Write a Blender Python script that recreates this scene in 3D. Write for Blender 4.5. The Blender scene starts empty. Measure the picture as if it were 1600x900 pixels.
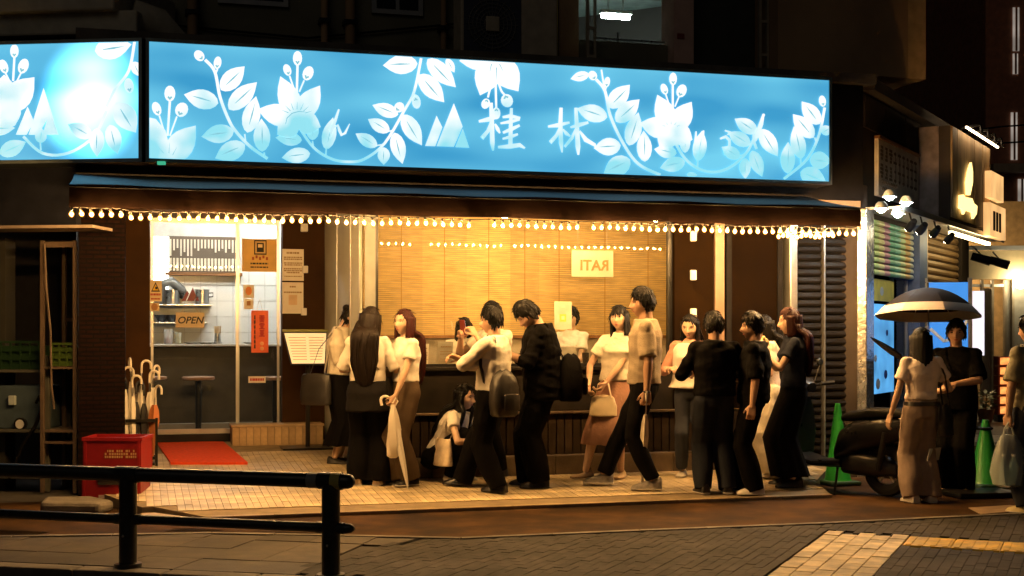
import bpy, bmesh, math, random
import numpy as np
from mathutils import Vector, Matrix, noise as mnoise

random.seed(7)
R = math.radians
sc = bpy.context.scene
COL = sc.collection

# ------------------------------------------------------------------ camera
HC = 1.48            # eye height
FPX = 2100.0         # focal length in photo pixels (1600 wide)
HOR = 522.0          # horizon row in the photograph
cam = bpy.data.cameras.new("camera")
cam.sensor_width = 36.0
cam.lens = FPX / 1600 * 36
cam.shift_y = (HOR - 450) / 1600
cam.clip_start = 0.05
cam.clip_end = 600
camo = bpy.data.objects.new("camera", cam)
COL.objects.link(camo)
camo.location = (0, 0, HC)
camo.rotation_euler = (R(90), 0, 0)
sc.camera = camo

# ------------------------------------------------------------------ night sky and faint city glow
SUN_EL, SUN_ROT = R(32), R(200)
world = bpy.data.worlds.new("World")
sc.world = world
world.use_nodes = True
wn = world.node_tree
bg = wn.nodes["Background"]
sky = wn.nodes.new("ShaderNodeTexSky")
sky.sky_type = 'NISHITA'
sky.sun_disc = False
sky.sun_elevation = R(-4.0)
sky.sun_rotation = SUN_ROT
wn.links.new(sky.outputs[0], bg.inputs[0])
bg.inputs[1].default_value = 0.1
sun = bpy.data.lights.new("sun", 'SUN')
sun.energy = 0.055
sun.angle = R(30)
sun.color = (1.0, 0.78, 0.55)
suno = bpy.data.objects.new("sun", sun)
COL.objects.link(suno)
# travels from behind and above the camera towards the shop, a little from the left
suno.rotation_euler = (R(52), 0, R(-16))
vs = sc.view_settings
vs.view_transform = 'Standard'
vs.look = 'None'
vs.exposure = 0.0
vs.gamma = 1.0
vs.use_curve_mapping = False
sc.cycles.use_denoising = True
sc.cycles.max_bounces = 6
sc.cycles.diffuse_bounces = 3
sc.cycles.transparent_max_bounces = 12
sc.cycles.caustics_reflective = False
sc.cycles.caustics_refractive = False
sc.cycles.sample_clamp_indirect = 4.0
sc.cycles.use_light_tree = True

# ------------------------------------------------------------------ pixel helpers and frames
def ray(px, py):
    return Vector(((px - 800) / FPX, 1.0, (HOR - py) / FPX))

def ground(px, py, z=0.0):
    """where the line of sight through a pixel meets the level z"""
    r = ray(px, py)
    t = (z - HC) / r.z
    return Vector((r.x * t, r.y * t, z))

class Frame:
    """a vertical wall plane: local x along it, local y into the building, z up"""
    def __init__(self, ox, oy, yaw):
        self.o = Vector((ox, oy, 0)); self.yaw = R(yaw)
        self.e = Vector((math.cos(self.yaw), math.sin(self.yaw), 0))
        self.n = Vector((-math.sin(self.yaw), math.cos(self.yaw), 0))
    def w(self, x, y, z=0.0):
        return self.o + self.e * x + self.n * y + Vector((0, 0, z))
    def at(self, px, py, y=0.0):
        r = ray(px, py)
        t = (self.n.dot(self.o) + y) / self.n.dot(r)
        p = r * t
        return (p - self.o).dot(self.e), p.z + HC
    def X(self, px, y=0.0):
        return self.at(px, 500, y)[0]
    def Z(self, px, py, y=0.0):
        return self.at(px, py, y)[1]

FA = Frame(-0.0714 * 12.5, 12.5, 15.8)          # shop front; x = 0 at photo column 650
ENDX = FA.X(1346)                                # right end of the front
_pr = FA.w(ENDX, 0)
FS = Frame(_pr.x, _pr.y, 60.0)                   # shops along the side street
_c = FA.w(FA.X(226, -0.35), -0.35)
FL = Frame(_c.x, _c.y, -6.3)                     # left-hand sign and wall
SLOPE = 0.06
YFRONT = -1.6
def floor_z(y):                                  # the tiled forecourt rises gently to the door
    return 0.155 + SLOPE * y

# ------------------------------------------------------------------ object helpers
def tag(o, label=None, cat=None, group=None, kind=None):
    if label: o["label"] = label
    if cat: o["category"] = cat
    if group: o["group"] = group
    if kind: o["kind"] = kind
    return o

def empty(name, loc=(0, 0, 0), rz=0.0, label=None, cat=None, group=None, kind=None, parent=None):
    o = bpy.data.objects.new(name, None)
    COL.objects.link(o)
    o.location = loc
    o.rotation_euler = (0, 0, rz)
    o.empty_display_size = 0.1
    if parent: o.parent = parent
    return tag(o, label, cat, group, kind)

def link_mesh(name, me, parent=None, loc=None, rz=None, smooth=False):
    o = bpy.data.objects.new(name, me)
    COL.objects.link(o)
    if parent: o.parent = parent
    if loc is not None: o.location = loc
    if rz is not None: o.rotation_euler = (0, 0, rz)
    if smooth:
        me.shade_smooth()
    return o

class MB:
    """collects simple shapes and links them as ONE mesh"""
    def __init__(self):
        self.v = []; self.f = []; self.mi = []; self.cur = 0
    def _add(self, vs, fs):
        b = len(self.v)
        self.v.extend([tuple(q) for q in vs])
        for f in fs:
            self.f.append(tuple(b + i for i in f)); self.mi.append(self.cur)
        return self
    def box(self, x0, x1, y0, y1, z0, z1):
        v = [(x0,y0,z0),(x1,y0,z0),(x1,y1,z0),(x0,y1,z0),(x0,y0,z1),(x1,y0,z1),(x1,y1,z1),(x0,y1,z1)]
        f = [(0,3,2,1),(4,5,6,7),(0,1,5,4),(1,2,6,5),(2,3,7,6),(3,0,4,7)]
        return self._add(v, f)
    def obox(self, c, ax, ay, az):
        """box from a centre and three half-axis vectors"""
        c = Vector(c); ax = Vector(ax); ay = Vector(ay); az = Vector(az)
        v = [c + sx*ax + sy*ay + sz*az for sz in (-1,1) for sx, sy in ((-1,-1),(1,-1),(1,1),(-1,1))]
        f = [(0,3,2,1),(4,5,6,7),(0,1,5,4),(1,2,6,5),(2,3,7,6),(3,0,4,7)]
        return self._add(v, f)
    def prism(self, pts, z0, z1):
        """polygon in x-y extruded in z (z0/z1 numbers or per-point lists)"""
        n = len(pts)
        za = z0 if isinstance(z0, (list, tuple)) else [z0]*n
        zb = z1 if isinstance(z1, (list, tuple)) else [z1]*n
        v = [(p[0],p[1],za[i]) for i,p in enumerate(pts)] + [(p[0],p[1],zb[i]) for i,p in enumerate(pts)]
        f = [tuple(range(n-1,-1,-1)), tuple(range(n,2*n))] + [(i,(i+1)%n,n+(i+1)%n,n+i) for i in range(n)]
        return self._add(v, f)
    def poly(self, pts):
        return self._add(pts, [tuple(range(len(pts)))])
    def tube(self, path, r, n=8, cap=True, ell=None):
        """swept tube; r a number or a list; ell flattens the ring"""
        path = [Vector(p) for p in path]
        m = len(path)
        rr = r if isinstance(r, (list, tuple)) else [r]*m
        rings = []
        up = None
        for i, p in enumerate(path):
            t = (path[min(i+1, m-1)] - path[max(i-1, 0)])
            if t.length < 1e-9: t = Vector((0,0,1))
            t.normalize()
            if up is None:
                a = Vector((0,0,1)) if abs(t.z) < 0.9 else Vector((1,0,0))
                up = (a - t*a.dot(t)).normalized()
            else:
                up = (up - t*up.dot(t))
                if up.length < 1e-6: up = Vector((1,0,0))
                up.normalize()
            s = t.cross(up)
            e = ell or 1.0
            rings.append([p + (up*math.cos(2*math.pi*k/n) * e + s*math.sin(2*math.pi*k/n)) * rr[i] for k in range(n)])
        return self.loft(rings, cap)
    def loft(self, rings, cap=True):
        n = len(rings[0]); v = [q for r_ in rings for q in r_]; f = []
        for i in range(len(rings)-1):
            for k in range(n):
                a = i*n+k; b = i*n+(k+1)%n
                f.append((a, b, b+n, a+n))
        if cap:
            f.append(tuple(range(n-1,-1,-1)))
            f.append(tuple((len(rings)-1)*n + k for k in range(n)))
        return self._add(v, f)
    def capsule(self, p0, p1, r0, r1, n=10):
        p0 = Vector(p0); p1 = Vector(p1); d = (p1-p0)
        L = d.length
        d = d/L if L > 1e-9 else Vector((0,0,1))
        pts, rs = [], []
        for a in (88, 60, 30):
            pts.append(p0 - d*r0*math.sin(R(a))); rs.append(r0*math.cos(R(a)))
        pts.append(p0); rs.append(r0); pts.append(p1); rs.append(r1)
        for a in (30, 60, 88):
            pts.append(p1 + d*r1*math.sin(R(a))); rs.append(r1*math.cos(R(a)))
        return self.tube(pts, rs, n)
    def lathe(self, prof, c=(0,0,0), n=16, ax=None):
        """profile [(r, z)] turned about z"""
        rings = [[(c[0]+r*math.cos(2*math.pi*k/n), c[1]+r*math.sin(2*math.pi*k/n), c[2]+z) for k in range(n)] for r, z in prof]
        return self.loft(rings, True)
    def ball(self, c, rx, ry=None, rz=None, n=12, m=8):
        ry = rx if ry is None else ry; rz = rx if rz is None else rz
        rings = []
        for i in range(m+1):
            a = -math.pi/2 + math.pi*(i+0.02 if i == 0 else (i-0.02 if i == m else i))/m
            rings.append([(c[0]+rx*math.cos(a)*math.cos(2*math.pi*k/n), c[1]+ry*math.cos(a)*math.sin(2*math.pi*k/n), c[2]+rz*math.sin(a)) for k in range(n)])
        return self.loft(rings, True)
    def mesh(self, name, mats):
        me = bpy.data.meshes.new(name)
        me.from_pydata(self.v, [], self.f)
        if not isinstance(mats, (list, tuple)): mats = [mats]
        for m_ in mats: me.materials.append(m_)
        if len(mats) > 1: me.polygons.foreach_set("material_index", self.mi)
        bm = bmesh.new(); bm.from_mesh(me)
        bmesh.ops.recalc_face_normals(bm, faces=bm.faces)
        bm.to_mesh(me); bm.free()
        return me
    def build(self, name, mats, parent=None, loc=None, rz=None, smooth=False, bevel=0.0):
        o = link_mesh(name, self.mesh(name, mats), parent, loc, rz, smooth)
        if smooth: 
            try: o.data.set_sharp_from_angle(angle=R(40))
            except Exception: pass
        if bevel > 0:
            b = o.modifiers.new("bevel", 'BEVEL'); b.width = bevel; b.segments = 2; b.limit_method = 'ANGLE'
        return o

def bx(name, mat_, parent, x0, x1, y0, y1, z0, z1, bevel=0.0):
    return MB().box(x0,x1,y0,y1,z0,z1).build(name, mat_, parent, bevel=bevel)

def copy_tree(o, parent=None):
    c = o.copy(); COL.objects.link(c); c.parent = parent
    for ch in o.children: copy_tree(ch, c)
    return c

# ------------------------------------------------------------------ materials
MATS = {}
def srgb(h):
    h = h.lstrip('#')
    c = [int(h[i:i+2], 16)/255 for i in (0,2,4)]
    return tuple(x/12.92 if x <= 0.04045 else ((x+0.055)/1.055)**2.4 for x in c)

def mat(name, col, rough=0.7, metal=0.0, var=0.15, scale=8.0, bump=0.0, bscale=60.0, spec=0.5, coat=0.0, stretch=None, trans=0.0, sheen=0.0):
    if name in MATS: return MATS[name]
    m = bpy.data.materials.new(name); m.use_nodes = True
    nt = m.node_tree; L = nt.links
    b = nt.nodes["Principled BSDF"]
    if isinstance(col, str): col = srgb(col)
    b.inputs["Roughness"].default_value = rough
    b.inputs["Metallic"].default_value = metal
    b.inputs["Specular IOR Level"].default_value = spec
    b.inputs["Coat Weight"].default_value = coat
    b.inputs["Transmission Weight"].default_value = trans
    b.inputs["Sheen Weight"].default_value = sheen
    tc = nt.nodes.new("ShaderNodeTexCoord")
    src = tc.outputs["Object"]
    if stretch:
        mp = nt.nodes.new("ShaderNodeMapping"); mp.inputs["Scale"].default_value = stretch
        L.new(src, mp.inputs[0]); src = mp.outputs[0]
    if var > 0:
        n1 = nt.nodes.new("ShaderNodeTexNoise"); n1.inputs["Scale"].default_value = scale; n1.inputs["Detail"].default_value = 5
        L.new(src, n1.inputs["Vector"])
        rp = nt.nodes.new("ShaderNodeValToRGB")
        lo = tuple(max(0, c*(1-var)) for c in col) + (1,); hi = tuple(min(1, c*(1+var)) for c in col) + (1,)
        rp.color_ramp.elements[0].position = 0.3; rp.color_ramp.elements[0].color = lo
        rp.color_ramp.elements[1].position = 0.7; rp.color_ramp.elements[1].color = hi
        L.new(n1.outputs["Fac"], rp.inputs[0])
        oi = nt.nodes.new("ShaderNodeObjectInfo")
        hs = nt.nodes.new("ShaderNodeHueSaturation")
        mr = nt.nodes.new("ShaderNodeMapRange"); mr.inputs[3].default_value = 1-var*0.6; mr.inputs[4].default_value = 1+var*0.6
        L.new(oi.outputs["Random"], mr.inputs[0]); L.new(mr.outputs[0], hs.inputs["Value"])
        L.new(rp.outputs[0], hs.inputs["Color"]); L.new(hs.outputs[0], b.inputs["Base Color"])
        rr = nt.nodes.new("ShaderNodeMapRange"); rr.inputs[3].default_value = max(0.03, rough-0.12); rr.inputs[4].default_value = min(1, rough+0.12)
        L.new(n1.outputs["Fac"], rr.inputs[0]); L.new(rr.outputs[0], b.inputs["Roughness"])
    else:
        b.inputs["Base Color"].default_value = tuple(col) + (1,)
    if bump > 0:
        n2 = nt.nodes.new("ShaderNodeTexNoise"); n2.inputs["Scale"].default_value = bscale; n2.inputs["Detail"].default_value = 4
        L.new(src, n2.inputs["Vector"])
        bp = nt.nodes.new("ShaderNodeBump"); bp.inputs["Strength"].default_value = bump; bp.inputs["Distance"].default_value = 0.01
        L.new(n2.outputs["Fac"], bp.inputs["Height"]); L.new(bp.outputs[0], b.inputs["Normal"])
    MATS[name] = m
    return m

def emit(name, col, s, var=0.0, scale=1.5, stretch=None):
    if name in MATS: return MATS[name]
    m = bpy.data.materials.new(name); m.use_nodes = True
    nt = m.node_tree; L = nt.links
    b = nt.nodes["Principled BSDF"]
    if isinstance(col, str): col = srgb(col)
    b.inputs["Base Color"].default_value = tuple(c*0.6 for c in col) + (1,)
    b.inputs["Roughness"].default_value = 0.4
    b.inputs["Emission Color"].default_value = tuple(col) + (1,)
    b.inputs["Emission Strength"].default_value = s
    if var > 0:
        tc = nt.nodes.new("ShaderNodeTexCoord"); src = tc.outputs["Object"]
        if stretch:
            mp = nt.nodes.new("ShaderNodeMapping"); mp.inputs["Scale"].default_value = stretch
            L.new(src, mp.inputs[0]); src = mp.outputs[0]
        n1 = nt.nodes.new("ShaderNodeTexNoise"); n1.inputs["Scale"].default_value = scale; n1.inputs["Detail"].default_value = 2
        L.new(src, n1.inputs["Vector"])
        mr = nt.nodes.new("ShaderNodeMapRange"); mr.inputs[1].default_value = 0.3; mr.inputs[2].default_value = 0.7
        mr.inputs[3].default_value = s*(1-var); mr.inputs[4].default_value = s*(1+var)
        L.new(n1.outputs["Fac"], mr.inputs[0]); L.new(mr.outputs[0], b.inputs["Emission Strength"])
    MATS[name] = m
    return m

def glass_mat(name, tint=(0.96, 0.98, 0.97), ior=1.45, rough=0.0):
    if name in MATS: return MATS[name]
    m = bpy.data.materials.new(name); m.use_nodes = True
    nt = m.node_tree; nt.nodes.clear(); L = nt.links
    out = nt.nodes.new("ShaderNodeOutputMaterial")
    tr = nt.nodes.new("ShaderNodeBsdfTransparent"); tr.inputs[0].default_value = tuple(tint) + (1,)
    gl = nt.nodes.new("ShaderNodeBsdfGlossy"); gl.inputs["Roughness"].default_value = rough
    fr = nt.nodes.new("ShaderNodeFresnel"); fr.inputs["IOR"].default_value = ior
    mx = nt.nodes.new("ShaderNodeMixShader")
    L.new(fr.outputs[0], mx.inputs[0]); L.new(tr.outputs[0], mx.inputs[1]); L.new(gl.outputs[0], mx.inputs[2])
    L.new(mx.outputs[0], out.inputs[0])
    MATS[name] = m
    return m

def film_mat(name, col, alpha=0.5, rough=0.25):
    """thin see-through plastic"""
    if name in MATS: return MATS[name]
    m = bpy.data.materials.new(name); m.use_nodes = True
    nt = m.node_tree; L = nt.links
    b = nt.nodes["Principled BSDF"]
    if isinstance(col, str): col = srgb(col)
    b.inputs["Base Color"].default_value = tuple(col) + (1,)
    b.inputs["Roughness"].default_value = rough
    b.inputs["Alpha"].default_value = alpha
    MATS[name] = m
    return m

def brick_mat(name, c1, c2, mortar, bw, bh, rough=0.8, msize=0.012, bump=0.4, rot=None, spec=0.4):
    """courses of brick or tile on a surface too fine to model piece by piece (object x / z, or x / y on the ground)"""
    if name in MATS: return MATS[name]
    m = bpy.data.materials.new(name); m.use_nodes = True
    nt = m.node_tree; L = nt.links
    b = nt.nodes["Principled BSDF"]
    tc = nt.nodes.new("ShaderNodeTexCoord")
    mp = nt.nodes.new("ShaderNodeMapping")
    if rot: mp.inputs["Rotation"].default_value = rot
    L.new(tc.outputs["Object"], mp.inputs[0])
    br = nt.nodes.new("ShaderNodeTexBrick")
    for k, c in (("Color1", c1), ("Color2", c2), ("Mortar", mortar)):
        br.inputs[k].default_value = tuple(srgb(c) if isinstance(c, str) else c) + (1,)
    br.inputs["Scale"].default_value = 1.0
    br.inputs["Mortar Size"].default_value = msize
    br.inputs["Brick Width"].default_value = bw
    br.inputs["Row Height"].default_value = bh
    L.new(mp.outputs[0], br.inputs["Vector"])
    L.new(br.outputs["Color"], b.inputs["Base Color"])
    b.inputs["Roughness"].default_value = rough
    b.inputs["Specular IOR Level"].default_value = spec
    bp = nt.nodes.new("ShaderNodeBump"); bp.inputs["Strength"].default_value = bump; bp.inputs["Distance"].default_value = 0.01; bp.invert = True
    L.new(br.outputs["Fac"], bp.inputs["Height"]); L.new(bp.outputs[0], b.inputs["Normal"])
    MATS[name] = m
    return m

def text_mesh(s, size, mats, shear=0.0, extrude=0.0015, bold=0.0, align='CENTER'):
    cu = bpy.data.curves.new("lettering", 'FONT')
    cu.body = s; cu.size = size; cu.extrude = extrude; cu.shear = shear; cu.offset = bold
    cu.align_x = align; cu.align_y = 'CENTER'; cu.resolution_u = 3
    t = bpy.data.objects.new("lettering", cu)
    COL.objects.link(t)
    dg = bpy.context.evaluated_depsgraph_get()
    me = bpy.data.meshes.new_from_object(t.evaluated_get(dg))
    bpy.data.objects.remove(t); bpy.data.curves.remove(cu)
    me.materials.clear(); me.materials.append(mats)
    return me

def lettering(s, size, m_, parent, loc, mirror=False, shear=0.0, bold=0.0, rz=0.0, roll=0.0, name="lettering"):
    """text standing on a wall, facing local -y"""
    me = text_mesh(s, size, m_, shear, bold=bold)
    o = link_mesh(name, me, parent)
    o.location = loc
    o.rotation_euler = (R(90), roll, rz)
    if mirror: o.scale = (-1, 1, 1)
    return o

def stain(m, scale=1.2, lo=0.5, hi=1.12, pos=(0.38, 0.62)):
    """worn and dirty patches laid over a surface, fixed in the place"""
    nt = m.node_tree; L = nt.links; b = nt.nodes["Principled BSDF"]; s = b.inputs["Base Color"]
    g = nt.nodes.new("ShaderNodeNewGeometry"); n = nt.nodes.new("ShaderNodeTexNoise"); n.inputs["Scale"].default_value = scale; n.inputs["Detail"].default_value = 7; n.inputs["Roughness"].default_value = 0.65
    L.new(g.outputs["Position"], n.inputs["Vector"])
    r = nt.nodes.new("ShaderNodeMapRange"); r.inputs[1].default_value = pos[0]; r.inputs[2].default_value = pos[1]; r.inputs[3].default_value = lo; r.inputs[4].default_value = hi
    L.new(n.outputs["Fac"], r.inputs[0])
    mx = nt.nodes.new("ShaderNodeVectorMath"); mx.operation = 'SCALE'
    src = s.links[0].from_socket if s.links else None
    if src: L.new(src, mx.inputs[0])
    else: mx.inputs[0].default_value = s.default_value[:3]
    L.new(r.outputs[0], mx.inputs["Scale"]); L.new(mx.outputs[0], s)
    return m

# common materials
M_black = mat("black_paint", (0.008, 0.008, 0.009), 0.45, bump=0.05, spec=0.25)
M_darkmetal = mat("dark_metal", (0.03, 0.03, 0.032), 0.35, 0.6)
M_steel = mat("steel", (0.55, 0.55, 0.54), 0.3, 1.0, var=0.08)
M_alu = mat("aluminium", (0.62, 0.62, 0.6), 0.35, 0.9, var=0.06)
M_brownwall = mat("brown_wall", (0.048, 0.022, 0.007), 0.65, var=0.25, scale=3, bump=0.12, bscale=90, spec=0.08)
M_paper = mat("paper", (0.78, 0.74, 0.66), 0.8, var=0.04)
M_ink = mat("ink", (0.03, 0.025, 0.02), 0.8, var=0)
M_redink = mat("red_ink", (0.45, 0.03, 0.02), 0.7, var=0)
M_white = mat("white_paint", (0.78, 0.78, 0.76), 0.5, var=0.05)
M_wood = mat("wood", srgb("#8a5a2c"), 0.55, var=0.3, scale=4, stretch=(1, 1, 14), bump=0.1)
M_glass = glass_mat("window_glass")

# =================================================================== GROUND
M_asphalt = mat("asphalt", (0.045, 0.042, 0.04), 0.75, var=0.35, scale=3, bump=0.5, bscale=120)
M_gutter = mat("brown_asphalt", (0.056, 0.028, 0.010), 0.8, var=0.35, scale=2.2, bump=0.45, bscale=140, spec=0.12)
M_concrete = mat("concrete", (0.20, 0.18, 0.155), 0.8, var=0.25, scale=4, bump=0.3, bscale=50)
M_slab = mat("slab_stone", (0.075, 0.06, 0.045), 0.75, var=0.35, scale=6, bump=0.3, bscale=90)
M_paver = mat("brown_paver", (0.060, 0.054, 0.048), 0.8, var=0.25, scale=5, bump=0.35, bscale=110, spec=0.2)
M_joint = mat("joint_sand", (0.05, 0.045, 0.04), 0.95, var=0.2)
M_palebrick = mat("pale_paver", (0.72, 0.61, 0.40), 0.7, var=0.22, scale=7, bump=0.3, bscale=100)
M_yellow = mat("tactile_yellow", (0.78, 0.52, 0.05), 0.6, var=0.2, scale=6, bump=0.2)
M_tile = mat("forecourt_tile", (0.66, 0.54, 0.34), 0.5, var=0.22, scale=5, bump=0.2, bscale=80)

for m_ in (M_gutter, M_paver, M_slab): stain(m_, 1.1, 0.45, 1.15)
stain(M_tile, 2.0, 0.62, 1.08); stain(M_palebrick, 3.0, 0.6, 1.1); stain(M_yellow, 3.0, 0.6, 1.1); stain(M_concrete, 2.0, 0.55, 1.1)
road = MB().prism([(-250,-60),(250,-60),(250,400),(-250,400)], -0.5, -0.13).build("road", M_asphalt)
tag(road, kind="structure")

# the pavement: near edge follows the kerb at the bottom left of the picture
k0 = ground(0, 885); k1 = ground(330, 900)
kd = (k1 - k0).normalized()
kn = Vector((-kd.y, kd.x, 0))
PVZ = 0.029
GZ = 0.035                                           # level of the strip in front of the forecourt
a = k0 - kd*14; b = k0 + kd*22
pav = MB().prism([(a.x,a.y),(b.x,b.y),(60,40),(60,120),(-60,120),(-40,20)], -0.30, PVZ-0.012).build("pavement", M_joint)
tag(pav, kind="structure")
# kerb stones, each its own piece
kerb = tag(empty("kerb", (k0.x, k0.y, 0), math.atan2(kd.y, kd.x)), kind="structure")
kme = MB().box(0.004, 0.596, -0.15, 0.0, -0.28, PVZ+0.002).mesh("kerb_stone", M_concrete)
for i in range(-6, 24):
    o = link_mesh("kerb_stone", kme, kerb, (i*0.6, 0, 0))
    m_ = o.modifiers.new("bevel", 'BEVEL'); m_.width = 0.012; m_.segments = 2

# gutter strip between pavement and forecourt (brown asphalt), runs on into the side street
def gp(px, py, z=0.0):
    p = ground(px, py, z); return (p.x, p.y)
gl = [gp(-140, 842, PVZ), gp(330, 834, PVZ), gp(530, 838, PVZ), gp(720, 842, PVZ), gp(1000, 830, PVZ), gp(1300, 818, PVZ), gp(1500, 808, PVZ), gp(1760, 796, PVZ)]
back = [(24, 30), (10, 32), (FS.w(0,-0.2).x, FS.w(0,-0.2).y), (FA.w(0,0).x, FA.w(0,0).y), (FA.w(-7,0).x, FA.w(-7,0).y)]
gut = MB().prism(gl + back, -0.28, GZ-0.002).build("gutter_road", M_gutter)
tag(gut, kind="structure")
edge = tag(empty("edging_strip"), kind="structure")
for i in range(len(gl)-1):
    p = Vector(gl[i]+(0,)); q = Vector(gl[i+1]+(0,)); d = q-p; n_ = max(1, round(d.length/0.6)); u = d.normalized(); w = Vector((-u.y,u.x,0))
    for j in range(n_):
        s0 = p + d*(j/n_) + u*0.004; s1 = p + d*((j+1)/n_) - u*0.004
        MB().prism([(s0-w*0.03)[:2], (s1-w*0.03)[:2], (s1+w*0.03)[:2], (s0+w*0.03)[:2]], -0.1, GZ+0.004).build("edging_stone", M_concrete, edge)

def inside(poly, x, y):
    c = False; n = len(poly)
    for i in range(n):
        x0,y0 = poly[i]; x1,y1 = poly[i-1]
        if (y0 > y) != (y1 > y) and x < (x1-x0)*(y-y0)/(y1-y0+1e-12)+x0: c = not c
    return c

# large slabs at the lower left, small pavers to the right: laid one by one
front_poly = [(k0-kd*1.5)[:2], (k0+kd*9)[:2]] + [gl[7], gl[6], gl[5], gl[4], gl[3], gl[2], gl[1], (k0-kd*1.5+kn*1.4)[:2]]
rnd = random.Random(3)
slab_me = [MB().prism([(-0.198,-0.198),(0.198,-0.198),(0.198,0.198),(-0.198,0.198)], -0.03, h).mesh("paving_slab", M_slab) for h in (0.0, 0.002, 0.004)]
strip_u = Vector((0.8, 1.84, 0)).normalized(); strip_v = Vector((strip_u.y, -strip_u.x, 0))
TL = Vector(gp(1293, 831, PVZ)+(0,)); 
st_w = 0.58
tp0 = TL + strip_v*st_w
def in_light_strip(x, y):
    d = Vector((x, y, 0)) - TL
    u_, v_ = d.dot(strip_u), d.dot(strip_v)
    return (-3.6 < u_ < 0.03 and -0.03 < v_ < st_w+0.03)
def in_yellow(x, y):
    d = Vector((x, y, 0)) - tp0
    u_, v_ = d.dot(strip_u), d.dot(strip_v)
    return (-0.48 < u_ < 0.0 and -0.02 < v_ < 6.0)
split = lambda x, y: x < -0.62 + (9.7-y)*-0.55      # diagonal joint between slabs and pavers
ang = math.atan2(kd.y, kd.x)
for i in range(-8, 24):
    for j in range(0, 10):
        c = k0 + kd*(i*0.4+0.2) + kn*(j*0.4+0.21)
        if inside(front_poly, c.x, c.y) and split(c.x, c.y):
            link_mesh("paving_slab", rnd.choice(slab_me), pav, (c.x, c.y, PVZ), ang)
cells = []
for i in range(-90, 240):
    for j in range(-40, 110):
        c = tp0 + strip_v*(i*0.0667 + 0.033) + strip_u*(j*0.2 + (0.1 if i % 2 else 0.0) - 0.3)
        if not inside(front_poly, c.x, c.y) or split(c.x, c.y): continue
        if in_light_strip(c.x, c.y) or in_yellow(c.x, c.y): continue
        if c.y < 5.5: continue
        cells.append(c)
def vis(c):
    px = 800 + FPX*c.x/c.y; py = HOR + FPX*(HC)/c.y
    return -20 < px < 1620 and py < 915
cells.sort(key=lambda c: (not vis(c), c.y))
pang = math.atan2(strip_v.y, strip_v.x)
pme = [MB().prism([(-0.0318,-0.0985),(0.0318,-0.0985),(0.0318,0.0985),(-0.0318,0.0985)], -0.03, h).mesh("paver", M_paver) for h in (0.0, 0.0012, 0.0025)]
for c in cells[:300]:
    link_mesh("paver", rnd.choice(pme), pav, (c.x, c.y, PVZ), pang)
mb = MB()
for c in cells[300:]:
    h = rnd.choice((0.0, 0.0012, 0.0025))
    mb.prism([(c + strip_v*sx*0.0318 + strip_u*sy*0.0985)[:2] for sx, sy in ((-1,1),(1,1),(1,-1),(-1,-1))], PVZ-0.03, PVZ+h)
tag(mb.build("small_pavers", M_paver, pav), kind="stuff")
# pale brick strip and yellow tactile blocks
ppme = [MB().prism([(-0.054,-0.10),(0.054,-0.10),(0.054,0.10),(-0.054,0.10)], -0.03, h).mesh("pale_brick", M_palebrick) for h in (0.004, 0.006, 0.009)]
for i in range(5):
    for j in range(0, 17):
        c = TL + strip_v*(i*0.116+0.06) - strip_u*(j*0.208 + (0.104 if i % 2 else 0.0) + 0.09)
        link_mesh("pale_brick", rnd.choice(ppme), pav, (c.x, c.y, PVZ), pang)
tb = MB().prism([(-0.154,-0.21),(0.154,-0.21),(0.154,0.21),(-0.154,0.21)], -0.03, 0.006)
for q in range(4):
    x0 = -0.12 + q*0.08
    tb.box(x0-0.018, x0+0.018, -0.19, 0.19, 0.004, 0.010)
tme = tb.mesh("tactile_block", M_yellow)
for j in range(0, 12):
    c = tp0 + strip_v*(j*0.316+0.165) - strip_u*0.235
    link_mesh("tactile_block", tme, pav, (c.x, c.y, PVZ), pang)

# manhole-free lighter asphalt of the side street, its white crossing mark
st = MB().prism([gp(1500, 700), gp(1720, 704), (26, 60), (9.6, 60)], -0.1, GZ+0.004).build("side_street", mat("pale_asphalt", (0.16, 0.15, 0.135), 0.7, var=0.25, scale=3, bump=0.4, bscale=100))
tag(st, kind="structure")
mk = MB().prism([gp(1506, 683), gp(1720, 690), gp(1720, 700), gp(1503, 694)], GZ-0.01, GZ+0.009).build("road_marking", mat("road_white", (0.6, 0.58, 0.54), 0.7, var=0.3, scale=12))
tag(mk, kind="structure")

# =================================================================== FORECOURT (raised tiled floor)
fc = tag(empty("forecourt", FA.o, FA.yaw), kind="structure")
xl = FA.X(330, YFRONT)
xr = FA.X(1300, YFRONT)
DOORY = 2.67
XREC0, XREC1 = FA.X(195), FA.X(570)              # entrance recess
out = [(xl, YFRONT), (xr, YFRONT), (xr+0.22, -0.9), (ENDX-0.35, 0.0), (XREC1, 0.0), (XREC1, DOORY), (XREC0-0.1, DOORY), (XREC0-0.1, 0.0), (XREC0-0.35, 0.0), (FA.X(222,-1.05), -1.05), (xl-0.42, -1.05)]
M_bed = mat("tile_bed", (0.26, 0.20, 0.12), 0.9, var=0.2)
MB().prism(out, -0.2, [floor_z(p[1])-0.006 for p in out]).build("tile_bed", M_bed, fc)
TW, TLN = 0.06, 0.24
tl = []
i0 = int((XREC0-1.2)/TW); i1 = int((ENDX+0.5)/TW)
for i in range(i0, i1):
    for j in range(-9, 14):
        x = i*TW; y = YFRONT + 0.19 + j*TLN
        if y - TLN/2 < YFRONT + 0.07: continue
        if all(inside(out, x+sx*TW*0.48, y+sy*TLN*0.48) for sx in (-1,1) for sy in (-1,1)):
            tl.append((x, y))
tl.sort(key=lambda p: (p[1] + 0.28*p[0]))
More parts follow.
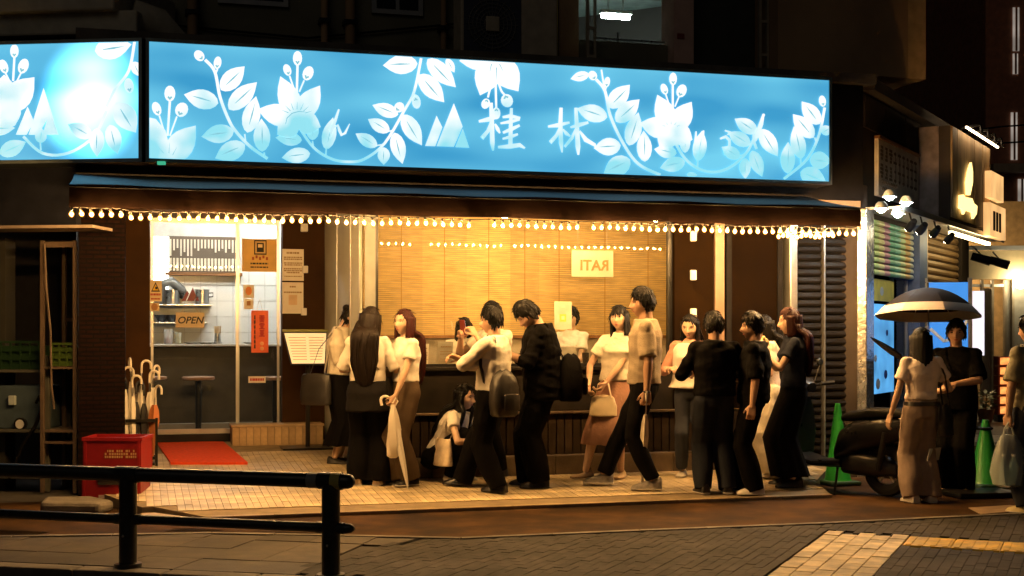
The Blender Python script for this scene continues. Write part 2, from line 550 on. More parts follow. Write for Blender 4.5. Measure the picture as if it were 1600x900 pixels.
tmes = [MB().prism([(-TW/2+0.002,-TLN/2+0.003),(TW/2-0.002,-TLN/2+0.003),(TW/2-0.002,TLN/2-0.003),(-TW/2+0.002,TLN/2-0.003)], -0.02, h).mesh("floor_tile", M_tile) for h in (0.0, 0.001, 0.002)]
def on_screen(x, y):
    w = FA.w(x, y); px = 800+FPX*w.x/w.y
    return -10 < px < 1610
near = [p for p in tl if on_screen(*p)]
for p in near[:300]:
    o = link_mesh("floor_tile", rnd.choice(tmes), fc, (p[0], p[1], floor_z(p[1])))
    o.rotation_euler = (math.atan(SLOPE), 0, 0)
mb = MB()
for p in near[300:]:
    h = rnd.choice((0, 0.001, 0.002)); hx = TW/2-0.002; hy = TLN/2-0.003
    zz = [floor_z(p[1]-hy), floor_z(p[1]-hy), floor_z(p[1]+hy), floor_z(p[1]+hy)]
    mb.prism([(p[0]-hx,p[1]-hy),(p[0]+hx,p[1]-hy),(p[0]+hx,p[1]+hy),(p[0]-hx,p[1]+hy)], [z-0.02 for z in zz], [z+h for z in zz])
tag(mb.build("floor_tiles", M_tile, fc), kind="stuff")
# stone edging along the front, piece by piece
n_ = int((xr-xl)/0.45)
for i in range(n_):
    xa = xl + (xr-xl)*i/n_; xb = xl + (xr-xl)*(i+1)/n_
    MB().prism([(xa+0.002,YFRONT-0.012),(xb-0.002,YFRONT-0.012),(xb-0.002,YFRONT+0.065),(xa+0.002,YFRONT+0.065)], -0.1, floor_z(YFRONT)+0.003).build("edge_stone", mat("edge_stone", (0.3, 0.22, 0.13), 0.6, var=0.3, bump=0.2), fc)
# lower tier of tiles at the left corner
low = [(xl-0.62, -1.62), (xl-0.06, -1.62), (xl-0.42, -1.14), (FA.X(222,-1.05), -1.14)]
MB().prism(low, -0.2, 0.052).build("lower_tier", mat("tier_tile", (0.42, 0.31, 0.18), 0.6, var=0.3, bump=0.3), fc)

# =================================================================== THE RESTAURANT
B = empty("restaurant_building", FA.o, FA.yaw, "corner restaurant with glass door, wide amber window and brown walls behind the queue", "restaurant")
fx, fz = FA.X, FA.Z
M_plinth = mat("black_stone", (0.014, 0.011, 0.008), 0.5, var=0.4, scale=5, bump=0.06, spec=0.2)
M_rib = mat("dark_ribbed_tile", (0.028, 0.018, 0.010), 0.5, var=0.3, bump=0.1, spec=0.2)
M_step = mat("step_stone", (0.12, 0.085, 0.05), 0.6, var=0.35, scale=5, bump=0.25)
M_darkbrick = brick_mat("dark_red_brick", "#1a0b07", "#140805", "#0a0503", 0.12, 0.04, 0.8, 0.008, 0.6, rot=(R(90), 0, 0), spec=0.08)
M_pale = mat("pale_plaster", (0.50, 0.52, 0.46), 0.6, var=0.12, scale=2, bump=0.08)
M_fascia = mat("fascia_dark", (0.010, 0.009, 0.009), 0.7, var=0.3, bump=0.1, spec=0.08)
WX0, WX1 = XREC1 + 0.02, fx(1050)
ZS = 1.17                                          # window sill
CE = 2.74
# --- wall under the window
bx("plinth", M_plinth, B, WX0-0.02, WX1+0.02, 0.0, 0.22, 0.745, ZS-0.035)
bx("window_sill", M_plinth, B, WX0-0.02, WX1+0.02, -0.05, 0.30, ZS-0.033, ZS, 0.006)
bx("ledge", mat("ledge_metal", (0.2, 0.15, 0.1), 0.35, 0.6), B, WX0-0.02, fx(1130), -0.055, 0.10, 0.722, 0.743, 0.004)
bx("back_panel", M_plinth, B, WX0-0.02, fx(1220), 0.02, 0.2, 0.10, 0.72)
x = WX0
while x < fx(1215):                                # upright ribs below the ledge
    bx("rib_tile", M_rib, B, x+0.006, x+0.075, -0.012+random.uniform(0,0.003), 0.018, 0.335, 0.718); x += 0.083
x = WX0-0.02
while x < fx(1128):
    x2 = min(x+0.6, fx(1130)); bx("step_stone", M_step, B, x+0.002, x2-0.002, -0.13, 0.016, -0.05, 0.33, 0.008); x += 0.6
# --- walls
bx("brick_wall", M_darkbrick, B, fx(119), XREC0, 0.45, 0.62, -0.1, CE)
bx("brick_return", M_darkbrick, B, fx(119), fx(119)+0.12, 0.622, 2.0, -0.1, CE)
bx("recess_side", M_darkbrick, B, XREC0-0.12, XREC0-0.002, 0.622, DOORY, -0.1, CE)
bx("return_wall", M_pale, B, XREC1-0.0, XREC1+0.018, 0.26, DOORY-0.002, 0.0, CE)
bx("glazing_post", mat("post_grey",(0.14,0.15,0.14),0.5), B, XREC1+0.001, XREC1+0.10, 0.0, 0.02, ZS+0.002, CE)
bx("trim_strip", M_alu, B, XREC1-0.012, XREC1-0.002, 0.80, 0.84, 0.2, CE)
bx("trim_strip", M_alu, B, XREC1-0.012, XREC1-0.002, 0.262, 0.30, 0.2, CE)
bx("trim_strip", M_alu, B, XREC1-0.012, XREC1-0.002, 1.70, 1.73, 0.2, CE)
bx("return_base", M_plinth, B, XREC1-0.02, XREC1+0.02, 0.0, 0.258, 0.0, ZS-0.04)
DX0, DX1 = fx(236, DOORY), fx(437, DOORY)
bx("door_side_wall", M_brownwall, B, XREC0-0.12, DX0-0.012, DOORY, DOORY+0.15, 0.0, CE)
bx("poster_wall", M_brownwall, B, DX1+0.03, XREC1+0.3, DOORY, DOORY+0.15, 0.0, CE)
bx("ceiling_recess", mat("soffit", (0.30, 0.2, 0.11), 0.7, bump=0.1), B, fx(119), ENDX, -0.02, DOORY+0.16, CE, CE+0.1)
bx("side_panel", mat("side_brown", (0.010, 0.005, 0.0015), 0.8, var=0.25, scale=3, bump=0.1, spec=0.03), B, WX1+0.02, fx(1114), -0.02, 0.2, 0.745, CE)
bx("pale_post", mat("pale_post", (0.2, 0.13, 0.085), 0.5, var=0.1), B, fx(1114)+0.002, fx(1130)-0.01, -0.05, 0.2, 0.2, CE)
bx("dark_panel", mat("dark_brown_panel", (0.006, 0.003, 0.001), 0.8, var=0.25, scale=3, bump=0.08, spec=0.03), B, fx(1130), fx(1222), -0.01, 0.2, 0.74, CE)
bx("panel_base", M_plinth, B, fx(1130)+0.01, fx(1222), -0.03, 0.018, -0.1, 0.30)
for (pa, pb) in ((1133, 1141), (1213, 1221)):
    bx("panel_stile", M_fascia, B, fx(pa), fx(pb), -0.035, -0.012, 0.31, CE)
bx("shutter_jamb", M_alu, B, fx(1228), fx(1240), -0.09, 0.1, 0.0, CE, 0.01)
# little white plates on the brown panel
for py in (369, 430, 490):
    xx, zz = FA.at(1083, py, -0.03)
    bx("wall_plate", M_white, B, xx-0.033, xx+0.033, -0.05, -0.021, zz-0.05, zz+0.05, 0.01)
xx, zz = FA.at(475, 356, DOORY)
bx("wall_plate", M_white, B, xx-0.04, xx+0.04, DOORY-0.04, DOORY-0.002, zz-0.045, zz+0.045, 0.01)
# --- roller shutter, slat by slat
SX0, SX1 = fx(1242), fx(1343)
M_shut = mat("shutter_slat", (0.009, 0.007, 0.005), 0.55, 0.0, var=0.3, bump=0.15, bscale=30, spec=0.12)
sh = bx("shutter", M_fascia, B, SX0, SX1, 0.09, 0.12, 0.0, CE)
half = [(SX0+0.01, fx(1289)-0.012), (fx(1291)+0.012, SX1-0.01)]
for (sa, sb) in half:
    sme = MB().loft([[(xx_, 0.085, -0.036), (xx_, 0.06, -0.034), (xx_, 0.05, -0.012), (xx_, 0.062, 0.024), (xx_, 0.085, 0.034)] for xx_ in (sa, sb)]).mesh("slat", M_shut)
    z = 0.16
    while z < CE-0.05:
        o = link_mesh("slat", sme, sh, (0, 0, z)); z += 0.078
bx("shutter_rail", M_alu, B, fx(1289), fx(1291.5), 0.02, 0.085, 0.0, CE)
bx("end_pier", M_fascia, B, SX1+0.002, ENDX+0.05, -0.03, 0.25, -0.1, 3.0)
# --- fascia above, roof slab
bx("fascia", M_fascia, B, fx(119), ENDX, -0.03, 0.16, CE+0.102, 4.02)
bx("roof_edge", M_concrete, B, fx(119), ENDX+0.1, -0.12, 0.5, 4.022, 4.12)

# --- entrance: sliding glass door
D = MB()
th = floor_z(DOORY) + 0.01
D.box(DX0-0.01, DX1+0.028, DOORY+0.02, DOORY+0.12, 0.2, th+0.07)     # threshold
door = D.build("door", M_darkmetal, B)
def leaf(x0, x1, y, name="door_leaf"):
    m = MB(); f = 0.025; z0 = th+0.072; z1 = CE-0.002
    m.box(x0, x0+f, y, y+0.03, z0, z1); m.box(x1-f, x1, y, y+0.03, z0, z1)
    m.box(x0+f, x1-f, y, y+0.03, z0, z0+0.05); m.box(x0+f, x1-f, y, y+0.03, z1-0.05, z1)
    l = m.build(name, M_alu, B)
    bx("glass", M_glass, l, x0+f, x1-f, y+0.012, y+0.016, z0+0.05, z1-0.05)
    return l
xm = fx(372, DOORY)
leaf(DX0, xm+0.02, DOORY+0.072)
leaf(xm-0.02, DX1, DOORY+0.032)
# low tiled planter beside the door
PX0, PX1 = fx(363, DOORY-0.35), fx(505, DOORY-0.35)
pz = floor_z(DOORY-0.35)
pl = empty("brick_upstand", FA.w((PX0+PX1)/2, DOORY-0.2, pz), FA.yaw, "low upstand of upright tan tiles beside the glass door", "planter")
pw = (PX1-PX0)/2
bx("core", M_bed, pl, -pw, pw, -0.135, 0.155, -0.08, 0.19)
bx("cap_slab", mat("cap_tile", (0.5, 0.36, 0.2), 0.6, var=0.2), pl, -pw-0.012, pw+0.012, -0.158, 0.16, 0.192, 0.215, 0.005)
n_ = 13
ume = MB().box(0.003, 2*pw/n_-0.003, -0.15, -0.137, -0.06, 0.188).mesh("upright_tile", mat("upright_tile", (0.40, 0.28, 0.15), 0.6, var=0.3, bump=0.25))
for i in range(n_): link_mesh("upright_tile", ume, pl, (-pw + 2*pw*i/n_, random.uniform(-0.002, 0.002), 0))
# --- big window
wf = MB(); f = 0.03
wf.box(WX0+0.08, WX1, 0.03, 0.08, ZS+0.002, ZS+f); wf.box(WX1-f, WX1+0.018, 0.03, 0.08, ZS+f, CE); wf.box(WX0+0.08, WX0+0.08+f, 0.03, 0.08, ZS+f, CE)
win = wf.build("window_frame", M_darkmetal, B)
bx("glass", M_glass, win, WX0+0.08+f, WX1-f, 0.05, 0.056, ZS+f, CE-0.001)

# =================================================================== INSIDE: dining side
IN = empty("dining_room", FA.o, FA.yaw, "amber dining room with bamboo blinds seen through the wide window", "room")
BY = 1.62
M_marble = mat("grey_marble", (0.34, 0.28, 0.20), 0.3, var=0.5, scale=3, bump=0.02)
M_bamboo = mat("bamboo", srgb("#d8b470"), 0.6, var=0.25, scale=5, stretch=(1,1,10))
bx("back_wall", M_marble, IN, WX0, WX1+1.2, BY+0.05, BY+0.15, 0.2, CE)
bx("floor", M_bed, IN, WX0, WX1+1.2, 0.225, BY+0.05, 0.18, 0.2)
bx("side_wall", mat("ochre_wall", (0.5, 0.33, 0.13), 0.7, bump=0.05), IN, WX1+0.9, WX1+1.0, 0.225, BY+0.04, 0.2, CE)
zb = fz(800, 528, BY)
seams = [fx(p, BY) for p in (568, 594, 660, 729, 798, 842, 905, 985, 1040, 1110)]
for a_, b_ in zip(seams[:-1], seams[1:]):
    bl = empty("blind", (0, 0, 0), 0, parent=IN)
    m = MB(); z = zb + 0.03
    while z < CE-0.02:
        m.box(a_+0.001, b_-0.001, BY+0.004 + random.uniform(0,0.004), BY+0.018, z, z+0.0155); z += 0.021
    tag(m.build("slats", M_bamboo, bl), kind="stuff")
    bx("bottom_rail", M_wood, bl, a_+0.005, b_-0.005, BY-0.004, BY+0.03, zb, zb+0.028)
    bx("cord_tape", mat("tape", srgb("#a98038"), 0.8), bl, (a_+b_)/2-0.003, (a_+b_)/2+0.003, BY-0.002, BY+0.003, zb+0.03, CE-0.02)
bx("counter_top", mat("counter_wood", srgb("#a8793e"), 0.35, var=0.2, scale=3), IN, WX0+0.15, WX1+0.5, 0.31, 0.62, ZS-0.05, ZS-0.005)

# inside: kitchen behind the door
KY = 5.2
K = empty("kitchen", FA.o, FA.yaw, "white tiled kitchen with shelves seen through the glass door", "room")
KX0, KX1 = XREC0-0.8, XREC1+0.5
M_ktile = mat("white_wall_tile", (0.75, 0.75, 0.72), 0.25, var=0.06, scale=2)
M_kwall = mat("kitchen_wall", (0.62, 0.61, 0.58), 0.5, var=0.15)
bx("back_wall", M_kwall, K, KX0, KX1, KY+0.012, KY+0.15, 0.25, CE+0.5)
bx("side_wall", M_ktile, K, KX1, KX1+0.1, DOORY+0.16, KY+0.15, 0.25, CE+0.5)
bx("side_wall", M_kwall, K, KX0-0.1, KX0, DOORY+0.16, KY+0.15, 0.25, CE+0.5)
bx("floor", mat("kitchen_floor", (0.12, 0.09, 0.06), 0.5), K, KX0, KX1, DOORY+0.125, KY+0.15, 0.2, 0.3)
bx("ceiling", mat("kitchen_ceiling", (0.5, 0.48, 0.44), 0.8), K, KX0, KX1, DOORY+0.165, KY+0.15, CE+0.51, CE+0.6)
# wall tiles, each one set
tile_me = MB().box(0.004, 0.196, 0, 0.012, 0.004, 0.196).mesh("wall_tile", M_ktile)
for i in range(0, 16):
    for j in range(0, 5):
        link_mesh("wall_tile", tile_me, K, (KX0+0.3+i*0.2, KY-0.002, 1.30+j*0.2))
# counter with stools
CYF = 4.2
M_cf = mat("counter_front", (0.035, 0.025, 0.013), 0.45, var=0.3)
bx("counter", M_cf, K, KX0+0.05, KX1-0.1, CYF, CYF+0.4, 0.3, 1.33)
bx("counter_top", mat("counter_cream", (0.6, 0.56, 0.48), 0.35), K, KX0+0.05, KX1-0.1, CYF-0.08, CYF+0.42, 1.332, 1.36, 0.006)
bx("foot_ledge", mat("foot_ledge", (0.2, 0.17, 0.13), 0.5), K, KX0+0.05, KX1-0.1, CYF-0.15, CYF-0.002, 0.3, 0.42)

# =================================================================== KITCHEN CONTENTS
M_tube = emit("kitchen_tube", (1.0, 0.96, 0.88), 230)
for i, xx in enumerate((fx(300, 3.6), fx(420, 4.4))):
    o = empty("ceiling_lamp", FA.w(xx, 3.55+0.6*i, CE+0.36), FA.yaw, "long white tube lamp on the kitchen ceiling " + ("near the door" if i == 0 else "over the back wall"), "lamp", "kitchen ceiling lamps")
    bx("housing", M_white, o, -0.5, 0.5, -0.06, 0.06, 0.02, 0.145)
    MB().tube([(-0.47,0,0),(0.47,0,0)], 0.02, 8).build("tube", M_tube, o)
# bright lightbox at the left of the kitchen
xx, zz = FA.at(251, 409, KY-0.1)
o = empty("lightbox", FA.w(xx, KY-0.1, zz), FA.yaw, "glaring white lightbox on the kitchen wall left of the menu plaques", "lightbox")
bx("case", M_white, o, -0.12, 0.105, 0.0, 0.095, -0.35, 0.32); bx("face", emit("lightbox_face", (1, 0.97, 0.9), 7), o, -0.11, 0.095, -0.008, -0.002, -0.34, 0.31)
# menu plaque board: two rows of wooden plaques
xa, za = FA.at(264, 372, KY-0.08); xb, zb_ = FA.at(372, 424, KY-0.08)
pb = empty("menu_board", FA.w((xa+xb)/2, KY-0.06, zb_), FA.yaw, "dark board with two rows of pale menu plaques on the kitchen wall", "menu board")
hw = (xb-xa)/2; hh = za-zb_
bx("board", mat("board_brown", (0.10, 0.07, 0.045), 0.6), pb, -hw-0.02, hw+0.02, 0.012, 0.05, -0.02, hh+0.03)
bx("shelf", M_wood, pb, -hw-0.05, hw+0.05, -0.08, 0.05, -0.06, -0.022)
M_plq = mat("plaque", (0.68, 0.60, 0.46), 0.7, var=0.1)
for i in range(20):
    x0 = -hw + 2*hw*(i+0.15)/20; x1 = -hw + 2*hw*(i+0.78)/20
    bx("plaque", M_plq, pb, x0, x1, -0.004, 0.01, 0.0, 0.16)
    l = random.choice((0.12, 0.12, 0.17, 0.22, 0.15))
    bx("plaque", M_plq, pb, x0+0.003, x1-0.003, -0.004, 0.01, hh-l, hh-0.01)
# shelves with pans and pots
def shelf(px0, px1, py, yy, d, m=M_steel):
    a_, z_ = FA.at(px0, py, yy); b_, _ = FA.at(px1, py, yy)
    return a_, b_, z_
a_, b_, zsh = shelf(240, 332, 475, KY-0.3, 0.3)
s1 = empty("wall_shelf", FA.w(a_, KY-0.3, zsh), FA.yaw, "upper steel shelf with pots on the kitchen wall", "shelf"); bx("board", M_steel, s1, 0, b_-a_, 0, 0.295, -0.02, 0, 0.003)
a2, b2, zs2 = shelf(240, 325, 503, KY-0.3, 0.3)
s2 = empty("wall_shelf", FA.w(a2, KY-0.3, zs2), FA.yaw, "lower steel shelf with dark bowls under the pots", "shelf"); bx("board", M_steel, s2, 0, b2-a2, 0, 0.295, -0.02, 0, 0.003)
for k_, (px, r_, h_, lab) in enumerate(((270, 0.085, 0.17, "left tall steel pot on the kitchen shelf"), (316, 0.085, 0.18, "right tall steel pot on the kitchen shelf"))):
    xx = fx(px, KY-0.15)
    o = empty("cooking_pot", FA.w(xx, KY-0.15, zsh), 0, lab, "pot", "pots on the shelf")
    MB().lathe([(r_,0.001),(r_,h_),(r_+0.01,h_),(r_+0.01,h_+0.008),(r_-0.006,h_+0.008),(r_-0.008,0.02)], n=18).build("body", M_steel, o, smooth=True)
    MB().tube([(r_,0,h_*0.8),(r_+0.05,0,h_*0.82),(r_+0.05,0,h_*0.55),(r_,0,h_*0.53)], 0.008, 6).build("handle", M_darkmetal, o)
for px, lab in ((252, "dark stacked bowl at the left end of the lower kitchen shelf"), (268, "dark bowl at the middle of the lower kitchen shelf")):
    xx = fx(px, KY-0.15)
    MBo = MB().lathe([(0.04,0.002),(0.05,0.02),(0.085,0.085),(0.09,0.09),(0.078,0.085),(0.04,0.02)], n=18).build("bowl", mat("dark_bowl", (0.03,0.03,0.035), 0.3), None, FA.w(xx, KY-0.15, zs2), smooth=True)
    tag(MBo, lab, "bowl", "bowls on the lower shelf")
# extractor duct
xx, zz = FA.at(265, 447, KY-0.2)
du = empty("extractor_duct", FA.w(xx, KY-0.2, zz), FA.yaw, "bent grey metal duct on the tiled kitchen wall", "duct")
MB().tube([(-0.12,0.1,-0.2),(-0.1,0.0,0.02),(0.02,-0.02,0.06),(0.14,0.04,-0.04),(0.17,0.19,-0.10)], 0.06, 12).build("pipe", mat("duct_grey", (0.2,0.2,0.19), 0.5, 0.5), du, smooth=True)
# stools
sp = None
for i, (px, py) in enumerate(((235, 588), (310, 588), (430, 588))):
    xx, zz = FA.at(px, py, 3.62)
    o = empty("bar_stool", FA.w(xx, 3.62, 0.30), FA.yaw, ["bar stool half hidden behind the umbrella stand", "bar stool in the middle of the glass door pane", "bar stool behind the right sliding pane"][i], "stool", "stools at the kitchen counter")
    hz = zz-0.30
    MB().lathe([(0.17,hz-0.045),(0.185,hz-0.035),(0.185,hz-0.008),(0.17,hz)], n=24).build("seat", mat("stool_seat", (0.3,0.17,0.1), 0.35), o, smooth=True)
    MB().lathe([(0.034,0.02),(0.034,hz-0.046)], n=12).build("post", M_darkmetal, o, smooth=True)
    MB().lathe([(0.19,0.002),(0.19,0.014),(0.05,0.03),(0.034,0.05)], n=24).build("base", M_darkmetal, o, smooth=True)
# things on the counter
def counter_at(px, yy=CYF+0.05): return FA.w(fx(px, yy), yy, 1.361)
o = empty("water_jug", counter_at(263), 0.3, "clear glass jug with pink drink on the counter left of the yellow glass", "jug")
MB().lathe([(0.05,0.001),(0.055,0.1),(0.05,0.17),(0.055,0.18),(0.048,0.17),(0.046,0.01)], n=16).build("body", film_mat("clear_plastic", (0.8,0.82,0.82), 0.35, 0.08), o, smooth=True)
MB().lathe([(0.04,0.012),(0.042,0.07)], n=14).build("drink", mat("pink_drink", (0.5,0.06,0.08), 0.2), o, smooth=True)
MB().tube([(0.05,0,0.15),(0.1,0,0.14),(0.1,0,0.06),(0.052,0,0.05)], 0.008, 6).build("handle", MATS["clear_plastic"], o)
o = empty("drink_glass", counter_at(278), 0, "tall glass of bright yellow drink on the counter", "glass")
MB().lathe([(0.035,0.001),(0.042,0.135),(0.038,0.135),(0.032,0.008)], n=16).build("body", MATS["clear_plastic"], o, smooth=True)
MB().lathe([(0.031,0.01),(0.037,0.11)], n=14).build("drink", mat("yellow_drink", (0.75,0.65,0.03), 0.2), o, smooth=True)
for px, lab in ((300, "white plate on the counter next to the yellow glass"), (322, "white plate on the counter beside the chopstick holder"), (392, "white plate on the counter behind the right door pane")):
    o = MB().lathe([(0.05,0.001),(0.09,0.018),(0.1,0.022),(0.088,0.024),(0.05,0.008)], n=20).build("plate", mat("china", (0.75,0.73,0.68), 0.25, var=0.03), None, counter_at(px), smooth=True)
    tag(o, lab, "plate", "plates on the kitchen counter")
o = empty("chopstick_holder", counter_at(340), 0, "steel holder full of pale chopsticks on the counter", "holder")
MB().lathe([(0.06,0.001),(0.06,0.02),(0.038,0.03),(0.036,0.13),(0.033,0.13),(0.033,0.03)], n=16).build("cup", M_steel, o, smooth=True)
for k in range(14):
    a_ = k*2.4; rr = 0.026*math.sqrt((k+0.5)/14)
    MB().tube([(rr*math.cos(a_),rr*math.sin(a_),0.03),(rr*1.7*math.cos(a_),rr*1.7*math.sin(a_),0.215)], 0.0055, 5).build("chopstick", mat("chopstick", (0.7,0.52,0.3), 0.6), o)

# =================================================================== DOOR AND WALL NOTICES
def notice(name, label, cat, px0, px1, py0, py1, yy, m, lines=None, frame=FA):
    """flat printed sheet fixed to a wall or pane, facing the street"""
    x0, z1 = frame.at(px0, py0, yy); x1, z0 = frame.at(px1, py1, yy)
    o = empty(name, frame.w((x0+x1)/2, yy, z0), frame.yaw, label, cat)
    w = (x1-x0)/2; h = z1-z0
    bx("sheet", m, o, -w, w, -0.006, -0.001, 0, h)
    return o, w, h
def print_lines(o, w, h, rows, ink, y=-0.0065):
    """rows: (height fraction, half width fraction, thickness fraction)"""
    m = MB()
    for (f_, wf_, t_) in rows:
        x = -w*wf_
        while x < w*wf_:
            l = random.uniform(0.02, 0.06)*w*4
            x2 = min(x+l, w*wf_)
            m.box(x, x2, y-0.0008, y, h*(f_-t_/2), h*(f_+t_/2)); x = x2 + 0.02*w*2
    return tag(m.build("print", ink, o), kind="stuff")
YD = DOORY + 0.07      # front of left leaf
YR = DOORY + 0.03      # front of right leaf
M_cream = mat("cream_paper", (0.75, 0.60, 0.34), 0.7, var=0.05)
o, w, h = notice("warning_notice", "small cream notice with yellow warning triangle on the door glass", "notice", 233, 253, 438, 471, YD, M_cream)
MB().poly([(-w*0.7,-0.0075,h*0.46),(w*0.7,-0.0075,h*0.46),(0,-0.0075,h*0.92)]).build("triangle", M_ink, o)
MB().poly([(-w*0.5,-0.009,h*0.52),(w*0.5,-0.009,h*0.52),(0,-0.009,h*0.82)]).build("triangle_fill", mat("warn_yellow", (0.8,0.5,0.02), 0.6, var=0), o)
MB().poly([(-w*0.05,-0.010,h*0.58),(w*0.3,-0.010,h*0.58),(w*0.3,-0.010,h*0.68),(-w*0.05,-0.010,h*0.70)]).build("pictogram", M_ink, o)
print_lines(o, w, h, [(0.33,0.8,0.10),(0.12,0.7,0.07)], M_redink)
o, w, h = notice("round_sticker", "round brown sticker on the door glass under the warning notice", "sticker", 234, 249, 473, 486, YD, M_cream)
MB().poly([(w*0.7*math.cos(a_*0.5236), -0.0075, h*0.5+h*0.42*math.sin(a_*0.5236)) for a_ in range(12)]).build("disc", mat("sticker_brown",(0.4,0.2,0.08),0.7), o)
# hanging OPEN sign with the triangle emblem
x0, z0 = FA.at(297, 499, YD-0.05)
o = empty("open_sign", FA.w(x0, YD-0.03, z0-0.09), FA.yaw, "hanging wooden OPEN sign with dark red triangle emblem on the door", "sign")
bx("board", mat("open_board", (0.55,0.44,0.28), 0.6, var=0.1), o, -0.15, 0.15, -0.01, 0.01, 0.0, 0.165, 0.003)
lettering("OPEN", 0.105, mat("open_ink", (0.02,0.02,0.02), 0.6, var=0), o, (0, -0.0125, 0.078), shear=0.25, bold=0.002)
for s_ in (-1, 1): MB().tube([(s_*0.09,0,0.165),(0,0,0.30)], 0.004, 5).build("cord", mat("cord_pale",(0.6,0.5,0.35),0.8), o)
M_emb = mat("emblem_red", (0.16,0.012,0.02), 0.5, var=0.1)
for tri in ([(-0.09,0.29),(-0.045,0.29),(-0.01,0.37),(-0.03,0.40)], [(-0.035,0.29),(0.045,0.29),(0.065,0.345),(0.03,0.44)], [(0.055,0.29),(0.10,0.29),(0.075,0.345)]):
    m = MB(); n_ = len(tri)
    m._add([(p[0],-0.012,p[1]) for p in tri]+[(p[0],-0.004,p[1]) for p in tri], [tuple(range(n_)), tuple(range(2*n_-1,n_-1,-1))]+[(i,(i+1)%n_,n_+(i+1)%n_,n_+i) for i in range(n_)])
    m.build("emblem", M_emb, o)
# amber poster on the right pane, its picture frame left plain
o, w, h = notice("pane_poster", "amber poster with black framed pictures high on the right door pane", "poster", 378, 432, 373, 425, YR, mat("amber_poster", (0.72,0.46,0.13), 0.6, var=0.1))
bx("picture_frame", M_ink, o, -w*0.3, w*0.42, -0.008, -0.0065, h*0.52, h*0.97); bx("picture", mat("poster_pale",(0.62,0.45,0.2),0.7), o, -w*0.24, w*0.36, -0.0095, -0.0085, h*0.56, h*0.93)
bx("picture_block", M_ink, o, -w*0.15, w*0.26, -0.011, -0.010, h*0.6, h*0.88)
bx("picture_detail", M_cream, o, -w*0.08, w*0.18, -0.0125, -0.0115, h*0.74, h*0.84)
for k in range(5): bx("dish_mark", mat("dish_red",(0.35,0.08,0.03),0.7), o, -w*0.42+k*w*0.2, -w*0.30+k*w*0.2, -0.008, -0.0065, h*(0.36+0.05*(k%2)), h*(0.45+0.05*(k%2)))
print_lines(o, w*0.85, h, [(0.25,0.6,0.05),(0.14,0.6,0.04)], M_ink)
# two small stickers, the long red hanging sign, the little white sticker low down
o, w, h = notice("round_sticker", "white sticker with orange disc on the right pane beside the red hanging sign", "sticker", 380, 397, 445, 466, YR, M_paper)
MB().poly([(w*0.6*math.cos(a_*0.5236), -0.0075, h*0.55+h*0.33*math.sin(a_*0.5236)) for a_ in range(12)]).build("disc", mat("sticker_orange",(0.7,0.25,0.08),0.7), o)
o, w, h = notice("square_sticker", "small square sticker with brown mark just below the orange disc sticker", "sticker", 381, 396, 467, 483, YR, M_paper)
bx("mark", mat("sticker_brown",(0.4,0.2,0.08),0.7), o, -w*0.4, w*0.4, -0.008, -0.0065, h*0.35, h*0.8)
xc, zt = FA.at(406, 485, YR-0.04); _, zb2 = FA.at(406, 551, YR-0.04)
o = empty("hanging_sign", FA.w(xc, YR-0.035, zb2), FA.yaw, "long red-orange sign with vertical characters hanging on the right pane", "sign")
h = zt-zb2
bx("board", mat("red_board", (0.75,0.11,0.02), 0.5, var=0.1), o, -0.093, 0.093, -0.008, 0.008, 0, h, 0.003)
MB().tube([(-0.03,0,h),(0,0,h+0.13),(0.03,0,h)], 0.004, 5).build("cord", MATS["cord_pale"], o)
rr_ = random.Random(5)
for cx_, cw_, n_, top_, mm in ((0.022, 0.030, 3, h-0.05, mat("deep_red", (0.42,0.01,0.008), 0.6, var=0)), (-0.055, 0.010, 7, h-0.05, M_ink)):
    m = MB()                                          # columns of small unreadable characters
    st_ = (h*0.52 if n_ == 3 else h*0.8)/n_
    for k in range(n_):
        zc = top_ - st_*(k+0.5)
        for q in range(5 if n_ == 3 else 3):
            zz_ = zc + st_*(-0.38+0.19*q if n_ == 3 else -0.3+0.3*q); ww_ = cw_*rr_.uniform(0.55, 1.0)
            m.box(cx_-ww_, cx_+ww_, -0.0105, -0.0085, zz_-0.006, zz_+0.006)
        m.box(cx_-0.006, cx_+0.006, -0.0112, -0.0107, zc-st_*0.4, zc+st_*0.4)
    tag(m.build("characters", mm, o), kind="stuff")
for k in range(2): MB().ball((0.022,-0.009,0.10-0.055*k), 0.022, 0.002, 0.022).build("dot", mat("dot_pale",(0.8,0.35,0.15),0.6), o)
o, w, h = notice("small_sticker", "narrow white sticker low on the right door pane", "sticker", 388, 415, 588, 598, YR, M_paper)
print_lines(o, w, h, [(0.5,0.8,0.4)], M_redink)
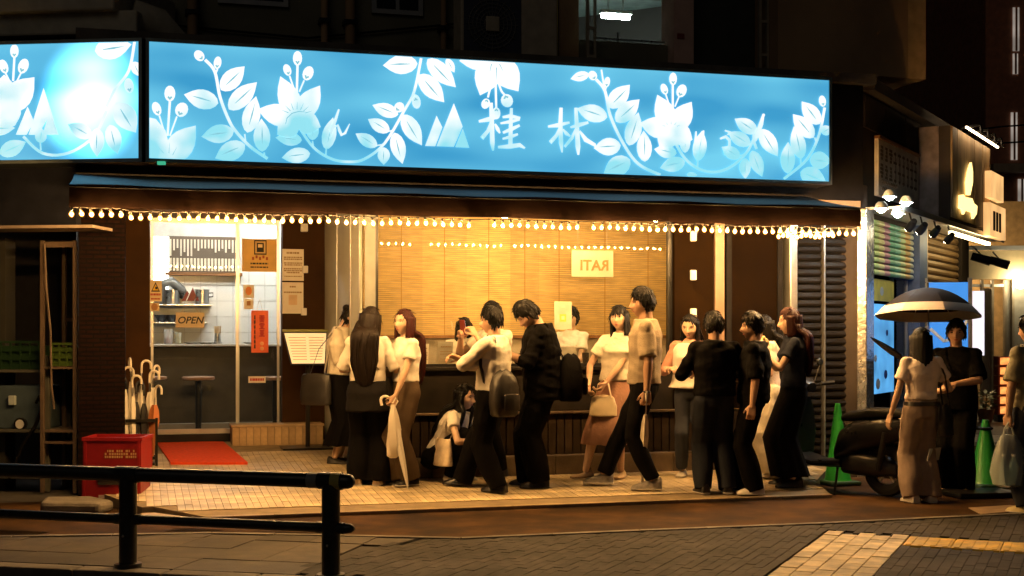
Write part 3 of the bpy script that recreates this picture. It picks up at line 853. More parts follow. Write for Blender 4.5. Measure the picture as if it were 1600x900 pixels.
# two sheets on the brown wall
o, w, h = notice("wall_sheet", "upper cream sheet of printed text on the brown wall", "notice", 441, 474.5, 389, 439, DOORY-0.004, M_paper)
print_lines(o, w, h, [(0.88,0.6,0.06),(0.74,0.85,0.04),(0.68,0.85,0.04),(0.56,0.85,0.04),(0.50,0.8,0.04),(0.38,0.85,0.04),(0.32,0.85,0.04),(0.26,0.6,0.04),(0.14,0.8,0.03)], mat("faded_ink",(0.35,0.24,0.12),0.8,var=0))
o, w, h = notice("wall_sheet", "lower cream sheet with a faint picture on the brown wall", "notice", 441, 474, 441, 490, DOORY-0.004, M_paper)
print_lines(o, w, h, [(0.86,0.3,0.05),(0.68,0.85,0.05)], MATS["faded_ink"])
bx("picture", mat("faint_picture",(0.72,0.55,0.38),0.8), o, -w*0.4, w*0.4, -0.0075, -0.0065, h*0.28, h*0.6)
for px, py, lab in ((477, 421, "small white clip box beside the upper wall sheet"), (475, 487, "small white clip box beside the lower wall sheet")):
    xx, zz = FA.at(px, py, DOORY-0.03)
    cb = bx("clip_box", M_white, None, -0.03, 0.03, -0.04, 0.0, -0.04, 0.04, 0.006)
    cb.location = FA.w(xx, DOORY-0.002, zz); cb.rotation_euler = (0, 0, FA.yaw)
    tag(cb, lab, "clip", "clip boxes by the wall sheets")

# =================================================================== WINDOW COUNTER CONTENTS
def wcount(px, yy=0.45): return FA.w(fx(px, yy), yy, ZS-0.004)
for i, (px, w_, h_, lab) in enumerate(((660, 0.07, 0.22, "white menu card stand at the left end of the window counter"), (697, 0.075, 0.24, "grey menu card stand behind the crouching woman"), (953, 0.065, 0.24, "white menu card stand beside the woman in the cream blouse"))):
    o = empty("menu_card", wcount(px), FA.yaw + R(random.uniform(-8,8)), lab, "menu card", "menu cards on the window counter")
    MB().loft([[(-w_,0.035-0.03*t,t*h_),(w_,0.035-0.03*t,t*h_),(w_,0.04-0.03*t,t*h_),(-w_,0.04-0.03*t,t*h_)] for t in (0,1)]).build("front_card", M_paper if i != 1 else mat("grey_card",(0.45,0.42,0.36),0.6), o)
    MB().loft([[(-w_,0.10-0.085*t,t*h_),(w_,0.10-0.085*t,t*h_),(w_,0.105-0.085*t,t*h_),(-w_,0.105-0.085*t,t*h_)] for t in (0,1)]).build("back_card", M_paper, o)
    print_lines(o, w_, h_, [(0.8,0.7,0.05),(0.6,0.8,0.03),(0.5,0.8,0.03),(0.3,0.8,0.03)], MATS["faded_ink"], y=0.0)
for px, r_, h_, lab in ((915, 0.036, 0.13, "dark tumbler on the window counter"), (930, 0.03, 0.09, "small soy sauce bottle near the dark tumbler"), (942, 0.03, 0.11, "sauce bottle next to the white menu card"), (640, 0.035, 0.12, "clear tumbler near the woman with reddish hair")):
    o = empty("tumbler" if "tumbler" in lab else "sauce_bottle", wcount(px, 0.4), 0, lab, "tumbler" if "tumbler" in lab else "bottle")
    MB().lathe([(r_,0.001),(r_*1.05,h_*0.7),(r_*0.6,h_*0.9),(r_*0.6,h_)] if "bottle" in lab else [(r_*0.85,0.001),(r_,h_),(r_*0.9,h_),(r_*0.75,0.01)], n=14).build("body", mat("dark_glass",(0.05,0.04,0.035),0.15) if "dark" in lab else film_mat("pale_glass",(0.8,0.78,0.7),0.5,0.1), o, smooth=True)
    if "bottle" in lab: MB().lathe([(r_*0.66,h_),(r_*0.6,h_+0.025)], n=12).build("cap", M_white, o)
# notice on the window glass, and an added sheet imitating a sign's reflection
o, w, h = notice("window_notice", "grey notice with yellow square stuck on the window glass", "notice", 866, 893, 471, 515, 0.048, mat("grey_notice",(0.42,0.38,0.30),0.6))
bx("yellow_square", mat("notice_yellow",(0.75,0.42,0.06),0.6), o, -w*0.4, w*0.35, -0.008, -0.0065, h*0.28, h*0.55); bx("square_core", M_cream, o, -w*0.18, w*0.14, -0.0095, -0.0085, h*0.36, h*0.48)
bx("top_mark", M_cream, o, -w*0.2, w*0.2, -0.008, -0.0065, h*0.78, h*0.88)
o, w, h = notice("reflected_sign_sheet", "pale cloth banner with mirrored RATI letters hanging inside the window", "banner", 893, 958, 391, 433, 1.2, mat("reflection_pale",(0.74,0.60,0.40),0.8,var=0.05))
lettering("RATI", 0.155, mat("reflection_ink",(0.42,0.25,0.08),0.8,var=0), o, (0.02, -0.009, h*0.42), mirror=True, bold=0.004)
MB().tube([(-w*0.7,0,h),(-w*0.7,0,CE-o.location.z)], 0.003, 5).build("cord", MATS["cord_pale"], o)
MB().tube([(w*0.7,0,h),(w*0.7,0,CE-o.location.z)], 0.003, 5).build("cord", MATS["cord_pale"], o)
# dining ceiling lamps
M_warm = emit("warm_lamp", (1.0, 0.65, 0.29), 200)
for i, px in enumerate((680, 790, 910, 1025)):
    xx = fx(px, 0.85)
    o = empty("ceiling_lamp", FA.w(xx, 0.85, CE), FA.yaw, ["leftmost","second","third","rightmost"][i] + " warm round lamp on the dining room ceiling", "lamp", "dining ceiling lamps")
    MB().lathe([(0.05,-0.06),(0.11,-0.05),(0.115,0.0)], n=18).build("shade", M_darkmetal, o, smooth=True)
    MB().lathe([(0.005,-0.085),(0.06,-0.075),(0.085,-0.052),(0.06,-0.061)], n=18).build("diffuser", M_warm, o, smooth=True)

# =================================================================== AWNING AND LIGHT STRING
AY = -1.15
ax0, ax1 = fx(108, AY), fx(1345, AY)
aw = empty("awning", FA.o, FA.yaw, "dark fabric awning running under the big blue sign", "awning")
M_awn = mat("awning_fabric", (0.20, 0.205, 0.22), 0.75, var=0.2, scale=2, bump=0.15, bscale=20)
xs = fx(330, -0.36)
nseg = 40
top = MB(); rows = []
for k in range(9):
    t = k/8; y = -0.10 + (AY+0.10)*t
    rows.append([(ax0+(ax1-ax0)*i/nseg, y, 2.86 - 0.20*t - 0.012*math.sin(math.pi*t) + 0.006*math.sin(i*0.9)*t) for i in range(nseg+1)])
v = [p for r_ in rows for p in r_]; v2 = [(p[0],p[1],p[2]-0.006) for p in v]
f_ = []
for k in range(8):
    for i in range(nseg):
        a_ = k*(nseg+1)+i; f_.append((a_,a_+1,a_+nseg+2,a_+nseg+1)); b_ = a_+len(v); f_.append((b_,b_+nseg+1,b_+nseg+2,b_+1))
top._add(v+v2, f_); top.build("canopy", M_awn, aw, smooth=True)
va = MB(); r0 = []; r1 = []
for i in range(nseg+1):
    x = ax0+(ax1-ax0)*i/nseg; zt = 2.655+0.006*math.sin(i*0.9)
    r0.append((x, AY, zt)); r1.append((x, AY-0.012-0.006*math.sin(i*1.7), 2.475+0.004*math.sin(i*0.7)))
va._add(r0+r1+[(p[0],p[1]+0.006,p[2]) for p in r0]+[(p[0],p[1]+0.006,p[2]) for p in r1],
        [(i,i+1,nseg+2+i,nseg+1+i) for i in range(nseg)] + [(2*nseg+2+i+1,2*nseg+2+i,3*nseg+3+i,3*nseg+4+i) for i in range(nseg)])
va.build("valance", mat("valance_fabric", (0.004,0.002,0.0012), 0.95, var=0.2, bump=0.15, bscale=20, spec=0.01), aw)
MB().tube([(ax0,AY+0.015,2.64),(ax1,AY+0.015,2.64)], 0.018, 8).build("front_bar", M_darkmetal, aw)
for px in (120, 440, 760, 1060, 1335):
    x = fx(px, AY)
    MB().tube([(x,AY+0.02,2.625),(x,0.0,2.60)], 0.012, 6).build("arm", M_darkmetal, aw)
ls = empty("light_string", FA.o, FA.yaw, "long string of glowing amber bulbs along the awning edge", "light string")
BZ = 2.412
M_bulb = emit("bulb_glow", (1.0, 0.57, 0.21), 6800)
M_sock = mat("socket", (0.03,0.025,0.02), 0.5)
def bulb_glass():
    """thin amber envelope around the filament core"""
    m = bpy.data.materials.new("bulb_glass"); m.use_nodes = True
    nt = m.node_tree; nt.nodes.clear(); L = nt.links
    out_ = nt.nodes.new("ShaderNodeOutputMaterial"); tr = nt.nodes.new("ShaderNodeBsdfTransparent"); tr.inputs[0].default_value = (1.0, 0.93, 0.80, 1)
    em = nt.nodes.new("ShaderNodeEmission"); em.inputs[0].default_value = (1.0, 0.42, 0.07, 1); em.inputs[1].default_value = 2.6  # orange halo put in as the glass's own glow
    ad = nt.nodes.new("ShaderNodeMixShader"); ad.inputs[0].default_value = 0.6
    L.new(tr.outputs[0], ad.inputs[1]); L.new(em.outputs[0], ad.inputs[2]); L.new(ad.outputs[0], out_.inputs[0])
    return m
bulb_me = MB().lathe([(0.003,-0.030),(0.014,-0.024),(0.021,-0.010),(0.020,0.004),(0.011,0.019),(0.008,0.022)], n=12).mesh("bulb", bulb_glass()); bulb_me.shade_smooth()
core_me = MB().ball((0,0,-0.006), 0.0095, 0.0095, 0.012, 8, 6).mesh("filament", M_bulb)
sock_me = MB().lathe([(0.009,0.0),(0.011,0.004),(0.011,0.024),(0.006,0.03)], n=8).mesh("socket", M_sock)
path = []; nb = 94; skips = {44, 45, 57}
for i in range(nb):
    x = ax0+0.02 + (ax1-ax0-0.05)*i/(nb-1); z = BZ + 0.004*math.sin(i*0.55) + 0.003*math.sin(i*1.7) + (0.012 if i < 6 else 0)
    path.append((x, AY-0.048, z+0.045))
    if i in skips: continue
    b_ = link_mesh("bulb", bulb_me, ls, (x, AY-0.05, z)); b_.rotation_euler = (random.uniform(-0.25,0.25), random.uniform(-0.25,0.25), 0)
    s_ = link_mesh("socket", sock_me, b_, (0,0,0.02)); link_mesh("filament", core_me, b_)
MB().tube(path, 0.005, 5).build("cable", M_sock, ls)
x_ = [p for p in path if p[0] > fx(1215, AY)]
ls2 = empty("light_string", FA.o, FA.yaw, "short second row of amber bulbs doubled up above the roller shutter", "light string")
for i in range(13):
    x = fx(1215, AY+0.12) + (fx(1300, AY+0.12)-fx(1215, AY+0.12))*i/12; z = BZ-0.03 + 0.01*math.sin(i*1.3) + 0.0016*i
    b_ = link_mesh("bulb", bulb_me, ls2, (x, AY+0.10, z)); link_mesh("filament", core_me, b_)
MB().tube([(fx(1213,AY+0.12), AY+0.10, BZ+0.0), (fx(1302,AY+0.12), AY+0.10, BZ+0.02)], 0.005, 5).build("cable", M_sock, ls2)

# =================================================================== ILLUMINATED SIGNS
def sign_panel_mat(name, hot=None):
    m = bpy.data.materials.new(name); m.use_nodes = True
    nt = m.node_tree; L = nt.links; b = nt.nodes["Principled BSDF"]
    tc = nt.nodes.new("ShaderNodeTexCoord")
    mp = nt.nodes.new("ShaderNodeMapping"); mp.inputs["Scale"].default_value = (0.9, 1, 2.6)
    L.new(tc.outputs["Object"], mp.inputs[0])
    n1 = nt.nodes.new("ShaderNodeTexNoise"); n1.inputs["Scale"].default_value = 0.9; n1.inputs["Detail"].default_value = 1.0
    L.new(mp.outputs[0], n1.inputs["Vector"])
    rp = nt.nodes.new("ShaderNodeValToRGB")
    rp.color_ramp.elements[0].position = 0.33; rp.color_ramp.elements[0].color = srgb("#3c9aca")+(1,)
    rp.color_ramp.elements[1].position = 0.70; rp.color_ramp.elements[1].color = srgb("#70cceb")+(1,)
    L.new(n1.outputs["Fac"], rp.inputs[0])
    b.inputs["Base Color"].default_value = (0.1,0.25,0.35,1); b.inputs["Roughness"].default_value = 0.35
    L.new(rp.outputs[0], b.inputs["Emission Color"])
    b.inputs["Emission Strength"].default_value = 1.05
    if hot:                                           # a bare tube burning through close behind the sheet
        vm = nt.nodes.new("ShaderNodeVectorMath"); vm.operation = 'SUBTRACT'; vm.inputs[1].default_value = hot
        L.new(tc.outputs["Object"], vm.inputs[0])
        ms = nt.nodes.new("ShaderNodeVectorMath"); ms.operation = 'MULTIPLY'; ms.inputs[1].default_value = (2.6, 0, 2.2)
        L.new(vm.outputs[0], ms.inputs[0])
        ln = nt.nodes.new("ShaderNodeVectorMath"); ln.operation = 'LENGTH'; L.new(ms.outputs[0], ln.inputs[0])
        mr = nt.nodes.new("ShaderNodeMapRange"); mr.interpolation_type = 'SMOOTHSTEP'
        mr.inputs[1].default_value = 0.0; mr.inputs[2].default_value = 1.35; mr.inputs[3].default_value = 12; mr.inputs[4].default_value = 1.1
        L.new(ln.outputs["Value"], mr.inputs[0]); L.new(mr.outputs[0], b.inputs["Emission Strength"])
    return m
def print_mat():
    m = bpy.data.materials.new("print_white"); m.use_nodes = True      # thin print: more or less of the tubes' light comes through
    nt = m.node_tree; L = nt.links; b = nt.nodes["Principled BSDF"]
    tc = nt.nodes.new("ShaderNodeTexCoord"); n1 = nt.nodes.new("ShaderNodeTexNoise"); n1.inputs["Scale"].default_value = 2.4; n1.inputs["Detail"].default_value = 2
    L.new(tc.outputs["Object"], n1.inputs["Vector"])
    sp2 = nt.nodes.new("ShaderNodeSeparateXYZ"); L.new(tc.outputs["Object"], sp2.inputs[0])
    mr = nt.nodes.new("ShaderNodeMapRange"); mr.inputs[1].default_value = 0.0; mr.inputs[2].default_value = 0.75; mr.inputs[3].default_value = -0.16; mr.inputs[4].default_value = 0.2; L.new(sp2.outputs[2], mr.inputs[0])
    ad = nt.nodes.new("ShaderNodeMath"); ad.operation = 'ADD'; L.new(n1.outputs["Fac"], ad.inputs[0]); L.new(mr.outputs[0], ad.inputs[1])
    rp = nt.nodes.new("ShaderNodeValToRGB"); e = rp.color_ramp.elements
    e[0].position = 0.36; e[0].color = srgb("#8fdcea")+(1,); e[1].position = 0.62; e[1].color = (1.0, 1.0, 0.98, 1)
    L.new(ad.outputs[0], rp.inputs[0]); L.new(rp.outputs[0], b.inputs["Emission Color"]); b.inputs["Emission Strength"].default_value = 1.08
    b.inputs["Base Color"].default_value = (0.4, 0.45, 0.45, 1)
    return m
M_print = print_mat()
M_vein = emit("print_vein", (0.30, 0.68, 0.80), 0.85)
M_sframe = mat("sign_frame", (0.03,0.035,0.035), 0.4, 0.4)

def clip(poly, x0, x1, z0, z1):
    def cut(ps, f, inter):
        o_ = []
        for i in range(len(ps)):
            a, b = ps[i-1], ps[i]; fa, fb = f(a), f(b)
            if fb >= 0:
                if fa < 0: o_.append(inter(a, b, fa, fb))
                o_.append(b)
            elif fa >= 0: o_.append(inter(a, b, fa, fb))
        return o_
    it = lambda a, b, fa, fb: (a[0]+(b[0]-a[0])*fa/(fa-fb), a[1]+(b[1]-a[1])*fa/(fa-fb))
    for f in (lambda p: p[0]-x0, lambda p: x1-p[0], lambda p: p[1]-z0, lambda p: z1-p[1]):
        if len(poly) < 3: return []
        poly = cut(poly, f, it)
    return poly

class Print:
    """flat print on a sign face: leaves, buds, stems, brush strokes given in photo pixels"""
    def __init__(self, frame, y, o, x0, x1, z0, z1, ox, oz):
        self.fr, self.y, self.o = frame, y, o; self.b = (x0, x1, z0, z1); self.ox, self.oz = ox, oz
        self.k = 0; self.last = None
        self.m = "m"; self.v = "v"
    def P(self, p):
        x, z = self.fr.at(p[0], p[1], self.y); return (x-self.ox, z-self.oz)
    def add(self, polys, kind, name, lift=0.0, parent=None):
        mb = MB()
        for pts in polys:
            q = clip([self.P(p) for p in pts], *self.b)
            if len(q) >= 3:
                self.k += 1; yy = -0.002 - lift - self.k*0.00002
                mb.poly([(p[0], yy, p[1]) for p in q])
        if not mb.f: return None
        if len(mb.f) > 1:                                   # weld the pieces of one stroke
            me = mb.mesh(name, M_print if kind == "m" else M_vein); bm = bmesh.new(); bm.from_mesh(me)
            bmesh.ops.remove_doubles(bm, verts=bm.verts, dist=0.0015); bm.to_mesh(me); bm.free()
            o = link_mesh(name, me, parent or self.o)
        else: o = mb.build(name, M_print if kind == "m" else M_vein, parent or self.o)
        if kind == "m": self.last = o
        return o
    def put(self, pts, kind="m", lift=0.0, name="petal", parent=None):
        if kind == "v": name = "vein"; parent = parent or self.last
        return self.add([pts], kind, name, lift, parent)
    def leaf(self, a, b, w, vein=True):
        a = Vector(a+(0,)); b = Vector(b+(0,)); d = b-a; L_ = d.length; u = d/L_; n = Vector((-u.y,u.x,0))
        prof = [(0,0),(0.06,0.42),(0.18,0.78),(0.35,0.98),(0.5,1.0),(0.65,0.86),(0.8,0.56),(0.92,0.22),(1,0)]
        l = [a+u*L_*t+n*w/2*q for t,q in prof]; r = [a+u*L_*t-n*w/2*q for t,q in prof[-2:0:-1]]
        o = self.put([p[:2] for p in l+r], "m", 0.0, "leaf" if vein else "petal")
        if vein and o: self.stroke([(a+u*L_*0.22)[:2], (a+u*L_*0.5+n*w*0.02)[:2], (a+u*L_*0.8+n*w*0.03)[:2]], [w*0.03, w*0.09, w*0.01], "v", 0.0015)
    def stroke(self, pts, w, kind="m", lift=0.0, name="brush_stroke"):
        pts = [Vector((p[0],p[1],0)) for p in pts]; n = len(pts)
        w = w if isinstance(w, (list,tuple)) else [w]*n
        off = []
        for i in range(n):
            t = (pts[min(i+1,n-1)]-pts[max(i-1,0)]).normalized(); nn = Vector((-t.y,t.x,0)); off.append(nn*w[i]/2)
        polys = [[(pts[i]+off[i])[:2],(pts[i+1]+off[i+1])[:2],(pts[i+1]-off[i+1])[:2],(pts[i]-off[i])[:2]] for i in range(n-1)]
        if kind == "v": return self.add(polys, kind, "vein", lift, self.last)
        return self.add(polys, kind, name, lift)
    def curve(self, pts, w):
        P_ = [Vector((p[0],p[1],0)) for p in pts]; out_ = []
        for i in range(len(P_)-1):
            p0 = P_[max(i-1,0)]; p1 = P_[i]; p2 = P_[i+1]; p3 = P_[min(i+2,len(P_)-1)]
            for k in range(5):
                t = k/5; out_.append(0.5*((2*p1)+(p2-p0)*t+(2*p0-5*p1+4*p2-p3)*t*t+(3*p1-p0-3*p2+p3)*t**3))
        out_.append(P_[-1])
        self.stroke([p[:2] for p in out_], w, name="stem")
    def bud(self, c, rx, ry, ang=0.0):
        ca, sa = math.cos(ang), math.sin(ang)
        o = self.put([(c[0]+rx*math.cos(k*0.449)*ca-ry*math.sin(k*0.449)*sa, c[1]+rx*math.cos(k*0.449)*sa+ry*math.sin(k*0.449)*ca) for k in range(14)], "m", 0.0, "bud")
        q = lambda x, y: (c[0]+x*ca-y*sa, c[1]+x*sa+y*ca)
        if o: self.put([q(-rx*0.5,ry*0.45),q(-rx*0.2,ry*0.3),q(0,ry*0.5),q(rx*0.2,ry*0.3),q(rx*0.5,ry*0.45),q(0,ry*0.85)], "v", 0.0015)
    def done(self): pass

SY = -0.35
sx0, sx1 = fx(233, SY), fx(1295, SY)
sz0, sz1 = 2.985, 3.985
def sign_box(name, label, frame, x0, x1, z0, z1, y, panel):
    o = empty(name, frame.w((x0+x1)/2, y, z0), frame.yaw, label, "sign")
    w = (x1-x0)/2; h = z1-z0
    fr = MB(); t = 0.03
    fr.box(-w-t, w+t, 0.008, 0.30, -t, h+t)
    fr.build("case", M_sframe, o)
    rim = MB(); rim.box(-w-t,-w,-0.012,0.006,-t,h+t); rim.box(w,w+t,-0.012,0.006,-t,h+t); rim.box(-w,w,-0.012,0.006,-t,0.0); rim.box(-w,w,-0.012,0.006,h,h+t)
    rim.build("rim", mat("sign_rim",(0.35,0.42,0.42),0.35,0.7), o)
    bx("panel", panel, o, -w+0.001, w-0.001, 0.0, 0.006, 0.001, h-0.001)
    return o, w, h
so, sw, shh = sign_box("illuminated_sign", "long glowing blue sign with white leaves, triangle emblem and brush characters", FA, sx0, sx1, sz0, sz1, SY, sign_panel_mat("sign_blue"))
pr = Print(FA, SY, so, -sw+0.004, sw-0.004, 0.004, shh-0.004, (sx0+sx1)/2, sz0)
Z2 = lambda x, y: (220+x/3.636, 50+y/3.636)
Z3 = lambda x, y: (560+x/3.636, 70+y/3.636)
Z4 = lambda x, y: (880+x/3.636, 90+y/3.636)
S_ = 1/3.636
def leaves(Zf, L_):
    for (a, b, c, d, w) in L_: pr.leaf(Zf(a,b), Zf(c,d), w*S_)
def buds(Zf, L_):
    for (x, y, rx, ry, an) in L_: pr.bud(Zf(x,y), rx*S_, ry*S_, R(an))
def curve(Zf, pts, w): pr.curve([Zf(*p) for p in pts], w*S_)
leaves(Z2, [(455,330,590,195,105),(500,440,660,285,105),(440,405,245,355,110),(605,572,655,365,100),(528,565,345,595,105),(592,640,422,718,110),(690,680,685,492,95),
            (915,615,765,600,75),(962,690,800,715,88),(975,615,978,500,70),(1052,668,1092,485,80),(1572,180,1375,190,110),(1462,470,1315,415,78),(1412,565,1290,495,75),(1342,650,1220,577,72),
            (1380,655,1380,755,70),(1440,572,1487,750,85),(1490,470,1597,640,92)])
buds(Z2, [(332,135,27,34,-40),(436,175,22,36,8),(165,350,31,45,0),(90,436,25,40,-20),(232,442,36,42,25),(890,150,26,42,0),(832,216,22,34,-20),(950,235,30,42,22),(1565,395,24,40,-10),(1468,428,28,30,40)])
curve(Z2, [(365,158),(420,225),(450,370),(500,500),(540,565),(620,650),(720,720)], 17)
curve(Z2, [(436,210),(424,240)], 9); curve(Z2, [(165,395),(152,590)], 13); curve(Z2, [(105,475),(140,590)], 9); curve(Z2, [(205,480),(165,590)], 9)
curve(Z2, [(890,190),(886,350)], 13); curve(Z2, [(845,250),(872,330)], 9); curve(Z2, [(928,275),(900,340)], 9)
curve(Z2, [(895,535),(980,655),(1080,720),(1180,738),(1270,722),(1385,632),(1500,440),(1552,340),(1592,150)], 15)
curve(Z2, [(590,580),(595,620)], 8); curve(Z2, [(975,620),(980,650)], 8); curve(Z2, [(1053,668),(1050,705)], 8); curve(Z2,[(1340,645),(1375,640)],7); curve(Z2,[(1412,565),(1440,555)],7); curve(Z2, [(1545,345),(1565,365)], 7); curve(Z2, [(700,685),(705,715)], 9)
# flowers
pr.put([Z2(*p) for p in ((40,485),(85,495),(140,560),(160,640),(150,735),(40,735))], pr.m); pr.leaf(Z2(150,740), Z2(312,532), 150*S_, False)
for t in ((130,690,95,650),(160,690,163,630),(180,700,205,655)): pr.stroke([Z2(t[0],t[1]),Z2(t[2],t[3])], [1.2,0.4], pr.v, 0.0015)
def flower(Zf, c, tips, wid):
    for (tx, ty) in tips: pr.leaf(Zf(*c), Zf(tx,ty), wid*S_, False)
flower(Z2, (890,500), ((792,252),(1018,305),(662,440),(775,585),(1022,540)), 125)
pr.put([Z2(890+75*math.cos(a_*0.449), 490+62*math.sin(a_*0.449)) for a_ in range(14)], pr.m)
for an in range(-160, -10, 24): pr.stroke([Z2(885+50*math.cos(R(an)),470+30*math.sin(R(an))), Z2(885+88*math.cos(R(an)),470+72*math.sin(R(an)))], [1.4,0.5], pr.v, 0.0015)
pr.stroke([Z2(822,525),Z2(830,490),Z2(860,462),Z2(900,452),Z2(935,456)], [1,1.6,1.6,1.6,0.8], pr.v, 0.0015)
# hiragana brush strokes beside the flower
pr.stroke([Z2(*p) for p in ((1125,440),(1105,500),(1080,570),(1072,600),(1095,545),(1118,530),(1128,560),(1140,585),(1160,575),(1186,522))], [a_*S_ for a_ in (10,18,16,8,10,15,17,18,14,5)])
pr.stroke([Z2(*p) for p in ((940,520),(950,490),(975,490),(970,530),(945,545))], [a_*S_ for a_ in (10,14,14,14,8)])
# second part: right of the emblem
leaves(Z3, [(392,82,553,242,100),(345,170,487,327,105),(250,398,360,572,95),(500,80,545,158,45),(780,80,572,92,120)])
flower(Z3, (775,70), ((690,288),(908,265)), 150)
for t in ((745,155,755,110),(785,200,783,130),(820,150,800,110)): pr.stroke([Z3(t[0],t[1]),Z3(t[2],t[3])], [0.5,1.5], pr.v, 0.0015)
buds(Z3, [(722,335,24,30,200),(843,318,34,38,160),(782,390,24,34,180),(328,330,24,34,170)])
curve(Z3, [(770,200),(745,260),(735,300)], 11); curve(Z3, [(778,200),(782,360)], 12); curve(Z3, [(790,200),(810,260),(830,285)], 11)
for tri in (((443,403),(378,575),(436,577),(476,470)), ((541,333),(443,577),(541,580),(591,465)), ((592,478),(549,582),(629,586))): pr.put([Z3(*p) for p in tri], pr.m)
def brush(Zf, strokes):
    for s in strokes: pr.stroke([Zf(p[0],p[1]) for p in s], [p[2]*S_ for p in s])
brush(Z3, [((683,436,14),(735,425,26),(797,408,16)), ((752,330,20),(757,450,26),(760,560,26),(764,602,10)), ((752,440,12),(735,490,20),(700,532,24),(704,520,8)), ((775,450,10),(790,480,22),(803,503,8)),
           ((868,360,16),(864,470,22),(862,582,24)), ((818,412,12),(860,405,22),(918,418,16)), ((806,447,10),(860,438,20),(915,425,12)), ((820,500,14),(868,480,22),(915,458,14)), ((818,535,10),(862,524,20),(905,508,12)), ((792,582,14),(860,578,26),(915,570,24),(945,588,10))])
brush(Z3, [((1076,465,12),(1130,458,24),(1198,442,12)), ((1150,358,18),(1146,450,24),(1150,560,24),(1156,612,8)), ((1144,468,10),(1125,515,20),(1088,556,22),(1096,540,6)), ((1160,480,8),(1180,505,20),(1202,520,8)),
           ((1203,470,10),(1250,456,24),(1305,442,14)), ((1234,358,18),(1240,470,24),(1246,580,28),(1248,626,10)), ((1232,480,10),(1212,530,18),(1170,580,14)), ((1255,490,10),(1290,540,26),(1342,570,18),(1345,582,6))])
# third part
leaves(Z4, [(145,95,40,122,55),(258,285,377,155,100),(298,365,432,238,98),(248,340,75,290,98),(372,500,426,312,92),(325,500,172,515,100),(378,580,228,660,112),(462,592,455,415,85),
            (690,590,548,628,84),(642,545,515,520,75),(690,542,690,400,62),(762,588,788,415,78),(1098,425,972,348,82),(1060,495,935,425,80),(1002,570,898,508,70),(1030,572,1032,690,65),(1070,530,1128,678,75),(1118,408,1217,562,90),
            (1455,378,1352,250,90),(1420,455,1302,322,92),(1352,575,1308,390,85),(1272,660,1275,480,82),(1398,580,1520,590,100),(1345,650,1490,705,105),(1465,430,1520,395,60),(700,665,760,668,30)])
buds(Z4, [(166,103,24,28,-30),(247,140,17,30,10),(622,122,22,36,0),(572,180,20,32,-20),(670,190,28,38,22),(1470,248,20,32,-10)])
curve(Z4, [(185,125),(235,190),(265,330),(340,490),(425,605),(550,668)], 16); curve(Z4, [(215,70),(232,180)], 9); curve(Z4, [(243,165),(236,190)], 8)
flower(Z4, (620,420), ((532,212),(727,252),(433,372),(545,510),(732,468)), 118)
pr.put([Z4(615+70*math.cos(a_*0.449), 400+60*math.sin(a_*0.449)) for a_ in range(14)], pr.m)
curve(Z4, [(620,150),(620,290)], 12); curve(Z4, [(580,210),(600,270)], 8); curve(Z4, [(655,225),(632,280)], 8)
for an in range(-150, -10, 30): pr.stroke([Z4(610+38*math.cos(R(an)),405+25*math.sin(R(an))), Z4(610+62*math.cos(R(an)),405+45*math.sin(R(an)))], [1.2,0.4], pr.v, 0.0015)
curve(Z4, [(622,462),(690,575),(780,638),(870,650),(955,618),(1035,545),(1085,450),(1137,322)], 15); curve(Z4, [(762,590),(760,625)], 8); curve(Z4, [(1000,560),(1030,548)], 8)
curve(Z4, [(1250,690),(1380,580),(1450,440),(1482,285)], 15); curve(Z4, [(1345,572),(1348,605)], 8); curve(Z4, [(1425,455),(1432,475)], 8)
brush(Z4, [((752,420,8),(748,480,16),(742,530,18),(760,535,8)), ((795,415,8),(790,480,16),(770,560,14),(755,590,4))])
brush(Z4, [((915,415,8),(945,425,16),(930,440,10)), ((888,462,10),(920,450,18),(942,470,18),(942,500,16),(915,540,12),(912,555,4))])
brush(Z4, [((1075,430,8),(1080,480,16),(1095,520,14)), ((1137,320,8),(1125,380,16),(1090,470,14),(1060,500,6))])
pr.done()
# the left-hand sign
lx0, lx1 = FL.X(-180), FL.X(217)
lsn, lw, lh = sign_box("illuminated_sign", "short glowing blue sign at the left with a glaring white spot", FL, lx0, lx1, sz0, sz1, 0.0, sign_panel_mat("sign_blue_hot", (FL.X(142)-(lx0+lx1)/2, 0, FL.Z(142,158)-sz0)))
pr = Print(FL, 0.0, lsn, -lw+0.004, lw-0.004, 0.004, lh-0.004, (lx0+lx1)/2, sz0)
Z1 = lambda x, y: (x/3, y/3)
S_ = 1/3
leaves(Z1, [(445,240,617,208,105),(545,480,638,622,105),(515,585,552,722,75),(432,640,318,582,70),(0,722,122,665,75),(455,600,455,735,70),(625,290,660,360,50),(190,670,195,600,55),(-60,600,70,600,70)])
flower(Z1, (20,520), ((162,362),(-90,380),(70,590),(-40,620),(20,350)), 130)
buds(Z1, [(68,240,20,32,0),(18,312,20,34,-20),(110,310,24,36,20),(605,402,22,36,-10)])
curve(Z1, [(68,270),(62,380)], 10); curve(Z1, [(25,340),(45,380)], 7); curve(Z1, [(100,340),(78,385)], 7)
curve(Z1, [(632,190),(605,330),(540,420),(500,500)], 13); curve(Z1, [(110,640),(200,718),(320,718),(440,640),(500,520)], 13); curve(Z1, [(190,668),(192,705)], 7)
for tri in (((205,412),(135,632),(180,632),(222,560)), ((205,412),(222,560),(200,632),(276,632)), ((130,500),(75,632),(125,632),(160,570))): pr.put([Z1(*p) for p in tri], pr.m)
pr.done()

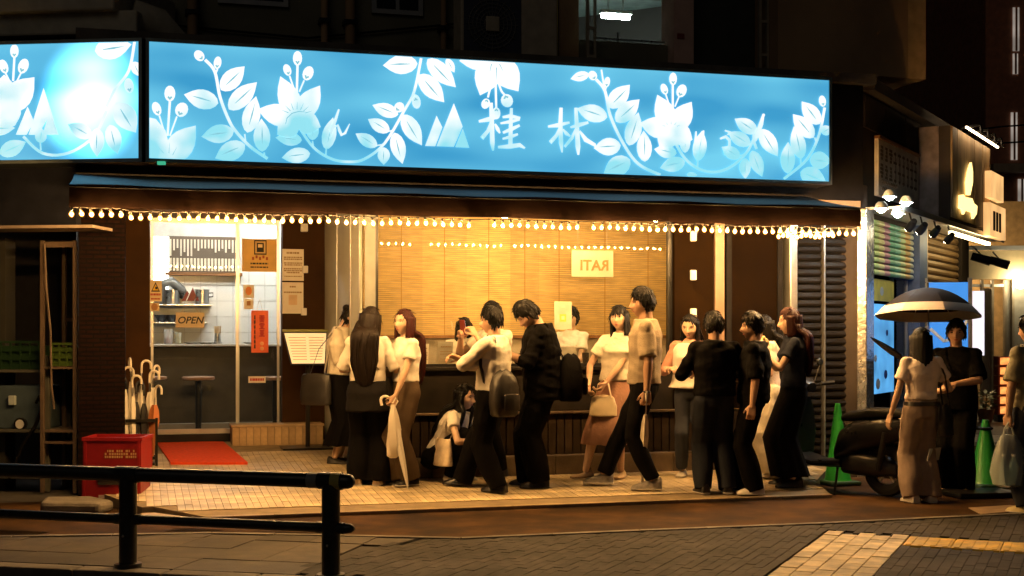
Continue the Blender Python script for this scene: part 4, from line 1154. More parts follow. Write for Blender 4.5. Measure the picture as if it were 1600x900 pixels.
# =================================================================== BUILDING ABOVE AND BEHIND
UY = 1.3
ux = lambda px: FA.X(px, UY)
uz = lambda px, py: FA.Z(px, py, UY)
U = empty("upper_building", FA.w(0, UY), FA.yaw, "dark concrete building rising behind the blue sign, with an open parking deck", "building")
M_uwall = mat("dark_olive_concrete", (0.20, 0.20, 0.15), 0.85, var=0.3, scale=1.5, bump=0.2)
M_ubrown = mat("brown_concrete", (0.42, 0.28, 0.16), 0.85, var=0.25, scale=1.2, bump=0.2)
M_dim = mat("dark_interior", (0.05, 0.06, 0.055), 0.9, var=0.2)
UB = 3.6
bx("wall", M_uwall, U, ux(150), ux(862), 0.0, 0.3, UB, 7.2)
bx("wall_pier", M_ubrown, U, ux(875)+0.02, ux(909), 0.1, 0.4, UB, 7.2)
bx("pillar", mat("pink_pillar", (0.7,0.48,0.42), 0.7, var=0.1), U, ux(1050), ux(1081), -0.05, 0.3, UB, 7.2)
bx("pillar_plate", mat("plate_red",(0.3,0.05,0.04),0.6), U, ux(1055), ux(1066), -0.06, -0.052, uz(1060,62), uz(1060,54))
bx("lit_strip", mat("yellow_lit_wall",(0.7,0.62,0.2),0.7), U, ux(864), ux(874), 0.05, 0.3, UB, 7.2)  # yellow light on this strip is put into its colour
bx("parapet", M_uwall, U, ux(909)+0.01, ux(1050)-0.01, 0.1, 0.25, UB, uz(990, 64))
bx("deck_floor", M_dim, U, ux(880), ux(1260), 0.3, 6.0, UB-0.3, UB)
bx("deck_ceiling", mat("deck_ceiling",(0.3,0.36,0.34),0.8,var=0.2,bump=0.2), U, ux(880), ux(1260)+1, 0.3, 6.0, 5.9, 6.1)
bx("deck_back", mat("deck_wall",(0.10,0.13,0.125),0.8,var=0.2), U, ux(800), ux(1300)+2, 6.0, 6.2, UB, 6.8)
bx("deck_lintel", M_uwall, U, ux(909), ux(1050)-0.01, 0.12, 0.32, uz(990,-14), 7.2)
bx("stair_beam", M_dim, U, FA.X(935,UY+3), FA.X(1055,UY+3), 3.0, 3.3, 5.2, 5.35).rotation_euler = (0, R(12), 0)
bx("hand_rail", M_steel, U, ux(937), ux(1047), 0.14, 0.18, uz(990,60), uz(990,57))
bx("rail_post", M_steel, U, ux(972), ux(974.5), 0.15, 0.17, uz(973,64), uz(973,46))
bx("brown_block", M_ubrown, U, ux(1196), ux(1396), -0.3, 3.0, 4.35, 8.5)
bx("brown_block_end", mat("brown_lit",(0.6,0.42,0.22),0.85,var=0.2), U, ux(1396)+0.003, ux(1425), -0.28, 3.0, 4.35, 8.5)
bx("block_back", M_dim, U, ux(1082), ux(1195), 0.25, 0.4, UB, 8.5)
def ladder(px0, px1, pys):
    m = MB(); m.box(ux(px0), ux(px0)+0.03, -0.1, -0.06, UB, 7.2); m.box(ux(px1)-0.02, ux(px1), -0.1, -0.06, UB, 7.2)
    for py in pys: m.box(ux(px0)+0.03, ux(px1)-0.02, -0.1, -0.06, uz(px0,py)-0.015, uz(px0,py)+0.015)
    m.build("ladder", mat("ladder_paint",(0.42,0.38,0.3),0.5,0.3), U)
ladder(912, 927, (-30, 46, 90)); ladder(1180, 1195, (-10, 36, 88, 140))
lam = empty("deck_lamp", FA.w(FA.X(962,UY+2.2), UY+2.2, FA.Z(962, 26, UY+2.2)), FA.yaw, "glowing white tube lamp under the parking deck ceiling", "lamp")
bx("housing", M_white, lam, -0.2, 0.2, -0.05, 0.05, 0.03, 0.07); MB().tube([(-0.18,0,0),(0.18,0,0)], 0.03, 10).build("tube", emit("deck_tube",(0.75,1.0,0.92),300), lam)
MB().tube([(-0.1,0,0.07),(-0.1,0,5.92-lam.location.z)], 0.008, 5).build("hanger", M_steel, lam); MB().tube([(0.1,0,0.07),(0.1,0,5.92-lam.location.z)], 0.008, 5).build("hanger", M_steel, lam)
# air conditioner outdoor unit on the roof edge
axx, azz = FA.at(798, 92, 0.55)
ac = empty("air_conditioner", FA.w(axx, 0.75, 4.121), FA.yaw, "grey air conditioner with round fan grille on the roof above the sign", "air conditioner")
M_acb = mat("ac_body", (0.55,0.5,0.4), 0.6, var=0.15)
bx("body", M_acb, ac, -0.5, 0.5, -0.16, 0.16, 0.05, 1.0, 0.015)
fxx = FA.X(769, 0.58)-axx; fzz = FA.Z(769, 38, 0.58)-4.121
bx("fan_panel", mat("fan_navy",(0.05,0.06,0.1),0.5), ac, -0.47, fxx+0.30, -0.168, -0.162, 0.08, 0.97)
g = MB()
for r_ in (0.08, 0.12, 0.16, 0.20, 0.24): g.tube([(fxx+r_*math.cos(k*math.pi/12), -0.18, fzz+r_*math.sin(k*math.pi/12)) for k in range(25)], 0.004, 4)
for k in range(24): g.tube([(fxx+0.06*math.cos(k*math.pi/12), -0.178, fzz+0.06*math.sin(k*math.pi/12)),(fxx+0.27*math.cos(k*math.pi/12), -0.178, fzz+0.27*math.sin(k*math.pi/12))], 0.003, 4)
g.build("fan_grille", mat("grille",(0.2,0.2,0.2),0.5), ac)
bx("hub_plate", M_acb, ac, fxx-0.07, fxx+0.07, -0.2, -0.18, fzz-0.075, fzz+0.075, 0.02)
for s_ in (-0.38, 0.38): bx("foot", M_darkmetal, ac, s_-0.04, s_+0.04, -0.15, 0.15, 0.0, 0.048)
for px, r_ in ((300, 0.05), (505, 0.035), (545, 0.05), (690, 0.03)):
    x_ = ux(px); MB().tube([(x_, -0.09, 3.98), (x_, -0.09, 7.2)], r_, 10).build("drain_pipe", M_ubrown, U, smooth=True)
    for z_ in (4.6, 5.6, 6.6): bx("pipe_clip", M_darkmetal, U, x_-r_-0.02, x_+r_+0.02, -0.15, -0.002, z_, z_+0.04)
for k in range(3): MB().tube([(ux(260+40*k), -0.03, 4.5+0.5*k), (ux(480), -0.03, 4.45+0.5*k), (ux(720), -0.03, 4.7+0.4*k)], 0.012, 5).build("cable", M_black, U)
for (pa, pb_) in ((340, 450), (580, 660)):
    w_ = bx("window_frame", M_alu, U, ux(pa), ux(pb_), -0.03, 0.0, 4.75, 6.2)
    bx("pane", mat("dark_pane", (0.01, 0.012, 0.014), 0.1), w_, ux(pa)+0.05, (ux(pa)+ux(pb_))/2-0.02, -0.036, -0.031, 4.8, 6.15); bx("pane", MATS["dark_pane"], w_, (ux(pa)+ux(pb_))/2+0.02, ux(pb_)-0.05, -0.036, -0.031, 4.8, 6.15)
# roof behind the sign
rf = bx("roof", M_concrete, B, fx(119), ENDX, 0.51, UY+0.0, 3.98, 4.1)
# pale eave at the top left
ev = empty("eave", FL.o, FL.yaw, "grey concrete eave above the left-hand sign", "eave")
M_eave = mat("eave_concrete",(0.62,0.60,0.5),0.8,var=0.15,bump=0.15)
bx("slab", M_eave, ev, FL.X(-220), FL.X(185,0.2), 0.1, 1.6, FL.Z(100,17,0.1), FL.Z(100,-60,0.1), 0.02)
bx("lower_slab", M_eave, ev, FL.X(-220), FL.X(215,0.2), 0.18, 1.7, 4.1, FL.Z(100,18,0.18), 0.02)
MB().tube([(FL.X(205,0.4),0.4,4.3),(FL.X(235,0.4),0.5,4.25),(FL.X(250,0.4),0.7,4.1)], 0.16, 12).build("rounded_end", M_eave, ev, smooth=True)
# left wing below the left sign: fascia, back wall, open stall
LW = empty("left_wing", FL.o, FL.yaw, "dark left wing of the restaurant with an open storage bay", "building")
bx("fascia", mat("navy_fascia",(0.014,0.015,0.022),0.7,var=0.2,bump=0.1,spec=0.06), LW, FL.X(-220), FL.X(119, 0.3), 0.3, 0.4, 2.44, 4.1)
bx("soffit_edge", mat("soffit_metal",(0.25,0.2,0.16),0.5,0.0), LW, FL.X(-220), FL.X(146,-0.1), -0.12, 0.3, 2.385, 2.41)
bx("back_wall", mat("bay_wall",(0.05,0.045,0.04),0.9), LW, FL.X(-220), FL.X(119,2.4), 2.4, 2.5, -0.1, 4.1)
bx("wing_pier", mat("pier_grey",(0.04,0.038,0.03),0.8), LW, FL.X(-60,0.9), FL.X(8,0.9), 0.9, 1.1, -0.1, 2.38)
bx("signal_lamp", emit("green_led",(0.1,0.9,0.5),0.5), LW, FL.X(240,-0.1), FL.X(251,-0.1), -0.02, 0.02, FL.Z(245,255,-0.1), FL.Z(245,250,-0.1))

# =================================================================== STORAGE BAY CONTENTS
SY0 = 0.62
lX = lambda px, y=SY0: FL.X(px, y)
lZ = lambda px, py, y=SY0: FL.Z(px, py, y)
rk = empty("storage_rack", FL.w(lX(92), SY0, 0), FL.yaw, "tall pale steel rack with wooden shelf boards left of the brick wall", "rack")
cxr = lX(92); hwr = (lX(118)-lX(67))/2
M_rack = mat("rack_paint",(0.13,0.09,0.06),0.6,0.0,var=0.2)
for sx in (-1, 1):
    for yy in (0.0, 0.45): bx("upright", M_rack, rk, sx*hwr-0.018, sx*hwr+0.018, yy-0.015, yy+0.015, GZ, 2.33, 0.003)
zt_ = 2.33
bx("top_rail", M_rack, rk, -hwr+0.02, hwr-0.02, -0.012, 0.012, zt_-0.06, zt_-0.01)
for py, mm in ((573, M_rack), (690, M_rack), (672, M_rack)):
    zz = lZ(92, py); bx("shelf_board", mm, rk, -hwr+0.02, hwr-0.02, -0.01, 0.46, zz-0.02, zz)
bx("brace", M_rack, rk, -hwr+0.02, hwr-0.02, 0.44, 0.46, 1.6, 1.63)
MB().tube([(-hwr+0.03,-0.025,2.3),(-hwr+0.05,-0.03,1.9),(-hwr+0.09,-0.03,1.5),(-hwr+0.1,-0.03,1.0),(-hwr+0.12,-0.02,0.8)], 0.01, 6).build("hose", mat("hose_pale",(0.14,0.1,0.07),0.6), rk)
def basket(name, label, px0, px1, py0, py1, y, m):
    x0, x1 = FL.X(px0,y), FL.X(px1,y); z1 = FL.Z(px0,py0,y); z0 = FL.Z(px0,py1,y)
    o = empty(name, FL.w((x0+x1)/2, y, z0), FL.yaw, label, "basket"); w = (x1-x0)/2; h = z1-z0
    for k in range(3): bx("side_band", m, o, -w, w, -0.01, 0.0, h*k/3+0.004, h*(k+0.62)/3)
    nn = max(3, int(2*w/0.09))
    for k in range(nn+1): xx = -w+2*w*k/nn; bx("upright", m, o, xx-0.008, xx+0.008, -0.014, 0.004, 0, h)
    bx("rim", m, o, -w-0.01, w+0.01, -0.02, 0.01, h, h+0.02); bx("inner", m, o, -w, w, 0.01, 0.3, 0, h*0.9)
    return o
M_green = mat("green_plastic",(0.05,0.09,0.012),0.5)
zz = lZ(92,573)
basket("plastic_basket", "small green plastic basket on the rack shelf", 82, 116, 539, 572.5, SY0+0.02, M_green)
bk = empty("work_bench", FL.w(lX(30), SY0+0.1, 0), FL.yaw, "grey metal bench carrying the blue machine at the far left", "bench")
bz = lZ(30, 672)
bhw = (lX(66)-lX(-60))/2; boff = (lX(66)+lX(-60))/2-lX(30)
M_gr = mat("bench_grey",(0.10,0.10,0.08),0.6,0.0)
bx("bench_top", M_gr, bk, boff-bhw, boff+bhw, 0, 0.5, bz-0.03, bz, 0.004)
for zq in (lZ(30,745), ): bx("lower_shelf", M_gr, bk, boff-bhw, boff+bhw, 0.02, 0.48, zq-0.03, zq)
for sx in (-1,1):
    for yy in (0.0,0.46): bx("leg", M_gr, bk, boff+sx*bhw-0.025, boff+sx*bhw+0.025, yy-0.02, yy+0.02, GZ, lZ(62,556), 0.003)
bx("upper_shelf", M_gr, bk, boff-bhw, boff+bhw, 0, 0.48, lZ(30,578)-0.025, lZ(30,578))
basket("plastic_basket", "wide dark green plastic basket on the shelf above the blue machine", 2, 62, 536, 577.5, SY0+0.14, mat("dark_green_plastic",(0.012,0.04,0.012),0.5))
mc = empty("blue_machine", FL.w(lX(20), SY0+0.14, bz), FL.yaw, "blue-grey metal machine with gauge and switch on the bench", "machine")
mh = lZ(20,602)-bz; mw = (lX(58)-lX(-40))/2; mo = (lX(58)+lX(-40))/2-lX(20)
bx("case", mat("machine_blue",(0.08,0.12,0.15),0.6,var=0.2,bump=0.1), mc, mo-mw, mo+mw, 0.0, 0.35, 0.0, mh-0.01, 0.015)
gx = lX(22)-lX(20); gz = lZ(22,664)-bz
MB().tube([(gx,-0.03,gz),(gx,0.0,gz)], 0.06, 18).build("gauge_ring", M_darkmetal, mc); MB().tube([(gx,-0.034,gz),(gx,-0.031,gz)], 0.042, 16).build("gauge_face", M_white, mc)
bx("switch_box", mat("switch_pale",(0.42,0.5,0.52),0.5), mc, lX(4)-lX(20), lX(15)-lX(20), -0.04, -0.001, lZ(8,634)-bz, lZ(8,619)-bz, 0.008)
MB().tube([(lX(48)-lX(20),-0.03,mh*0.6),(lX(56)-lX(20),-0.07,mh*0.75),(lX(62)-lX(20),-0.08,mh*0.5),(lX(50)-lX(20),-0.07,mh*0.1),(lX(30)-lX(20),-0.08,-0.15),(lX(8)-lX(20),-0.06,-0.45)], 0.016, 7).build("hose", M_black, mc)
sb = tag(MB().prism([(-0.26,-0.12),(0.2,-0.17),(0.3,0.05),(0.1,0.2),(-0.25,0.12)], 0, [0.10,0.09,0.08,0.11,0.12]).build("stone_block", M_concrete, None, ground(118, 800, GZ), 0.2, bevel=0.03), "rough grey-green stone block in front of the red crates", "stone")

# =================================================================== RED CRATES
def fl_px(px, py):
    """a point on the sloping forecourt under a pixel"""
    z = 0.12
    for _ in range(8):
        p = ground(px, py, z); yl = (p-FA.o).dot(FA.n); z = floor_z(yl)
    return ground(px, py, z)
M_red = mat("red_crate", (0.26,0.008,0.012), 0.45, var=0.15)
M_cra = mat("crate_print",(0.62,0.36,0.16),0.6,var=0.1)
def crate(p, z, rz, label, script):
    o = empty("bottle_crate", (p.x, p.y, z), rz, label, "crate", "red crates by the railing")
    w, d, h, t = 0.245, 0.19, 0.285, 0.014
    for y_ in (-d, d-t): bx("side", M_red, o, -w, w, y_, y_+t, 0.0, h-0.03)
    for x_ in (-w+0.001, w-t-0.001): bx("end", M_red, o, x_, x_+t, -d+t, d-t, 0.0, h-0.03)
    m = MB(); m.box(-w-0.008,w+0.008,-d-0.008,-d+t,h-0.03,h); m.box(-w-0.008,w+0.008,d-t,d+0.008,h-0.03,h); m.box(-w-0.008,-w+t,-d+t,d-t,h-0.03,h); m.box(w-t,w+0.008,-d+t,d-t,h-0.03,h)
    m.build("rim", M_red, o); bx("floor", M_red, o, -w+t, w-t, -d+t, d-t, 0.002, 0.02)
    for x_ in (-w+0.01, w-0.03): bx("corner_rib", M_red, o, x_, x_+0.02, -d-0.007, -d-0.001, 0.01, h-0.032)
    bx("lower_rib", M_red, o, -w+0.04, w-0.04, -d-0.007, -d-0.001, 0.03, 0.045)
    rr_ = random.Random(9)
    if script == 0:
        m = MB(); x_ = -0.06
        while x_ < 0.21:
            ww_ = rr_.uniform(0.008,0.02)
            for zq in (0.11, 0.135, 0.16): 
                if rr_.random() < 0.8: m.box(x_, x_+ww_, -d-0.003, -d-0.0005, zq, zq+0.018)
            x_ += ww_+0.007
        tag(m.build("print", M_cra, o), kind="stuff")
    else:
        bx("small_label", mat("crate_white",(0.55,0.42,0.38),0.6), o, -0.105, -0.045, -d-0.003, -d-0.0005, 0.055, 0.085)
        m = MB(); P_ = []
        for k in range(60):
            t_ = k/59; P_.append((-0.02+0.17*t_, -d-0.004, 0.07+0.014*math.sin(t_*44)+0.006*math.sin(t_*13)))
        m.tube(P_, 0.0022, 4); m.tube([(0.06,-d-0.004,0.088),(0.09,-d-0.004,0.105),(0.13,-d-0.004,0.09)], 0.003, 4)
        m.build("script", MATS["crate_white"], o)
        bx("handle_slot", M_ink, o, -0.11, 0.08, -d-0.006, -d-0.0005, 0.17, 0.215); bx("handle_lip", M_red, o, -0.12, 0.09, -d-0.012, -d-0.001, 0.216, 0.232)
    return o
cp = ground(172, 789, GZ); cp = Vector((cp.x, cp.y+0.19, 0))
crate(cp, GZ, R(3), "lower red bottle crate with pale script standing beside the forecourt", 1)
crate(cp+Vector((0.01,0.01,0)), GZ+0.286, R(1), "upper red bottle crate with tan printing stacked on the other", 0)

# =================================================================== UMBRELLA STAND
usp = fl_px(219, 727)
us = empty("umbrella_stand", usp, FA.yaw, "black metal umbrella stand crowded with umbrellas beside the red mat", "umbrella stand")
M_us = mat("stand_black",(0.015,0.014,0.013),0.4,0.5)
for sx in (-0.15,0.15):
    for sy in (-0.10,0.10): bx("leg", M_us, us, sx-0.012, sx+0.012, sy-0.012, sy+0.012, 0.0, 0.46)
for zq in (0.42, 0.06):
    m = MB(); 
    for sy in (-0.10,0.10): m.box(-0.137,0.137,sy-0.009,sy+0.009,zq,zq+0.03)
    for sx in (-0.15,0.15): m.box(sx-0.009,sx+0.009,-0.087,0.087,zq,zq+0.03)
    m.build("rail", M_us, us)
bx("tray", M_us, us, -0.135, 0.135, -0.085, 0.085, 0.005, 0.025)
M_clear = film_mat("clear_vinyl",(0.9,0.86,0.78),0.85,0.2)
M_hook = mat("white_hook",(0.72,0.66,0.56),0.35,var=0.05)
def closed_umbrella(label, root, top, mat_c, mat_h, hook=1.0, rz=0.0, r=0.03, group="umbrellas in the stand", name="closed_umbrella", crook=True):
    """furled umbrella from its tip (root) to the base of its handle (top)"""
    root = Vector(root); top = Vector(top); d = top-root; L_ = d.length; u = d/L_
    o = empty(name, root, 0, label, "umbrella", group)
    q = lambda t: u*L_*t
    m = MB(); prof = [(0.0,0.004),(0.05,0.006),(0.08,0.012),(0.35,0.024),(0.62,r),(0.78,r*0.8),(0.86,r*0.42)]
    n = 10; rings = []
    a = Vector((0,0,1)).cross(u)
    if a.length < 1e-4: a = Vector((1,0,0))
    a.normalize(); b = u.cross(a)
    for t, rad in prof:
        rings.append([q(t) + (a*math.cos(2*math.pi*k/n)+b*math.sin(2*math.pi*k/n))*rad*(1.15 if k % 2 else 0.8) for k in range(n)])
    m.loft(rings).build("canopy", mat_c, o, smooth=True)
    MB().tube([q(0.84), q(1.0)], 0.006, 6).build("shaft", M_steel, o)
    if crook:
        h = Vector((math.cos(rz), math.sin(rz), 0)); P_ = [q(0.97)]
        for k in range(0, 8):
            an = math.pi*k/7*1.05; P_.append(q(1.0)+u*0.05+h*0.045*(1-math.cos(an))+u*0.045*math.sin(an))
        P_.append(P_[-1]-u*0.03)
        MB().tube(P_, 0.012, 8).build("handle", mat_h, o, smooth=True)
    else:
        MB().tube([q(0.97), q(1.12)], [0.012,0.014], 8).build("handle", mat_h, o, smooth=True)
    return o
spots = [(-0.12,-0.05,0.94,"clear",0.3,"clear umbrella with white crook at the left edge of the stand"),(-0.07,0.04,1.02,"clear",2.0,"tall clear umbrella with white crook at the back left of the stand"),
         (-0.03,-0.05,0.80,"black",1.0,"shorter black umbrella in the middle of the stand"),(0.01,0.05,1.0,"clear",0.4,"clear umbrella with white crook at the back middle of the stand"),
         (0.03,-0.06,0.78,"black",2.6,"black umbrella with dark crook at the front of the stand"),(0.07,0.03,0.90,"clear",0.0,"clear umbrella leaning right in the stand"),
         (0.11,-0.03,0.76,"orange",-0.6,"rumpled orange-tan umbrella at the right of the stand"),(0.10,0.06,0.95,"clear",1.2,"clear umbrella at the back right corner of the stand"),
         (-0.10,0.06,0.84,"black",3.0,"black umbrella half hidden at the back left of the stand"),(-0.06,-0.06,0.86,"clear",0.0,"clear umbrella at the front left of the stand")]
for (sx, sy, h_, kind, rz, lab) in spots:
    mt_ = {"clear": M_clear, "black": mat("umbrella_black",(0.012,0.011,0.012),0.6), "orange": mat("umbrella_tan",(0.5,0.17,0.06),0.6,bump=0.3)}[kind]
    mh_ = M_hook if kind != "black" else mat("umbrella_black",(0.012,0.011,0.012),0.6)
    p0 = FA.e*sx + FA.n*sy; p1 = FA.e*(sx*1.25) + FA.n*(sy*1.1)
    closed_umbrella(lab, usp+p0+Vector((0,0,0.03)), usp+p1+Vector((0,0,h_-0.09)), mt_, mh_, rz=rz, r=0.035 if kind != "orange" else 0.05)

# =================================================================== MAT AND MENU STAND
mp_ = [fl_px(*p) for p in ((243,694),(349,694),(387,727),(267,727))]
rm = MB(); rm._add([(p.x,p.y,p.z+0.006) for p in mp_]+[(p.x,p.y,p.z+0.03) for p in mp_], [(3,2,1,0),(4,5,6,7),(0,1,5,4),(1,2,6,5),(2,3,7,6),(3,0,4,7)])
tag(rm.build("door_mat", mat("red_mat",(0.78,0.075,0.018),0.95,var=0.15,scale=30,bump=0.6,bscale=300)), "bright red entrance mat in front of the glass door", "mat")
msp = fl_px(478, 702)
ms = empty("menu_stand", msp, FA.yaw, "black menu stand with a lit cream board beside the woman with the tote bag", "menu stand")
M_ms = mat("menu_stand_black",(0.02,0.018,0.015),0.4,0.3)
bx("base", M_ms, ms, -0.26, 0.26, -0.2, 0.2, 0.008, 0.028, 0.004)
MB().tube([(0.02,0,0.028),(0.02,0,0.92)], 0.024, 10).build("post", M_ms, ms)
zlo = 0.90; zhi = 1.24
MB().loft([[(-0.17,-0.12,zlo),(0.19,-0.12,zlo),(0.19,-0.10,zlo-0.012),(-0.17,-0.10,zlo-0.012)],[(-0.235,0.06,zhi),(0.235,0.06,zhi),(0.235,0.08,zhi-0.012),(-0.235,0.08,zhi-0.012)]]).build("frame", M_ms, ms)
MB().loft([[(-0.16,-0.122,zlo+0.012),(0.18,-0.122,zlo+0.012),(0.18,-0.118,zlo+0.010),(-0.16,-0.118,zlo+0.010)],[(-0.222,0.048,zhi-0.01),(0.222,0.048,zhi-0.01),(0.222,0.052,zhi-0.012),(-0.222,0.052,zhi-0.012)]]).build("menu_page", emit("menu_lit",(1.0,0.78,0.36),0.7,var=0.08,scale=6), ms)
m = MB()
for k in range(9):
    t = 0.12+k*0.09; y_ = -0.122+0.17*t; z_ = zlo+0.012+(zhi-zlo-0.022)*t
    m._add([(-0.14-0.05*t,y_-0.003,z_),(0.0,y_-0.003,z_),(0.0,y_+0.001,z_+0.008),(-0.14-0.05*t,y_+0.001,z_+0.008)],[(0,1,2,3)]); m._add([(0.03,y_-0.003,z_),(0.15+0.05*t,y_-0.003,z_),(0.15+0.05*t,y_+0.001,z_+0.008),(0.03,y_+0.001,z_+0.008)],[(0,1,2,3)])
tag(m.build("print", mat("menu_print",(0.6,0.45,0.2),0.7,var=0), ms), kind="stuff")
bx("lamp_bar", mat("olive_metal",(0.25,0.26,0.08),0.4,0.4), ms, -0.24, 0.24, 0.04, 0.085, zhi+0.002, zhi+0.03, 0.006)

# =================================================================== GUARD RAILING
r1 = ground(200, 886, PVZ); r2 = ground(517, 903, PVZ)
rd = (r2-r1).normalized(); sp_ = (r2-r1).length
gr = empty("guard_railing", r1, math.atan2(rd.y, rd.x), "low black two-rail guard railing along the kerb at the lower left", "railing")
M_rail = mat("rail_paint",(0.022,0.024,0.024),0.32,0.2,var=0.3,scale=20,bump=0.08,bscale=50)
zt1 = HC-(741-HOR)/FPX*r1.y-r1.z; zl1 = HC-(811-HOR)/FPX*r1.y-r1.z
for k in range(-2, 2):
    xx = k*sp_
    MB().tube([(xx,0,-0.1),(xx,0,zt1-0.02)], 0.055, 20).build("post", M_rail, gr, smooth=True)
    MB().tube([(xx,0,0.0),(xx,0,0.025)], 0.085, 20).build("post_collar", M_rail, gr, smooth=True)
    MB().tube([(xx-0.075,0,zt1),(xx+0.075,0,zt1)], 0.052, 16).build("rail_sleeve", M_rail, gr, smooth=True)
    MB().tube([(xx-0.09,0,zl1),(xx+0.09,0,zl1)], 0.035, 14).build("rail_sleeve", M_rail, gr, smooth=True)
    MB().ball((xx,-0.057,0.20), 0.008).build("bolt", M_steel, gr)
re_ = sp_ + 0.15
for zq, r_ in ((zt1, 0.045), (zl1, 0.03)):
    MB().tube([(-3.5*sp_,0,zq),(re_-0.04,0,zq),(re_-0.015,0,zq),(re_,0,zq)], [r_,r_,r_*0.8,r_*0.35], 16).build("rail", M_rail, gr, smooth=True)
MB().tube([(sp_-0.075-0.07,0,zt1),(sp_-0.08,0,zt1)], 0.047, 16).build("grey_tape", mat("grey_tape",(0.25,0.26,0.26),0.6), gr, smooth=True)
MB().tube([(sp_+0.01,0,zt1),(sp_+0.07,0,zt1)], 0.0535, 16).build("yellow_tape", mat("yellow_tape",(0.5,0.45,0.12),0.5), gr, smooth=True)

# =================================================================== SIDE STREET SHOPS
gX = lambda px, y=0.0: FS.X(px, y)
gZ = lambda px, py, y=0.0: FS.Z(px, py, y)
def side(name, label, cat, group=None): return empty(name, FS.o, FS.yaw, label, cat, group)
SH = side("shop_row", "low dark shop building running back along the side street", "building")
M_sdark = mat("shop_dark", (0.055,0.042,0.030), 0.8, var=0.3, scale=2, bump=0.25, spec=0.15)
ZC = 2.76
bx("fascia_wall", M_sdark, SH, 0.06, 5.2, 0.02, 0.3, ZC+0.02, 3.98)
bx("roof_edge", mat("shop_roof",(0.10,0.085,0.07),0.8,bump=0.2), SH, 0.06, 5.4, -0.12, 0.9, 3.985, 4.1)
for k in range(6): bx("cladding_panel", M_sdark, SH, 0.1+k*0.85, 0.1+k*0.85+0.82, -0.01, 0.018, 3.62+0.01*(k%2), 3.95)
bx("front_pier", M_sdark, SH, 0.06, gX(1350,-0.05)+0.02, -0.05, 0.3, -0.1, ZC)
bx("steel_trim", mat("bright_trim",(0.7,0.68,0.62),0.25,0.9,bump=0.6,bscale=18), SH, gX(1351,-0.06), gX(1363,-0.06), -0.08, 0.02, -0.05, ZC, 0.01)
bx("blue_pier", mat("blue_pier",(0.10,0.14,0.22),0.5), SH, gX(1429), gX(1441), -0.06, 0.3, -0.05, ZC)
bx("amber_jamb", mat("amber_jamb",(0.5,0.35,0.2),0.5), SH, gX(1441)+0.005, gX(1446), -0.03, 0.3, -0.05, ZC)
bx("dark_jamb", M_sdark, SH, gX(1499), 5.2, -0.03, 0.3, -0.05, ZC)
bx("back_wall", M_sdark, SH, 0.06, 5.2, 2.4, 2.5, -0.1, 4.0); bx("far_wall", M_sdark, SH, 5.21, 5.3, 0.0, 2.5, -0.1, 4.0)
# bright striped shutter, half raised
M_stripe = None
def striped():
    m = bpy.data.materials.new("striped_shutter"); m.use_nodes = True
    nt = m.node_tree; L = nt.links; b = nt.nodes["Principled BSDF"]; b.inputs["Roughness"].default_value = 0.45
    tc = nt.nodes.new("ShaderNodeTexCoord"); sp2 = nt.nodes.new("ShaderNodeSeparateXYZ"); L.new(tc.outputs["Object"], sp2.inputs[0])
    mr = nt.nodes.new("ShaderNodeMapRange"); mr.inputs[1].default_value = gX(1365); mr.inputs[2].default_value = gX(1430); L.new(sp2.outputs[0], mr.inputs[0])
    rp = nt.nodes.new("ShaderNodeValToRGB"); rp.color_ramp.interpolation = 'CONSTANT'
    cols = ["#c7d98a","#e9e2a0","#c98f9c","#7ec79a","#9adfc0","#cfe3a4","#e6c06a","#d8d9c0"]
    els = rp.color_ramp.elements; els[0].color = srgb(cols[0])+(1,); els[1].position = 1/8; els[1].color = srgb(cols[1])+(1,)
    for i in range(2, 8): e = els.new(i/8); e.color = srgb(cols[i])+(1,)
    L.new(mr.outputs[0], rp.inputs[0]); L.new(rp.outputs[0], b.inputs["Base Color"])
    return m
stp = bx("striped_shutter", M_sdark, SH, gX(1366), gX(1428), 0.03, 0.05, gZ(1366,428), ZC)
ssm = striped(); z = gZ(1366, 424)
sme = MB().loft([[(q, 0.028, -0.03), (q, 0.0, -0.02), (q, -0.004, 0.0), (q, 0.012, 0.026), (q, 0.028, 0.028)] for q in (gX(1366)+0.01, gX(1428)-0.01)]).mesh("slat", ssm)
while z < ZC-0.03: link_mesh("slat", sme, stp, (0,0,z)); z += 0.066
# glazed shop front below it
gl_ = MB()
for px in (1365, 1404, 1426): gl_.box(gX(px)-0.02, gX(px)+0.02, 0.06, 0.1, 0.0, gZ(1366,430))
gl_.build("glazing_bar", M_alu, SH)
bx("shop_glass", M_glass, SH, gX(1366)+0.02, gX(1426)-0.02, 0.075, 0.08, 0.0, gZ(1366,430))
bx("shop_inner_wall", mat("shop_cream",(0.6,0.48,0.3),0.7), SH, gX(1360), gX(1445), 0.9, 1.0, 0.0, ZC)
bp_ = side("blue_poster", "tall sky blue poster behind the glass of the first side street shop", "poster")
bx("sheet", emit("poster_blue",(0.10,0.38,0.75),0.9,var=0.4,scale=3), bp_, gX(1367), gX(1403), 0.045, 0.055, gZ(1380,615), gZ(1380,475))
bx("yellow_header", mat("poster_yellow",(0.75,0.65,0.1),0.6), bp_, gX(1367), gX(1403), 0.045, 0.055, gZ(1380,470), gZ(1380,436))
for k,(px,py,r_) in enumerate(((1378,600,0.06),(1390,585,0.05),(1374,560,0.04),(1392,520,0.035),(1384,455,0.05))):
    MB().ball((gX(px), 0.042, gZ(px,py)), r_*1.5, 0.003, r_).build("picture", mat("poster_pic%d" % (k%2), ((0.7,0.75,0.8),(0.05,0.1,0.4))[k%2], 0.6), bp_)
